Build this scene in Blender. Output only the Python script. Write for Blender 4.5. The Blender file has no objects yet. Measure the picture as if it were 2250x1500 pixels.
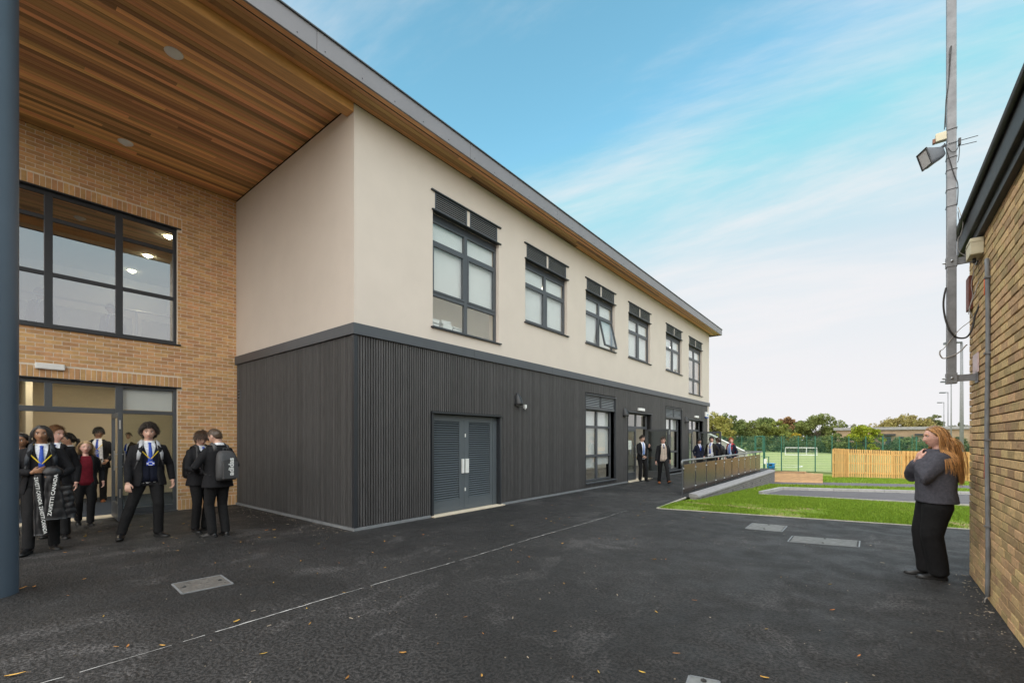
import bpy, bmesh, math, random
import numpy as np
from mathutils import Vector, Matrix

SC = bpy.context.scene
COL = SC.collection
# ---------------------------------------------------------------- camera, sky, sun, exposure
FPX, CX, HY, EYE = 982.0, 1125.0, 965.0, 1.51            # photo pixels: focal length, centre, horizon; eye height in metres
YAW = math.atan((1911 - 1125) / 982.0)
cam_d = bpy.data.cameras.new('camera'); cam = bpy.data.objects.new('camera', cam_d); COL.objects.link(cam)
cam.location = (0, 0, EYE); cam.rotation_euler = (math.radians(90), 0, YAW)
cam_d.sensor_width = 36; cam_d.lens = 36 * FPX / 2250; cam_d.shift_y = (HY - 750) / 2250
cam_d.clip_start = .05; cam_d.clip_end = 3000
SC.camera = cam
SUN_EL, SUN_AZ = math.radians(29), math.radians(-102)     # azimuth of the sun in the XY plane, measured from +X
world = bpy.data.worlds.new('World'); SC.world = world; world.use_nodes = True
def build_world():
    nt = world.node_tree; N, L = nt.nodes, nt.links; N.clear()
    out = N.new('ShaderNodeOutputWorld'); bg = N.new('ShaderNodeBackground')
    sky = N.new('ShaderNodeTexSky'); sky.sky_type = 'NISHITA'; sky.sun_disc = False
    sky.sun_elevation = SUN_EL; sky.sun_rotation = math.radians(90) - SUN_AZ
    sky.air_density = 1.0; sky.dust_density = .6; sky.ozone_density = 2.5
    tc = N.new('ShaderNodeTexCoord'); sep = N.new('ShaderNodeSeparateXYZ'); L.new(tc.outputs['Generated'], sep.inputs[0])
    def math_(op, a, b=None):
        m = N.new('ShaderNodeMath'); m.operation = op
        for i, v in enumerate((a, b)):
            if v is None: continue
            if isinstance(v, (int, float)): m.inputs[i].default_value = v
            else: L.new(v, m.inputs[i])
        return m.outputs[0]
    zc = math_('MAXIMUM', sep.outputs['Z'], 0.0)
    zz = math_('ADD', zc, .10)
    u = math_('DIVIDE', sep.outputs['X'], zz); v = math_('DIVIDE', sep.outputs['Y'], zz)
    comb = N.new('ShaderNodeCombineXYZ'); L.new(u, comb.inputs[0]); L.new(v, comb.inputs[1])
    mp = N.new('ShaderNodeMapping'); mp.inputs['Rotation'].default_value = (0, 0, math.radians(-75)); mp.inputs['Scale'].default_value = (.4, 1.2, 1); mp.inputs['Location'].default_value = (1.1, 7.7, 0)
    L.new(comb.outputs[0], mp.inputs['Vector'])
    n1 = N.new('ShaderNodeTexNoise'); n1.inputs['Scale'].default_value = .85; n1.inputs['Detail'].default_value = 9; n1.inputs['Roughness'].default_value = .62; n1.inputs['Distortion'].default_value = .45
    L.new(mp.outputs[0], n1.inputs['Vector'])
    cr = N.new('ShaderNodeValToRGB'); cr.color_ramp.elements[0].position = .44; cr.color_ramp.elements[1].position = .69
    cr.color_ramp.interpolation = 'EASE'
    L.new(n1.outputs['Fac'], cr.inputs[0])
    wisp = math_('MULTIPLY', cr.outputs[0], .80)
    hz = N.new('ShaderNodeMapRange'); hz.interpolation_type = 'SMOOTHERSTEP'
    hz.inputs['From Min'].default_value = .02; hz.inputs['From Max'].default_value = .60; hz.inputs['To Min'].default_value = 1; hz.inputs['To Max'].default_value = 0
    L.new(sep.outputs['Z'], hz.inputs['Value'])
    inv = math_('MULTIPLY', math_('SUBTRACT', 1.0, wisp), math_('SUBTRACT', 1.0, math_('MULTIPLY', hz.outputs[0], .97)))
    fac = math_('SUBTRACT', 1.0, inv)
    mix = N.new('ShaderNodeMix'); mix.data_type = 'RGBA'
    sat = N.new('ShaderNodeMix'); sat.data_type = 'RGBA'; sat.blend_type = 'MULTIPLY'; sat.inputs[0].default_value = 1.0
    L.new(sky.outputs[0], sat.inputs[6]); sat.inputs[7].default_value = SKY_TINT
    cl = N.new('ShaderNodeVectorMath'); cl.operation = 'MINIMUM'; L.new(sat.outputs[2], cl.inputs[0]); cl.inputs[1].default_value = (2.15, 3.10, 3.62)
    L.new(fac, mix.inputs[0]); L.new(cl.outputs[0], mix.inputs[6]); mix.inputs[7].default_value = CLOUD
    L.new(mix.outputs[2], bg.inputs['Color']); bg.inputs['Strength'].default_value = SKY_STRENGTH
    L.new(bg.outputs[0], out.inputs['Surface'])
SKY_STRENGTH = .05
SKY_TINT = (1.17, 1.66, 1.29, 1)
CLOUD = (3.80, 3.74, 3.80, 1)
build_world()
sun_d = bpy.data.lights.new('sun', 'SUN'); sun = bpy.data.objects.new('sun', sun_d); COL.objects.link(sun)
sun_d.energy = 1.5; sun_d.angle = math.radians(180); sun_d.color = (1.0, .925, .84)
sun.rotation_euler = Vector((-math.cos(SUN_EL) * math.cos(SUN_AZ), -math.cos(SUN_EL) * math.sin(SUN_AZ), -math.sin(SUN_EL))).to_track_quat('-Z', 'Y').to_euler()
sun.location = (-5, -20, 15)
SC.view_settings.view_transform = 'Standard'; SC.view_settings.look = 'None'; SC.view_settings.gamma = 1.0
SC.view_settings.use_curve_mapping = False; SC.view_settings.exposure = 2.26
SC.render.engine = 'CYCLES'
SC.cycles.max_bounces = 8; SC.cycles.diffuse_bounces = 5; SC.cycles.glossy_bounces = 4; SC.cycles.transmission_bounces = 6; SC.cycles.transparent_max_bounces = 12
SC.cycles.use_denoising = True
SC.cycles.sample_clamp_indirect = 6.0
# ---------------------------------------------------------------- photo pixel -> place
_s, _c = math.sin(YAW), math.cos(YAW)
def ray(px, py):
    u, v = (px - CX) / FPX, (HY - py) / FPX
    return np.array((-_s + u * _c, _c + u * _s, v))
def on_x(px, py, X): d = ray(px, py); return np.array((0, 0, EYE)) + d * (X / d[0])
def on_y(px, py, Y): d = ray(px, py); return np.array((0, 0, EYE)) + d * (Y / d[1])
def ground_px(px, py, z=0.0): d = ray(px, py); return np.array((0, 0, EYE)) + d * ((z - EYE) / d[2])
def depth_px(px, t, z=0.0): d = ray(px, HY); p = d * t; p[2] = z; return p
def terrain_z(y): return float(np.interp(y, [10.5, 22.5, 33, 44], [0, -.47, -.80, -1.27]))
def terrain_px(px, py, dz=0.0):
    d = ray(px, py); t = 1.0
    while t < 400:
        if EYE + d[2] * t < terrain_z(d[1] * t) + dz: break
        t *= 1.004
    return np.array((d[0] * t, d[1] * t, terrain_z(d[1] * t) + dz))
def project(p):
    dep = -_s * p[0] + _c * p[1]; lat = _c * p[0] + _s * p[1]
    if dep < .05: return None
    return CX + FPX * lat / dep, HY - FPX * (p[2] - EYE) / dep, dep
# ---------------------------------------------------------------- object helpers
def tag(o, label=None, cat=None, group=None, kind=None):
    if label: o['label'] = label
    if cat: o['category'] = cat
    if group: o['group'] = group
    if kind: o['kind'] = kind
    return o
def empty(name, loc=(0, 0, 0), rz=0.0):
    o = bpy.data.objects.new(name, None); COL.objects.link(o); o.location = tuple(float(a) for a in loc); o.rotation_euler = (0, 0, rz); o.empty_display_size = .1
    return o
def link_mesh(name, me, mat, parent=None, smooth=None):
    o = bpy.data.objects.new(name, me); COL.objects.link(o)
    if mat is not None:
        me.materials.clear(); me.materials.append(mat)
    if parent is not None: o.parent = parent
    if smooth is not None: me.polygons.foreach_set('use_smooth', [smooth] * len(me.polygons))
    return o
def mesh_obj(name, V, F, mat, parent=None, smooth=False):
    me = bpy.data.meshes.new(name); me.from_pydata([tuple(map(float, v)) for v in V], [], [tuple(f) for f in F]); me.update()
    return link_mesh(name, me, mat, parent, smooth)
def box_vf(a, b):
    (x0, y0, z0), (x1, y1, z1) = a, b
    V = [(x0, y0, z0), (x1, y0, z0), (x1, y1, z0), (x0, y1, z0), (x0, y0, z1), (x1, y0, z1), (x1, y1, z1), (x0, y1, z1)]
    return V, [(3, 2, 1, 0), (4, 5, 6, 7), (0, 1, 5, 4), (1, 2, 6, 5), (2, 3, 7, 6), (3, 0, 4, 7)]
class MB:
    """Collects shapes, then links them as one mesh object."""
    def __init__(s): s.V, s.F = [], []
    def add(s, vf):
        o = len(s.V); s.V += [tuple(v) for v in vf[0]]; s.F += [tuple(i + o for i in f) for f in vf[1]]; return s
    def box(s, a, b):
        a, b = [min(p, q) for p, q in zip(a, b)], [max(p, q) for p, q in zip(a, b)]
        return s.add(box_vf(a, b))
    def obox(s, c, ax, ay, az):
        """Box from its centre and three half-axis vectors."""
        c, ax, ay, az = map(lambda q: np.asarray(q, float), (c, ax, ay, az))
        V = [c + sx * ax + sy * ay + sz * az for sz in (-1, 1) for sx, sy in ((-1, -1), (1, -1), (1, 1), (-1, 1))]
        return s.add((V, [(3, 2, 1, 0), (4, 5, 6, 7), (0, 1, 5, 4), (1, 2, 6, 5), (2, 3, 7, 6), (3, 0, 4, 7)]))
    def tube(s, path, r, seg=10, flat=1.0):
        r = [r] * len(path) if isinstance(r, (int, float)) else r
        return s.add(tube_mesh(path, r, seg, flat))
    def build(s, name, mat, parent=None, smooth=False, bevel=0.0):
        me = bpy.data.meshes.new(name); me.from_pydata([tuple(map(float, v)) for v in s.V], [], s.F); me.update()
        if bevel:
            bm = bmesh.new(); bm.from_mesh(me)
            bmesh.ops.remove_doubles(bm, verts=bm.verts, dist=1e-5)
            bmesh.ops.bevel(bm, geom=[e for e in bm.edges if len(e.link_faces) == 2 and e.calc_face_angle(0) > .5], offset=bevel, segments=2, profile=.6, affect='EDGES')
            bm.to_mesh(me); bm.free()
        return link_mesh(name, me, mat, parent, smooth)
def rot_axis(a, t):
    return np.array(Matrix.Rotation(t, 3, Vector(a)))
# ---------------------------------------------------------------- materials
def make_mat(name, rgb, rough=.7, metal=0.0, var=0.0, scale=6.0, bump=0.0, bump_scale=None, sss=0.0, sheen=0.0, island=0.0, objrand=0.0, stretch=(1, 1, 1), spec=.5, dark=None, coat=0.0, hue=0.0, emit=None):
    """Principled material whose colour wanders with noise, from piece to piece and from object to object."""
    m = bpy.data.materials.new(name); m.use_nodes = True
    nt = m.node_tree; N, L = nt.nodes, nt.links
    b = N['Principled BSDF']; b.inputs['Roughness'].default_value = rough; b.inputs['Metallic'].default_value = metal
    b.inputs['Specular IOR Level'].default_value = spec
    rgb = tuple(rgb[:3])
    b.inputs['Base Color'].default_value = (*rgb, 1)
    if sss: b.inputs['Subsurface Weight'].default_value = sss; b.inputs['Subsurface Radius'].default_value = (.012, .005, .003); b.inputs['Subsurface Scale'].default_value = .6
    if sheen: b.inputs['Sheen Weight'].default_value = sheen; b.inputs['Sheen Roughness'].default_value = .6
    if coat: b.inputs['Coat Weight'].default_value = coat; b.inputs['Coat Roughness'].default_value = .15
    if emit: b.inputs['Emission Color'].default_value = (*emit[0], 1); b.inputs['Emission Strength'].default_value = emit[1]
    tc = N.new('ShaderNodeTexCoord'); mp = N.new('ShaderNodeMapping'); mp.inputs['Scale'].default_value = stretch
    L.new(tc.outputs['Object'], mp.inputs['Vector'])
    val = None
    def addv(sock, amp):
        nonlocal val
        mr = N.new('ShaderNodeMapRange'); mr.inputs['To Min'].default_value = 1 - amp; mr.inputs['To Max'].default_value = 1 + amp; L.new(sock, mr.inputs['Value'])
        if val is None: val = mr.outputs[0]
        else:
            mu = N.new('ShaderNodeMath'); mu.operation = 'MULTIPLY'; L.new(val, mu.inputs[0]); L.new(mr.outputs[0], mu.inputs[1]); val = mu.outputs[0]
    vec = mp.outputs[0]
    oi = None
    if objrand or island:
        oi = N.new('ShaderNodeObjectInfo'); geo = N.new('ShaderNodeNewGeometry')
        ad = N.new('ShaderNodeMath'); ad.operation = 'ADD'; L.new(oi.outputs['Random'], ad.inputs[0]); L.new(geo.outputs['Random Per Island'], ad.inputs[1])
        fr = N.new('ShaderNodeMath'); fr.operation = 'FRACT'; L.new(ad.outputs[0], fr.inputs[0])
        addv(fr.outputs[0], max(objrand, island))
        sh = N.new('ShaderNodeVectorMath'); sh.operation = 'ADD'; L.new(vec, sh.inputs[0])
        sc = N.new('ShaderNodeMath'); sc.operation = 'MULTIPLY'; sc.inputs[1].default_value = 31.0; L.new(fr.outputs[0], sc.inputs[0]); L.new(sc.outputs[0], sh.inputs[1]); vec = sh.outputs[0]
        m['rnd'] = 1
    if var:
        n = N.new('ShaderNodeTexNoise'); n.inputs['Scale'].default_value = scale; n.inputs['Detail'].default_value = 6; n.inputs['Roughness'].default_value = .6
        L.new(vec, n.inputs['Vector'])
        mr = N.new('ShaderNodeMapRange'); mr.inputs['From Min'].default_value = .3; mr.inputs['From Max'].default_value = .7; L.new(n.outputs['Fac'], mr.inputs['Value'])
        addv(mr.outputs[0], var)
    col = None
    if val is not None:
        mx = N.new('ShaderNodeVectorMath'); mx.operation = 'SCALE'; mx.inputs[0].default_value = rgb; L.new(val, mx.inputs['Scale']); col = mx.outputs[0]
    if dark is not None:                                   # stains of another colour: (rgb, scale, threshold, softness, amount)
        n = N.new('ShaderNodeTexNoise'); n.inputs['Scale'].default_value = dark[1]; n.inputs['Detail'].default_value = 7; n.inputs['Roughness'].default_value = .65; L.new(vec, n.inputs['Vector'])
        mr = N.new('ShaderNodeMapRange'); mr.interpolation_type = 'SMOOTHSTEP'; mr.inputs['From Min'].default_value = dark[2]; mr.inputs['From Max'].default_value = dark[2] + dark[3]; mr.inputs['To Max'].default_value = dark[4]; L.new(n.outputs['Fac'], mr.inputs['Value'])
        mi = N.new('ShaderNodeMix'); mi.data_type = 'RGBA'; L.new(mr.outputs[0], mi.inputs[0])
        if col is not None: L.new(col, mi.inputs[6])
        else: mi.inputs[6].default_value = (*rgb, 1)
        mi.inputs[7].default_value = (*dark[0], 1); col = mi.outputs[2]
    if hue and oi is not None:
        hs = N.new('ShaderNodeHueSaturation'); mr = N.new('ShaderNodeMapRange'); mr.inputs['To Min'].default_value = .5 - hue; mr.inputs['To Max'].default_value = .5 + hue
        wn = N.new('ShaderNodeTexWhiteNoise'); wn.noise_dimensions = '1D'; L.new(fr.outputs[0], wn.inputs['W']); L.new(wn.outputs['Value'], mr.inputs['Value']); L.new(mr.outputs[0], hs.inputs['Hue'])
        if col is not None: L.new(col, hs.inputs['Color'])
        else: hs.inputs['Color'].default_value = (*rgb, 1)
        col = hs.outputs[0]
    if col is not None: L.new(col, b.inputs['Base Color'])
    if bump:
        n = N.new('ShaderNodeTexNoise'); n.inputs['Scale'].default_value = bump_scale or scale * 6; n.inputs['Detail'].default_value = 5; L.new(vec, n.inputs['Vector'])
        bp = N.new('ShaderNodeBump'); bp.inputs['Strength'].default_value = bump; bp.inputs['Distance'].default_value = .01; L.new(n.outputs['Fac'], bp.inputs['Height']); L.new(bp.outputs[0], b.inputs['Normal'])
    return m
_cache = {}
def make_cached(kind, rgb, stripe=False):
    key = (kind, tuple(rgb))
    if key not in _cache: _cache[key] = make_mat(kind, rgb, .6, var=.15 if not stripe else .35, scale=30 if not stripe else 18)
    return _cache[key]
def M_shoe(rgb):
    key = ('shoe', tuple(rgb))
    if key not in _cache: _cache[key] = make_mat('shoe_leather', rgb, .32, var=.2, scale=20, bump=.05, bump_scale=90)
    return _cache[key]
PERSON_INFO = {}
M = {}
M['eye_white'] = make_mat('eye_white', (.70, .68, .66), .25)
M['iris'] = make_mat('iris', (.03, .02, .015), .15)
M['lash'] = make_mat('lash', (.03, .02, .016), .7)
M['steel'] = make_mat('brushed_steel', (.55, .56, .57), .32, 1.0, var=.08, scale=20, stretch=(1, 1, .1))
M['rubber'] = make_mat('rubber', (.012, .012, .012), .7)
M['white_plastic'] = make_mat('white_plastic', (.75, .75, .73), .45, var=.05, scale=12)
# ---------------------------------------------------------------- people
def smooth_noise(P, seed, freq, n=7):
    rs = np.random.RandomState(seed)
    out = np.zeros(len(P))
    for i in range(n):
        d = rs.normal(size=3); d /= np.linalg.norm(d)
        f = freq * (0.6 + 0.9 * rs.rand())
        w = rs.normal(size=3); w /= np.linalg.norm(w)
        out += np.sin(P @ d * f + 1.6 * np.sin(P @ w * f * 0.55 + rs.rand() * 6) + rs.rand() * 6.28)
    return out / n

def vn(v):
    v = np.asarray(v, float); n = np.linalg.norm(v)
    return v / n if n > 1e-9 else v

def tube_mesh(path, radii, seg=10, flat=1.0, cap=True):
    """A tapered tube through points, closed at both ends."""
    path = [np.asarray(p, float) for p in path]
    V, Fc = [], []
    n = len(path)
    ref = None
    for i in range(n):
        t = vn(path[min(i + 1, n - 1)] - path[max(i - 1, 0)])
        if ref is None:
            ref = np.array([1., 0, 0]) if abs(t[0]) < .8 else np.array([0, 1., 0])
        a = vn(ref - t * (ref @ t)); b = np.cross(t, a); ref = a
        for k in range(seg):
            th = 2 * math.pi * k / seg
            V.append(path[i] + radii[i] * (math.cos(th) * a + math.sin(th) * b * flat))
    for i in range(n - 1):
        for k in range(seg):
            k2 = (k + 1) % seg
            Fc.append((i * seg + k, i * seg + k2, (i + 1) * seg + k2, (i + 1) * seg + k))
    if cap:
        t0 = vn(path[0] - path[1]); t1 = vn(path[-1] - path[-2])
        V.append(path[0] + t0 * radii[0] * .6); V.append(path[-1] + t1 * radii[-1] * .6)
        c0, c1 = len(V) - 2, len(V) - 1
        for k in range(seg):
            k2 = (k + 1) % seg
            Fc.append((c0, k2, k)); Fc.append((c1, (n - 1) * seg + k, (n - 1) * seg + k2))
    return V, Fc

def ellipsoid(c, r, nu=14, nv=9, R=None):
    V, Fc = [], []
    c = np.asarray(c, float)
    for j in range(nv + 1):
        ph = math.pi * j / nv
        for i in range(nu):
            th = 2 * math.pi * i / nu
            v = np.array([r[0] * math.sin(ph) * math.cos(th), r[1] * math.sin(ph) * math.sin(th), r[2] * math.cos(ph)])
            if R is not None: v = R @ v
            V.append(c + v)
    for j in range(nv):
        for i in range(nu):
            i2 = (i + 1) % nu
            Fc.append((j * nu + i, (j + 1) * nu + i, (j + 1) * nu + i2, j * nu + i2))
    return V, Fc

class Acc:
    def __init__(s): s.V, s.F = [], []
    def add(s, vf):
        o = len(s.V); s.V += [tuple(v) for v in vf[0]]; s.F += [tuple(i + o for i in f) for f in vf[1]]; return s

def remeshed(name, acc, voxel, smooth=4, decimate=None, fac=.5):
    """Fuse the overlapping pieces of one body or garment into one continuous skin."""
    me = bpy.data.meshes.new(name); me.from_pydata(acc.V, [], acc.F); me.update()
    o = bpy.data.objects.new(name, me); COL.objects.link(o)
    m = o.modifiers.new('r', 'REMESH'); m.mode = 'VOXEL'; m.voxel_size = voxel; m.use_smooth_shade = True
    if smooth:
        m = o.modifiers.new('s', 'SMOOTH'); m.factor = fac; m.iterations = smooth
    if decimate:
        m = o.modifiers.new('d', 'DECIMATE'); m.ratio = decimate
    dg = bpy.context.evaluated_depsgraph_get()
    new = bpy.data.meshes.new_from_object(o.evaluated_get(dg))
    bpy.data.objects.remove(o); bpy.data.meshes.remove(me)
    new.name = name
    return new

def mesh_verts(me):
    a = np.empty(len(me.vertices) * 3); me.vertices.foreach_get('co', a); return a.reshape(-1, 3)
def set_verts(me, V):
    me.vertices.foreach_set('co', np.asarray(V, float).ravel()); me.update()
def mesh_normals(me):
    a = np.empty(len(me.vertices) * 3); me.vertex_normals.foreach_get('vector', a); return a.reshape(-1, 3)
def wrinkle(me, seed, amp, freq):
    V = mesh_verts(me); N = mesh_normals(me)
    Q = V * np.array([1, 1, 1.7])
    d = smooth_noise(Q, seed, freq) + .5 * smooth_noise(Q, seed + 5, freq * 2.2)
    set_verts(me, V + N * (d * amp)[:, None])

# --- the head: a sphere of directions pushed into a face that looks along +Y
def _head_dirs(nu=56, nv=40):
    D = []
    for j in range(1, nv):
        ph = math.pi * j / nv
        for i in range(nu):
            th = 2 * math.pi * i / nu
            D.append((math.sin(ph) * math.cos(th), math.sin(ph) * math.sin(th), math.cos(ph)))
    D += [(0, 0, 1), (0, 0, -1)]
    Fc = []
    for j in range(nv - 2):
        for i in range(nu):
            i2 = (i + 1) % nu
            Fc.append((j * nu + i, (j + 1) * nu + i, (j + 1) * nu + i2, j * nu + i2))
    t, b = len(D) - 2, len(D) - 1
    for i in range(nu):
        i2 = (i + 1) % nu
        Fc.append((t, i, i2)); Fc.append((b, (nv - 2) * nu + i2, (nv - 2) * nu + i))
    return np.array(D), Fc
HEAD_D, HEAD_F = _head_dirs()

def head_shape(D, female=False):
    x, y, z = D[:, 0].copy(), D[:, 1].copy(), D[:, 2].copy()
    X = .075 * x; Y = .096 * y; Z = .116 * z
    lo = np.clip(-z, 0, 1)
    X *= 1 - (.30 if not female else .36) * lo ** 1.5
    Y = np.where(y < 0, Y * (1 - .38 * lo ** 1.2), Y * (1 - .10 * lo))
    Y = np.where((y < 0) & (z > 0), Y * 1.06, Y)
    X = np.where(z > 0.1, X * (1 + .03 * np.clip(z, 0, .6)), X)
    fr = np.clip((y - .1) / .4, 0, 1)
    Y -= .006 * fr * np.exp(-(Z / .06) ** 2)
    g = lambda cx, cz, sx, sz: np.exp(-((np.abs(X) - cx) / sx) ** 2 - ((Z - cz) / sz) ** 2)
    Y += fr * (.004 * g(.026, .022, .020, .008) - .0085 * g(.031, .004, .014, .010)
               + .004 * g(.042, -.026, .018, .016) + .004 * g(.0, -.066, .020, .012)
               - .0035 * g(0, -.0635, .020, .0028) + .006 * g(0, -.100, .018, .014)
               - .003 * g(0, -.082, .020, .006))
    ridge = np.clip((.012 - Z) / .052, 0, 1) * (Z > -.040) + np.exp(-((Z + .040) / .007) ** 2) * (Z <= -.040)
    Y += fr * .024 * ridge * np.exp(-(X / (.0075 + .006 * np.clip(-Z / .04, 0, 1))) ** 2)
    Y += fr * .005 * g(.013, -.037, .007, .008)
    return np.stack([X, Y, Z], 1)

HAIRLINE = np.array([(0, .070), (30, .064), (52, .046), (68, .012), (80, -.012), (92, .012), (106, -.022), (125, -.058), (150, -.072), (180, -.076)], float)
def hair_mask(D, P, rec=0.0):
    az = np.degrees(np.abs(np.arctan2(D[:, 0], D[:, 1])))
    return P[:, 2] - (np.interp(az, HAIRLINE[:, 0], HAIRLINE[:, 1]) + rec)

def rot_xyz(pitch=0, yaw=0, roll=0):
    cx, sx = math.cos(pitch), math.sin(pitch); cy, sy = math.cos(yaw), math.sin(yaw); cz, sz = math.cos(roll), math.sin(roll)
    Rx = np.array([[1, 0, 0], [0, cx, -sx], [0, sx, cx]]); Rz = np.array([[cy, -sy, 0], [sy, cy, 0], [0, 0, 1]])
    Ry = np.array([[cz, 0, sz], [0, 1, 0], [-sz, 0, cz]])
    return Rz @ Rx @ Ry

def hair_strands(style, rs, female, k, T=None):
    """Locks of hair in head space: list of (points, root radius, tip radius)."""
    P = head_shape(HEAD_D, female)
    m = hair_mask(HEAD_D, P, {'buzz': .004}.get(style, 0))
    idx = np.where(m > 0)[0]
    wts = np.sqrt(np.maximum(1e-4, 1 - HEAD_D[idx, 2] ** 2)) + .1; wts /= wts.sum()
    n = {'short': 900, 'fringe': 1000, 'curly': 950, 'dreads': 170, 'long': 2300, 'ponytail': 700, 'buzz': 900, 'quiff': 900}[style]
    out = []
    for q in rs.choice(idx, n, p=wts):
        d = HEAD_D[q]; p = P[q].copy(); nn = vn(d / np.array([.075, .096, .116]))
        tang = lambda v: vn(v - nn * (v @ nn))
        if style in ('short', 'fringe', 'quiff'):
            front = d[1] > .15
            flow = np.array([(.55 if d[0] > -.02 else -.55) * abs(d[0]), 1.0 if d[2] > .45 else .25, -.75 if d[2] < .6 else -.05])
            if style == 'quiff': flow = np.array([.8, .35 if d[2] > .4 else .1, .35 if front and d[2] > .45 else -.5])
            L = (.058 if style != 'fringe' else .074) * (1.1 if d[2] > .3 else .5); r = .0026
            v = vn(tang(flow + rs.normal(size=3) * .25) + nn * ((.42 if style != 'quiff' else .28) if d[2] > .3 else .14)); steps = 5; grav = .30 if style != 'quiff' else .10
            if style == 'fringe' and front and d[2] > .4: L = .10
        elif style == 'buzz':
            L, r, steps, grav = .006, .0016, 2, 0; v = vn(nn + rs.normal(size=3) * .5)
        elif style == 'curly':
            L, r, steps, grav = .115, .0042, 9, 0; v = vn(nn + rs.normal(size=3) * .45 + np.array([0, .12, 0]))
            u = vn(np.cross(v, rs.normal(size=3))); w = np.cross(v, u); ph = rs.rand() * 6; cr = .010 + .009 * rs.rand()
            full = .040 * (1 if d[2] > -.1 else .6) + .020 * rs.rand() ** 2
            pts = []
            for t in np.linspace(0, 1, steps):
                a = ph + t * 8.5
                s_ = full * math.sin(min(1, t * 1.3) * math.pi / 2)
                q_ = p + v * s_ + (u * math.cos(a) + w * math.sin(a)) * cr * min(1, t * 3) + np.array([0, 0, -.022]) * t * t
                pts.append(q_)
            out.append((pts, r, r * .55)); continue
        elif style == 'dreads':
            L, r, steps, grav = .150, .0050, 9, .95
            side = 1 if p[0] >= 0 else -1
            v = vn(np.array([side * .8, -.15, .0]) * .9 + nn * .10) 
        elif style == 'ponytail':
            r, steps, grav = .0026, 7, 0; L = .16
            tgt = np.array([0, -.115, .03]); v = vn(tang(tgt - p) + nn * .1)
        else:
            L, r, steps, grav = .44 + .10 * rs.rand(), .0024, 15, .62
            side = 1 if p[0] >= 0 else -1
            v = vn(tang(np.array([side * .8, -.9, -.2])) + nn * .12)
        pts = [p - nn * .004]; st = L / steps; wob = rs.normal(size=3) * .05
        for i in range(steps):
            q_ = pts[-1] + v * st
            e = q_ / (np.array([.075, .098, .116]) + (.004 if style in ('dreads', 'long') else .010)); le = np.linalg.norm(e)
            keep = style in ('long', 'dreads') and q_[2] < -.02
            if le < 1: q_ = q_ / le
            if style == 'long':
                # fall over the shoulders and upper back
                if q_[2] < .05 and q_[1] > .012: q_[1] = .012 + (q_[1] - .012) * .3
                if q_[2] < -.03: q_ = q_ + np.array([-.05 * q_[0], -.0035, 0])
                zt = 1.626 + q_[2] * 1.05
                if zt < 1.50:
                    a_, b_, yc = torso_at(zt, T); ex = .062 + .010 * rs.rand()
                    s_ = math.hypot(q_[0] / (a_ + ex), (q_[1] - yc) / (b_ + ex))
                    if s_ < 1: q_ = np.array([q_[0] / max(s_, .2), yc + (q_[1] - yc) / max(s_, .2), q_[2]])
            v = vn(v + np.array([0, 0, -grav]) + wob * .5 + rs.normal(size=3) * (.02 if style != 'short' else .08))
            pts.append(q_)
        if style == 'ponytail':
            e = np.array([0, -.12, .03]); out.append((pts[:4] + [e], r, r)); continue
        out.append((pts, r, r * .35))
    if style == 'ponytail':
        for i in range(220):
            a = rs.normal(size=2) * .013
            pts = [np.array([a[0], -.112 + a[1] * .4, .03]), np.array([a[0] * 1.6, -.150 + a[1], .015]), np.array([a[0] * 2.2, -.165 + a[1], -.06]), np.array([a[0] * 2.4, -.160 + a[1] * 1.4, -.14]), np.array([a[0] * 1.6, -.150 + a[1], -.23 - .04 * rs.rand()])]
            out.append((pts, .0028, .001))
    return out

TORSO = np.array([  # height, half width, half depth, centre
    (.74, .178, .122, -.006), (.82, .180, .124, -.008), (.92, .176, .120, -.006), (1.02, .160, .110, 0), (1.14, .165, .114, .002), (1.27, .180, .122, .004),
    (1.34, .180, .116, 0), (1.395, .160, .100, -.006), (1.43, .124, .084, -.010), (1.458, .086, .070, -.014), (1.485, .064, .062, -.016), (1.53, .058, .060, -.012)])

def torso_at(z, T):
    return [np.interp(z, T[:, 0], T[:, i]) for i in (1, 2, 3)]

def torso_point(z, th, off, T):
    a, b, yc = torso_at(z, T)
    c, s_ = math.cos(th), math.sin(th); e = 2 / 2.35
    return np.array([(a + off) * math.copysign(abs(s_) ** e, s_), yc + (b + off) * math.copysign(abs(c) ** e, c), z])

def torso_shell(zs, off_in, off_out, gap, T, seg=40, flare=None):
    """A garment round the torso, open at the front by gap(z) metres on either side."""
    V, Fc = [], []
    n = seg + 1
    for z in zs:
        a = torso_at(z, T)[0]
        g = min(1.45, max(.0, math.asin(min(.98, gap(z) / (a + .02))))) ** 1.0
        g = g * 1.05
        fl = flare(z) if flare else 0
        for off in (off_out + fl, off_in + fl):
            for i in range(n):
                th = g + (2 * math.pi - 2 * g) * i / seg
                V.append(torso_point(z, th, off, T))
    m = len(zs)
    O = lambda r, i: r * 2 * n + i
    I = lambda r, i: r * 2 * n + n + i
    for r in range(m - 1):
        for i in range(seg):
            Fc.append((O(r, i), O(r, i + 1), O(r + 1, i + 1), O(r + 1, i)))
            Fc.append((I(r, i + 1), I(r, i), I(r + 1, i), I(r + 1, i + 1)))
        Fc.append((O(r, 0), O(r + 1, 0), I(r + 1, 0), I(r, 0)))
        Fc.append((O(r, seg), I(r, seg), I(r + 1, seg), O(r + 1, seg)))
    for i in range(seg):
        Fc.append((O(0, i + 1), O(0, i), I(0, i), I(0, i + 1)))
        Fc.append((O(m - 1, i), O(m - 1, i + 1), I(m - 1, i + 1), I(m - 1, i)))
    return V, Fc

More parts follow.
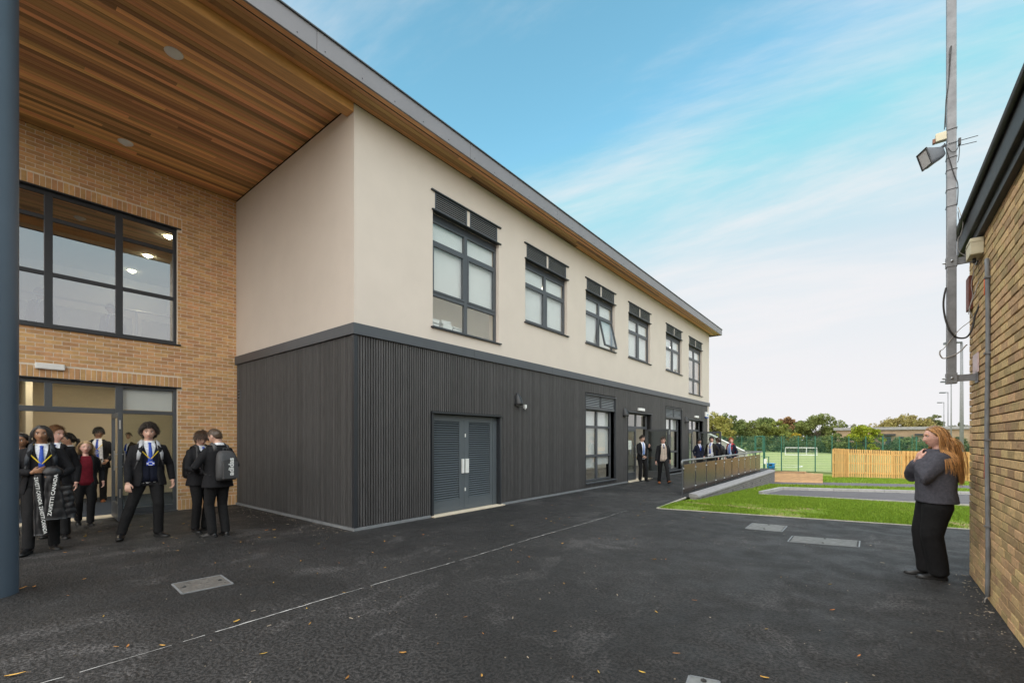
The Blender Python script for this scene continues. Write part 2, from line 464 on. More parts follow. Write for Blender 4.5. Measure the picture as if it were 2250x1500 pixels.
def torso_solid(zs, off, T, seg=32):
    V, Fc = [], []
    for z in zs:
        for i in range(seg): V.append(torso_point(z, 2 * math.pi * i / seg, off, T))
    for r in range(len(zs) - 1):
        for i in range(seg):
            j = (i + 1) % seg
            Fc.append((r * seg + i, r * seg + j, (r + 1) * seg + j, (r + 1) * seg + i))
    Fc.append(tuple(range(seg))[::-1]); Fc.append(tuple(range((len(zs) - 1) * seg, len(zs) * seg)))
    return V, Fc

def two_bone(a, b, l1, l2, pole):
    a, b = np.asarray(a, float), np.asarray(b, float)
    d = b - a; L = np.linalg.norm(d)
    if L > (l1 + l2) * .998: b = a + d / L * (l1 + l2) * .998; d = b - a; L = np.linalg.norm(d)
    x = (l1 * l1 - l2 * l2 + L * L) / (2 * L); h = math.sqrt(max(0, l1 * l1 - x * x))
    t = d / L; p = np.asarray(pole, float); p = vn(p - t * (p @ t))
    return a + t * x + p * h, b

def hand_pieces(wrist, d, palm, curl, side):
    """Palm, four fingers and a thumb; d points down the hand, palm is the way the palm faces."""
    d = vn(d); palm = vn(palm - d * (palm @ d)); across = np.cross(d, palm) * side
    out = []
    pc = wrist + d * .045
    R = np.stack([across, palm, d], 1)
    out.append(ellipsoid(pc, (.041, .0165, .052), 12, 8, R))
    for i, (o, L) in enumerate(((-.030, .062), (-.0105, .070), (.0105, .078), (.031, .072))):
        b = wrist + d * .080 + across * o
        dirn = vn(d + across * o * 2.2); pts = [b - d * .02, b]; a = 0
        for sg in (.42, .32, .26):
            a += curl * (.55 + .12 * (3 - i))
            dd = dirn * math.cos(a) + palm * math.sin(a)
            pts.append(pts[-1] + dd * L * sg)
        out.append(tube_mesh(pts, [.010, .0100, .0092, .0085, .0072], 7))
    b = wrist + d * .025 + across * .034 + palm * .006
    out.append(tube_mesh([wrist + d * .012 + across * .018, b, b + vn(d * .8 + across * .55 + palm * .45) * .034, b + vn(d * .95 + across * .30 + palm * .5) * .062], [.013, .0125, .0105, .008], 7))
    return out

def strip_mesh(pts, width_dirs, thick_dirs, w, t):
    """A ribbon with thickness along points."""
    V, Fc = [], []
    for p, a, b, ww in zip(pts, width_dirs, thick_dirs, w):
        p, a, b = map(np.asarray, (p, a, b))
        V += [p - a * ww / 2, p + a * ww / 2, p + a * ww / 2 + b * t, p - a * ww / 2 + b * t]
    n = len(pts)
    for i in range(n - 1):
        for k in range(4):
            k2 = (k + 1) % 4
            Fc.append((i * 4 + k, i * 4 + k2, i * 4 + 4 + k2, i * 4 + 4 + k))
    Fc += [(3, 2, 1, 0), tuple(range(n * 4 - 4, n * 4))]
    return V, Fc

def shoe_mesh(ank, toe, k, L=.27):
    """A lace-up shoe: heel behind the ankle, toe forward along toe; resting on z = ank.z - .085."""
    f = vn([toe[0], toe[1], 0]); s_ = np.array([-f[1], f[0], 0.]); z0 = ank[2] - .085 * k
    base = np.array([ank[0], ank[1], z0]) - f * .065 * k
    secs = [(.0, .026, .050), (.02, .034, .085), (.07, .037, .098), (.11, .038, .088), (.15, .043, .066), (.19, .048, .052), (.23, .044, .044), (.262, .028, .034), (.272, .010, .024)]
    V, Fc = [], []; seg = 12
    for (u, w, h) in secs:
        for i in range(seg):
            th = 2 * math.pi * i / seg
            cx = math.copysign(abs(math.cos(th)) ** .8, math.cos(th)); sz = math.sin(th)
            z = h * (.5 + .5 * sz) if sz > 0 else h * .5 * (1 - abs(sz) ** .45)
            ww = w * (1.0 if sz <= 0 else (1 - .45 * sz))
            V.append(base + f * u * k * L / .272 + s_ * cx * ww * k + np.array([0, 0, max(0.0, z) * k]))
    n = len(secs)
    for r in range(n - 1):
        for i in range(seg):
            j = (i + 1) % seg
            Fc.append((r * seg + i, r * seg + j, (r + 1) * seg + j, (r + 1) * seg + i))
    Fc.append(tuple(range(seg))[::-1]); Fc.append(tuple(range((n - 1) * seg, n * seg)))
    return V, Fc

def sole_mesh(ank, toe, k):
    f = vn([toe[0], toe[1], 0]); s_ = np.array([-f[1], f[0], 0.]); z0 = ank[2] - .086 * k
    base = np.array([ank[0], ank[1], z0]) - f * .068 * k
    out = []
    for (u, w) in [(0, .028), (.03, .037), (.08, .036), (.13, .036), (.19, .050), (.235, .045), (.268, .028), (.279, .010)]:
        out.append((u, w))
    V, Fc = [], []
    for (u, w) in out:
        for (sx, z) in ((-1, 0), (1, 0), (1, .022), (-1, .022)):
            V.append(base + f * u * k + s_ * sx * (w + .002) * k + np.array([0, 0, z * k]))
    n = len(out)
    for i in range(n - 1):
        for q in range(4):
            q2 = (q + 1) % 4
            Fc.append((i * 4 + q, i * 4 + q2, i * 4 + 4 + q2, i * 4 + 4 + q))
    Fc += [(3, 2, 1, 0), tuple(range(n * 4 - 4, n * 4))]
    return V, Fc

SKINS = {}
def skin_mat(rgb):
    if rgb not in SKINS:
        SKINS[rgb] = make_mat('skin', rgb, .5, var=.12, scale=60, bump=.02, sss=.06)
    return SKINS[rgb]
CLOTH = {}
def cloth_mat(rgb, rough=.85):
    key = (rgb, rough)
    if key not in CLOTH:
        CLOTH[key] = make_mat('cloth', rgb, rough, var=.25, scale=35, bump=.10, bump_scale=260, spec=.22)
    return CLOTH[key]
HAIRS = {}
def hair_mat(rgb):
    if rgb not in HAIRS:
        HAIRS[rgb] = make_mat('hair', rgb, .42, var=.35, scale=8, island=.6, spec=.7)
    return HAIRS[rgb]

def strand_mesh(strands, seg):
    """All locks of a head of hair at once (grouped by their number of points)."""
    V, Fc, o = [], [], 0
    by = {}
    for s_ in strands: by.setdefault(len(s_[0]), []).append(s_)
    for n, ss in by.items():
        P = np.array([s_[0] for s_ in ss]); S = len(ss)
        t = np.gradient(P, axis=1); t /= np.linalg.norm(t, axis=2, keepdims=True) + 1e-9
        ref = np.where(np.abs(t[:, :1, :1]) < .7, np.array([1., 0, 0]), np.array([0, 1., 0]))
        a = ref - t * (ref * t).sum(2, keepdims=True); a /= np.linalg.norm(a, axis=2, keepdims=True) + 1e-9
        b = np.cross(t, a)
        r = np.array([np.linspace(s_[1], s_[2], n) for s_ in ss])[:, :, None]
        ring = np.stack([P + r * (math.cos(2 * math.pi * q / seg) * a + math.sin(2 * math.pi * q / seg) * b) for q in range(seg)], 2)
        V.append(ring.reshape(-1, 3))
        i = np.arange(S)[:, None, None] * n * seg + np.arange(n - 1)[None, :, None] * seg
        q = np.arange(seg)[None, None, :]; q2 = (q + 1) % seg
        Fc.append((np.stack([i + q, i + q2, i + seg + q2, i + seg + q], -1) + o).reshape(-1, 4)); o += S * n * seg
    return np.concatenate(V), [tuple(f) for f in np.concatenate(Fc).tolist()]

def person(label, px=None, h=1.72, yaw=0, depth=None, pos=None, skin=(.62, .36, .26), hair='short', hair_rgb=(.03, .018, .01),
           blazer=(.012, .012, .014), gap=None, shirt=(.75, .76, .80), jumper=None, vneck=.075, vbottom=1.18, tie=(.02, .07, .42), lanyard=None, badge=None,
           trousers=(.012, .012, .013), shoes=(.008, .008, .009), arms=None, legs=None, head=(0, 0, 0), lean=0.0, female=False, hem=.80, near=True,
           top=None, wide=1.0, glasses=False, seed=1, group='students in dark school uniform', open_jacket=False, fat=.93, name='person', legr=1.0, armr=1.0):
    rs = np.random.RandomState(seed)
    k = h / 1.75
    if pos is None:
        p = ground_px(*px) if depth is None else depth_px(px[0], depth)
        pos = (p[0], p[1], 0 if len(p) < 3 else p[2])
    to_cam = vn([-pos[0], -pos[1], 0]); left = np.array([to_cam[1], -to_cam[0], 0])   # image left as seen by the camera
    yr = math.radians(yaw); fdir = to_cam * math.cos(yr) + left * math.sin(yr)
    root = empty(name, pos, math.atan2(fdir[1], fdir[0]) - math.pi / 2)
    tag(root, label, 'person', group)
    T = TORSO.copy(); T[:, 1:3] *= fat
    if female: T[:, 1] *= np.interp(T[:, 0], [.8, 1.02, 1.3, 1.5], [1.0, .92, .88, .9])
    ca, sa = math.cos(lean), math.sin(lean)
    hipz = .93
    def U(P):                                   # lean of everything above the hips
        P = np.asarray(P, float).reshape(-1, 3).copy()
        w = np.clip((P[:, 2] - .86) / .16, 0, 1)
        y, z = P[:, 1].copy(), P[:, 2] - hipz
        Y = y * ca + z * sa; Z = -y * sa + z * ca
        P[:, 1] = y * (1 - w) + Y * w; P[:, 2] = hipz + z * (1 - w) + Z * w
        return P
    def put(nm, vf, mat, smooth=True, lean_it=True, parent=None):
        V = np.array(vf[0], float); V = U(V) if lean_it else V
        return mesh_obj(nm, V * k, vf[1], mat, parent or root, smooth)
    # joints ------------------------------------------------------------
    sw = .166 * (.90 if female else 1) * (1 + (fat - 1) * .5)
    A = {'R': None, 'L': None}
    arms = arms or {}; legs = legs or {}
    for sd, sx in (('R', 1), ('L', -1)):
        sh = U([(sx * sw, -.008, 1.378)])[0]
        spec = arms.get(sd, {})
        w = np.array(spec.get('wrist', (sx * .255, .03, .87)), float)
        pole = spec.get('pole', (sx * .55, -1, -.1))
        el, w = two_bone(sh, w, .295, .265, pole)
        hd = spec.get('dir', None)
        hd = vn(w - el) if hd is None else vn(hd)
        pf = np.array(spec.get('palm', (-sx, .25, 0)), float)
        A[sd] = (sh, el, w, hd, pf, spec.get('curl', .42), sx)
    G = {}
    for sd, sx in (('R', 1), ('L', -1)):
        spec = legs.get(sd, {})
        an = np.array(spec.get('ankle', (sx * .085, -.02, .085)), float)
        kn, an = two_bone((sx * .088, -.004, hipz), an, .432, .425, spec.get('pole', (sx * .12, 1, 0)))
        G[sd] = (np.array((sx * .088, -.004, hipz)), kn, an, np.array(spec.get('toe', (sx * .18, 1, 0)), float), spec.get('tilt', 0))
    # body --------------------------------------------------------------
    P = head_shape(HEAD_D, female)
    HR = rot_xyz(*[math.radians(a) for a in head]); HC = U([(0, .008, 1.626)])[0]
    piv = np.array([0, -.02, -.085])
    hs = 1.05 / k ** .45                           # heads scale less than bodies
    def HX_(Q): return ((np.asarray(Q, float).reshape(-1, 3) - piv) @ HR.T + piv) * hs + HC
    acc = Acc(); acc.add((HX_(P), HEAD_F))
    for sx in (1, -1):
        e = ellipsoid((sx * .0765, -.010, -.008), (.009, .019, .031), 10, 8, rot_xyz(.15, sx * -.35, 0))
        acc.add((HX_(e[0]), e[1]))
    nb = HX_([(0, -.026, -.06)])[0]
    acc.add(tube_mesh([U([(0, -.02, 1.38)])[0], U([(0, -.018, 1.46)])[0], (U([(0, -.016, 1.50)])[0] + nb) / 2, nb], [.062, .058, .053, .050] if not female else [.054, .05, .046, .044], 14))
    v = torso_solid([.80, .92, 1.02, 1.14, 1.27, 1.36, 1.415, 1.45, 1.475], -.02, T, 20); acc.add((U(v[0]), v[1]))
    for sd in 'RL':
        sh, el, w, hd, pf, cu, sx = A[sd]
        acc.add(tube_mesh([sh, (sh + el) / 2, el, (el + w) / 2, w, w + hd * .02], [.046, .040, .036, .033, .026, .026], 10))
        for piece in hand_pieces(w + hd * .008, hd, pf, cu, sx): acc.add(piece)
        hp, kn, an, toe, tl = G[sd]
        acc.add(tube_mesh([hp, (hp + kn) / 2, kn, (kn + an) / 2, an], [.07, .06, .048, .044, .034], 10))
    for i in range(len(acc.V)): acc.V[i] = tuple(np.array(acc.V[i]) * k)
    bm_ = remeshed('body', acc, .0062 if near else .0085, 2, .4)
    body = link_mesh('body', bm_, skin_mat(skin), root, True)
    # face --------------------------------------------------------------
    def face(x, z, off):
        q = np.where(P[:, 1] > 0)[0]; j = q[np.argsort((P[q, 0] - x) ** 2 + (P[q, 2] - z) ** 2)[:4]]
        return np.array([x, P[j, 1].mean() + off, z])
    for sx in (1, -1):
        c = face(sx * .031, .004, -.0035)
        v = ellipsoid(c, (.0135, .007, .0062), 12, 8); eye = put('eye', (HX_(v[0]), v[1]), M['eye_white'], lean_it=False)
        v = ellipsoid(c + np.array([0, .0045, 0]), (.0056, .0034, .0056), 10, 6); put('iris', (HX_(v[0]), v[1]), M['iris'], lean_it=False, parent=eye)
        pts = [face(sx * x, z, .0012) for x, z in ((.013, .021), (.025, .0255), (.037, .0255), (.048, .019))]
        v = tube_mesh(pts, [.0030, .0042, .0038, .0018], 6); put('eyebrow', (HX_(v[0]), v[1]), hair_mat(hair_rgb), lean_it=False)
        pts = [face(sx * x, z, .002) for x, z in ((.017, .006), (.025, .0115), (.037, .0115), (.046, .006))]
        v = tube_mesh(pts, [.0012, .0018, .0018, .0012], 5); put('eyelid', (HX_(v[0]), v[1]), M['lash'], lean_it=False)
    lip = tuple(np.array(skin) * np.array([.80, .52, .50]))
    for z, r in ((-.0585, .0036), (-.068, .0046)):
        pts = [face(x, z + .05 * abs(x), -.0006 - abs(x) * .02) for x in (-.022, -.012, 0, .012, .022)]
        v = tube_mesh(pts, [.0012, r, r * 1.05, r, .0012], 6); put('lip', (HX_(v[0]), v[1]), make_cached('lip', lip), lean_it=False)
    if glasses:
        v = Acc()
        for sx in (1, -1):
            c = face(sx * .031, .002, .009); ring = [c + np.array([.021 * math.cos(a), 0, .018 * math.sin(a)]) for a in np.linspace(0, 2 * math.pi, 15)]
            v.add(tube_mesh(ring, [.0015] * 15, 5, cap=False)); v.add(tube_mesh([c + np.array([sx * .021, 0, .004]), np.array([sx * .079, 0, .004])], [.0014] * 2, 5))
        v.add(tube_mesh([face(-.010, .004, .010), face(.010, .004, .010)], [.0015] * 2, 5))
        put('glasses', (HX_(v.V), v.F), M['steel'], lean_it=False)
    # hair --------------------------------------------------------------
    acc = Acc()
    msk = hair_mask(HEAD_D, P)
    off = {'buzz': .0035, 'curly': .014, 'dreads': .004, 'long': .008}.get(hair, .008)
    Nn = HEAD_D / np.array([.075, .096, .116]); Nn /= np.linalg.norm(Nn, axis=1)[:, None]
    lift = np.clip(msk / .02, -.3, 1)
    Q = P + Nn * (off * lift + np.clip(lift, 0, 1) * .004 * smooth_noise(P, seed, 90))[:, None]
    keep = [f for f in HEAD_F if all(msk[i] > -.004 for i in f)]
    acc.add((HX_(Q), keep))
    sv = strand_mesh(hair_strands(hair, rs, female, k, T), 3 if hair != 'dreads' else 6); acc.add((HX_(sv[0]), sv[1]))
    put('hair', (acc.V, acc.F), hair_mat(hair_rgb), lean_it=False)
    # trousers ----------------------------------------------------------
    acc = Acc()
    acc.add(torso_solid([.80, .86, .92, .98, 1.03], .004, T, 24))
    for sd in 'RL':
        hp, kn, an, toe, tl = G[sd]
        L_ = legr
        acc.add(tube_mesh([hp + np.array([0, 0, .03]), hp * .75 + kn * .25, hp * .4 + kn * .6, kn, kn * .55 + an * .45, kn * .2 + an * .8, an + np.array([0, .004, -.028])],
                          [.092 * fat, .097 * wide, .084 * wide * L_, .074 * wide * L_, .070 * wide * L_, .066 * wide * L_, .066 * wide * L_], 14))
    V = U(acc.V); acc.V = [tuple(q) for q in V * k]
    me = remeshed('trousers', acc, .0125, 6); wrinkle(me, seed, .0042, 26)
    link_mesh('trousers', me, cloth_mat(trousers), root, True)
    for sd in 'RL':
        hp, kn, an, toe, tl = G[sd]
        sv = shoe_mesh(an, toe, 1.0); so = sole_mesh(an, toe, 1.0)
        if tl:
            f = vn([toe[0], toe[1], 0]); axis = np.array([-f[1], f[0], 0.]); R = rot_axis(axis, math.radians(tl)); pv = an
            sv = ([(R @ (np.array(q) - pv)) + pv for q in sv[0]], sv[1]); so = ([(R @ (np.array(q) - pv)) + pv for q in so[0]], so[1])
        sh_ = put('shoe', sv, M_shoe(shoes), lean_it=False); put('sole', so, M['rubber'], lean_it=False, parent=sh_)
    # shirt, collar, tie --------------------------------------------------
    zs = [.84, .92, 1.02, 1.14, 1.27, 1.36, 1.415, 1.45, 1.475, 1.492]
    if top is None:
        put('shirt', torso_solid(zs, .004, T), cloth_mat(shirt))
        V, Fc = [], []
        for zc, o in ((1.450, .013), (1.484, .013), (1.503, .008)):
            for i in range(25):
                th = .16 + (2 * math.pi - .32) * i / 24
                p_ = torso_point(min(zc, 1.50), th, o, T); p_[2] = zc - .012 * math.cos(th) - (.012 if zc < 1.5 else .004) * max(0, math.cos(th)) ** 2
                V.append(p_)
        for r in range(2):
            for i in range(24): Fc.append((r * 25 + i, r * 25 + i + 1, r * 25 + 26 + i, r * 25 + 25 + i))
        put('collar', (V, Fc), cloth_mat(shirt))
    if jumper:
        vz = [.86, .95, 1.05, 1.12, vbottom - .005, vbottom + .01, 1.24, 1.30, 1.36, 1.40, 1.43, 1.455, 1.475, 1.485]
        put('jumper', torso_shell(sorted(set(vz)), .006, .014, lambda z: 0 if z < vbottom else vneck * ((z - vbottom) / (1.49 - vbottom)) ** .9, T), cloth_mat(jumper))
    if tie is not None and top is None:
        bot = (vbottom - .02) if jumper else 1.02
        zz = np.linspace(1.446, bot, 9); pts, wd = [], []
        for i, z in enumerate(zz):
            p_ = torso_point(z, 0, .012 + (.008 if i == 0 else .003), T); pts.append(p_); wd.append(.030 if i < 1 else np.interp(z, [1.0, 1.42], [.082, .034]))
        tv = strip_mesh(pts, [np.array([1, 0, 0])] * 9, [np.array([0, 1, 0])] * 9, wd, .006)
        kv = tube_mesh([torso_point(1.460, 0, .020, T), torso_point(1.432, 0, .020, T)], [.022, .015], 8, .7)
        put('tie', (list(tv[0]) + list(kv[0]), list(tv[1]) + [tuple(i + len(tv[0]) for i in f) for f in kv[1]]), make_cached('tie', tie, stripe=True))
    if top is not None:
        if top.get('kind') == 'sweater':
            acc = Acc(); Z0 = top.get('hem', .86)
            acc.add(torso_solid([Z0, Z0 + .02, .95, 1.02, 1.14, 1.27, 1.36, 1.415, 1.45, 1.475, 1.487], top.get('off', .035), T, 28))
            for sd in 'RL':
                sh, el, w, hd, pf, cu, sx = A[sd]
                inv = lambda q: q
                acc.add(tube_mesh([sh - np.array([sx * .06, 0, .01]), sh, (sh + el) / 2, el, (el + w) / 2, w - vn(w - el) * .015], [q * armr for q in (.085, .088, .083, .078, .066, .048)], 12))
            # sleeves are already leaned; un-lean by adding after U
            nb_ = len(torso_solid([0, 1], 0, T, 28)[0])
            V = np.array(acc.V); nt = 28 * 11
            V[:nt] = U(V[:nt]); acc.V = [tuple(q) for q in V * k]
            me = remeshed('sweater', acc, .011, 7); wrinkle(me, seed, .0055, 19)
            link_mesh('sweater', me, cloth_mat(top['rgb'], .95), root, True)
        else:
            put('top', torso_solid([z for z in zs if z < 1.46], .010, T), cloth_mat(top['rgb']))
    if lanyard is not None:
        for sx in (1, -1):
            pts, wd_, td = [], [], []
            for i, t in enumerate(np.linspace(0, 1, 9)):
                z = 1.492 * (1 - t) + lanyard * t; th = sx * (1.25 * (1 - t) ** 1.3)
                pts.append(torso_point(z, th, .018 + .008 * (1 - abs(2 * t - 1)), T)); wd_.append(.019); td.append(vn([math.sin(th), math.cos(th), 0]))
            put('lanyard', strip_mesh(pts, [vn(np.cross(b, [0, 0, 1])) for b in td], td, wd_, .002), make_cached('lanyard', (.80, .58, .03)))
        if badge is not None:
            c = torso_point(lanyard - .055, 0, .030, T)
            v = box_vf(c - np.array([.047, .002, .031]), c + np.array([.047, .002, .031])); bo = put('badge', v, make_cached('badge', badge), smooth=False)
            for bx, bz, r in ((-.034, .0, .012), (.034, .0, .012), (0, .024, .004), (0, -.024, .004)):
                v = box_vf(c + np.array([bx - (r if abs(bx) > 0 else .026), .0025, bz - r]), c + np.array([bx + (r if abs(bx) > 0 else .026), .0045, bz + r])); put('badge_print', v, M['white_plastic'], smooth=False, parent=bo)
    # blazer ------------------------------------------------------------
    if blazer is not None:
        acc = Acc()
        btn = 1.07
        gp = gap or ((lambda z: .072 * max(0, (z - btn) / (1.47 - btn)) ** .85 if z > btn else .11 * (btn - z) ** 1.2) if not open_jacket else (lambda z: np.interp(z, [.74, 1.05, 1.3, 1.47], [.115, .098, .088, .066])))
        zs = [hem, hem + .02, .88, .95, 1.02, 1.07, 1.11, 1.15, 1.20, 1.25, 1.30, 1.36, 1.40, 1.43, 1.455, 1.478]
        acc.add(torso_shell([z for z in zs if z >= hem], .006, .034, gp, T, 40, flare=lambda z: .020 * max(0, (.98 - z) / .2)))
        nt = len(acc.V)
        for sd in 'RL':
            sh, el, w, hd, pf, cu, sx = A[sd]
            acc.add(tube_mesh([sh - np.array([sx * .05, 0, 0]), sh + np.array([sx * .004, 0, 0]), sh * .7 + el * .3, (sh + el) / 2 * 1.0, el, (el + w) / 2, w - vn(w - el) * .012], [q * armr for q in (.062, .067, .068, .063, .057, .051, .043)], 12))
        V = np.array(acc.V); V[:nt] = U(V[:nt]); acc.V = [tuple(q) for q in V * k]
        me = remeshed('blazer', acc, .0105 if near else .0125, 4); wrinkle(me, seed + 3, .0034, 24)
        bz = link_mesh('blazer', me, cloth_mat(blazer), root, True)
        for sx in (1, -1):
            pts, wd_, td, ad = [], [], [], []
            for z in np.linspace(1.468, btn + .02, 9):
                a_ = torso_at(z, T)[0]; t = (1.468 - z) / (1.468 - btn)
                w_ = .050 * math.sin(min(1, .35 + t * .75) * math.pi) ** .8 + .008
                th = math.asin(min(.95, (gp(z) + w_ * .5) / (a_ + .03)))
                pts.append(torso_point(z, sx * th, .037, T)); wd_.append(w_); td.append(vn([sx * math.sin(th) * .6, math.cos(th), 0])); ad.append(vn([math.cos(th), -sx * math.sin(th) * .8, 0]))
            put('lapel', strip_mesh(pts, ad, td, wd_, .006), cloth_mat(blazer), parent=bz)
        if not open_jacket and gap is None:
            for z in (1.06, .96):
                c = torso_point(z, .06, .040, T); v = ellipsoid(c, (.009, .004, .009), 8, 6); put('button', v, M['rubber'], parent=bz)
    PERSON_INFO[root.name] = dict(k=k, T=T, U=U, A=A, root=root)
    return root
# ---------------------------------------------------------------- materials of the place
M['render_wall'] = make_mat('cream_render', (.60, .535, .470), .9, var=.035, scale=1.3, bump=.10, bump_scale=160)
M['anthracite'] = make_mat('anthracite_aluminium', (.066, .073, .082), .42, var=.06, scale=3)
M['anthracite_dark'] = make_mat('black_grey_aluminium', (.022, .025, .030), .45, var=.06, scale=3)
M['fascia'] = make_mat('grey_fascia_panel', (.22, .212, .225), .45, var=.05, scale=2, objrand=.04)
M['column'] = make_mat('slate_blue_paint', (.062, .088, .118), .42, var=.05, scale=2)
M['batten'] = make_mat('charred_timber', (.066, .064, .064), .6, var=.30, scale=5, stretch=(14, 14, .7), bump=.12, bump_scale=60, objrand=.18, island=.18)
M['louvre'] = make_mat('grey_louvre_blade', (.22, .23, .24), .45, var=.05, scale=3)
M['clad_back'] = make_mat('black_membrane', (.003, .003, .003), .9)
M['base_trim'] = make_mat('zinc_base_trim', (.20, .21, .22), .5, var=.15, scale=8)
M['buff_brick'] = make_mat('buff_brick', (.56, .325, .150), .85, var=.16, scale=9, bump=.25, bump_scale=120, objrand=.16, island=.16, hue=.010, dark=((.24, .13, .055), 2.2, .60, .12, .55))
M['buff_mortar'] = make_mat('pale_mortar', (.70, .61, .50), .95, var=.10, scale=20, bump=.2, bump_scale=200)
M['old_brick'] = make_mat('old_yellow_brick', (.48, .325, .160), .9, var=.22, scale=34, bump=.6, bump_scale=95, objrand=.30, island=.30, hue=.014, dark=((.13, .075, .045), 11.0, .61, .10, .7))
M['old_mortar'] = make_mat('shaded_old_mortar', (.13, .092, .055), .95, var=.2, scale=20, bump=.3, bump_scale=150)  # mortar darkened: the shade of the raked joints is put into its colour
M['cedar'] = make_mat('cedar_plank', (.56, .300, .120), .50, var=.30, scale=3.0, stretch=(26, .7, 4), objrand=.62, island=.62, hue=.014, bump=.05, bump_scale=30)
M['cedar_gap'] = make_mat('black_soffit_board', (.02, .012, .007), .9)
M['cream_stone'] = make_mat('cream_threshold', (.66, .57, .44), .7, var=.1, scale=8)
M['black_roof'] = make_mat('black_roof_edge', (.018, .019, .021), .55, var=.2, scale=8, bump=.2, bump_scale=40)
M['galv'] = make_mat('galvanised_steel', (.19, .193, .20), .5, .5, var=.20, scale=14, bump=.05, bump_scale=60)
M['cable'] = make_mat('black_cable', (.022, .02, .019), .6, var=.3, scale=30)
M['cable_grey'] = make_mat('grey_cable', (.30, .28, .26), .6, var=.2, scale=30)
M['cream_plastic'] = make_mat('cream_plastic_box', (.58, .53, .38), .5, var=.1, scale=10)
M['lamp_black'] = make_mat('black_cast_housing', (.018, .019, .021), .4, var=.2, scale=10)
M['lamp_grey'] = make_mat('grey_cast_housing', (.085, .095, .11), .45, var=.15, scale=12)
M['frosted'] = make_mat('frosted_lamp_glass', (.42, .41, .40), .25)
M['blind'] = make_mat('roller_blind', (.74, .74, .73), .9, var=.03, scale=3)
M['room_wall'] = make_mat('beige_interior_wall', (.55, .47, .34), .9, var=.03, scale=1.5)
M['room_white'] = make_mat('pale_interior_wall', (.60, .60, .58), .9, var=.03, scale=1.5)
M['room_ceiling'] = make_mat('ceiling_tiles', (.52, .49, .40), .95, var=.03, scale=2)
M['room_floor'] = make_mat('blue_carpet', (.030, .042, .065), .95, var=.2, scale=40)
M['room_floor_grey'] = make_mat('grey_vinyl', (.22, .22, .22), .6, var=.1, scale=10)
M['panel_grey'] = make_mat('grey_door_panel', (.088, .104, .116), .5, var=.05, scale=3)
M['leaf_yellow'] = make_mat('fallen_leaf', (.55, .30, .07), .75, var=.3, scale=30, objrand=.4, hue=.03)
M['pine'] = make_mat('new_softwood', (.60, .355, .125), .75, var=.22, scale=3, stretch=(9, 9, .8), objrand=.14, island=.14, bump=.08, bump_scale=40, dark=((.30, .15, .05), 9, .70, .05, .6))
M['pine_bed'] = make_mat('softwood_sleeper', (.58, .36, .19), .75, var=.22, scale=3, stretch=(1, 1, 8), objrand=.12, bump=.08, bump_scale=40, dark=((.34, .18, .08), 9, .70, .05, .5))
M['green_paint'] = make_mat('green_powder_coat', (.020, .115, .075), .5)
M['grey_brick'] = make_mat('grey_brick', (.155, .145, .145), .9, var=.2, scale=12, bump=.3, bump_scale=100, objrand=.15, island=.15)
M['grey_mortar'] = make_mat('grey_mortar', (.30, .28, .28), .95, var=.1, scale=20)
M['coping'] = make_mat('concrete_coping', (.27, .26, .265), .9, var=.12, scale=9, bump=.15, bump_scale=80)
M['kerb'] = make_mat('concrete_kerb', (.36, .35, .34), .9, var=.15, scale=8, bump=.15, bump_scale=80, objrand=.08)
M['edging'] = make_mat('pale_edging', (.42, .39, .34), .9, var=.2, scale=15)
M['tinted_panel'] = make_mat('smoked_glass_panel', (.062, .052, .048), .22, var=.04, scale=2, spec=.35)
M['rail'] = make_mat('grey_handrail', (.20, .205, .215), .38, .3, var=.05, scale=5)
M['white_metal'] = make_mat('white_metal', (.72, .73, .72), .5, var=.04, scale=4)
M['blue_bin'] = make_mat('blue_bin_plastic', (.02, .24, .62), .4, var=.08, scale=6)
M['cover_iron'] = make_mat('worn_iron_cover', (.135, .125, .115), .7, .2, var=.3, scale=14, bump=.3, bump_scale=60, dark=((.30, .14, .05), 6, .60, .12, .6))
M['grate_iron'] = make_mat('galvanised_cover', (.24, .245, .24), .6, .4, var=.25, scale=12, bump=.15, bump_scale=70)
M['grate_dark'] = make_mat('cover_groove', (.035, .035, .035), .8)

def glass_mat(name, tint, rough=0.0, refl=1.0):
    m = bpy.data.materials.new(name); m.use_nodes = True
    nt = m.node_tree; N, L = nt.nodes, nt.links; N.clear()
    out = N.new('ShaderNodeOutputMaterial'); tr = N.new('ShaderNodeBsdfTransparent'); tr.inputs[0].default_value = (*tint, 1)
    gl = N.new('ShaderNodeBsdfGlossy'); gl.inputs['Roughness'].default_value = rough
    gl.inputs['Color'].default_value = (1, 1, 1, 1)
    fr = N.new('ShaderNodeFresnel'); fr.inputs['IOR'].default_value = 1.52
    mu = N.new('ShaderNodeMath'); mu.operation = 'MULTIPLY'; mu.inputs[1].default_value = refl; mu.use_clamp = True; L.new(fr.outputs[0], mu.inputs[0])
    ge = N.new('ShaderNodeNewGeometry'); fb_ = N.new('ShaderNodeMath'); fb_.operation = 'SUBTRACT'; fb_.inputs[0].default_value = 1.0; L.new(ge.outputs['Backfacing'], fb_.inputs[1])
    m2 = N.new('ShaderNodeMath'); m2.operation = 'MULTIPLY'; L.new(mu.outputs[0], m2.inputs[0]); L.new(fb_.outputs[0], m2.inputs[1]); mu = m2
    mx = N.new('ShaderNodeMixShader'); L.new(mu.outputs[0], mx.inputs[0]); L.new(tr.outputs[0], mx.inputs[1]); L.new(gl.outputs[0], mx.inputs[2]); L.new(mx.outputs[0], out.inputs[0])
    return m
M['glass'] = glass_mat('window_glass', (.93, .945, .94), 0.0, 2.0)      # sealed unit: four reflecting faces
M['glass_clear'] = glass_mat('door_glass', (.78, .82, .81), 0.0, 1.8)
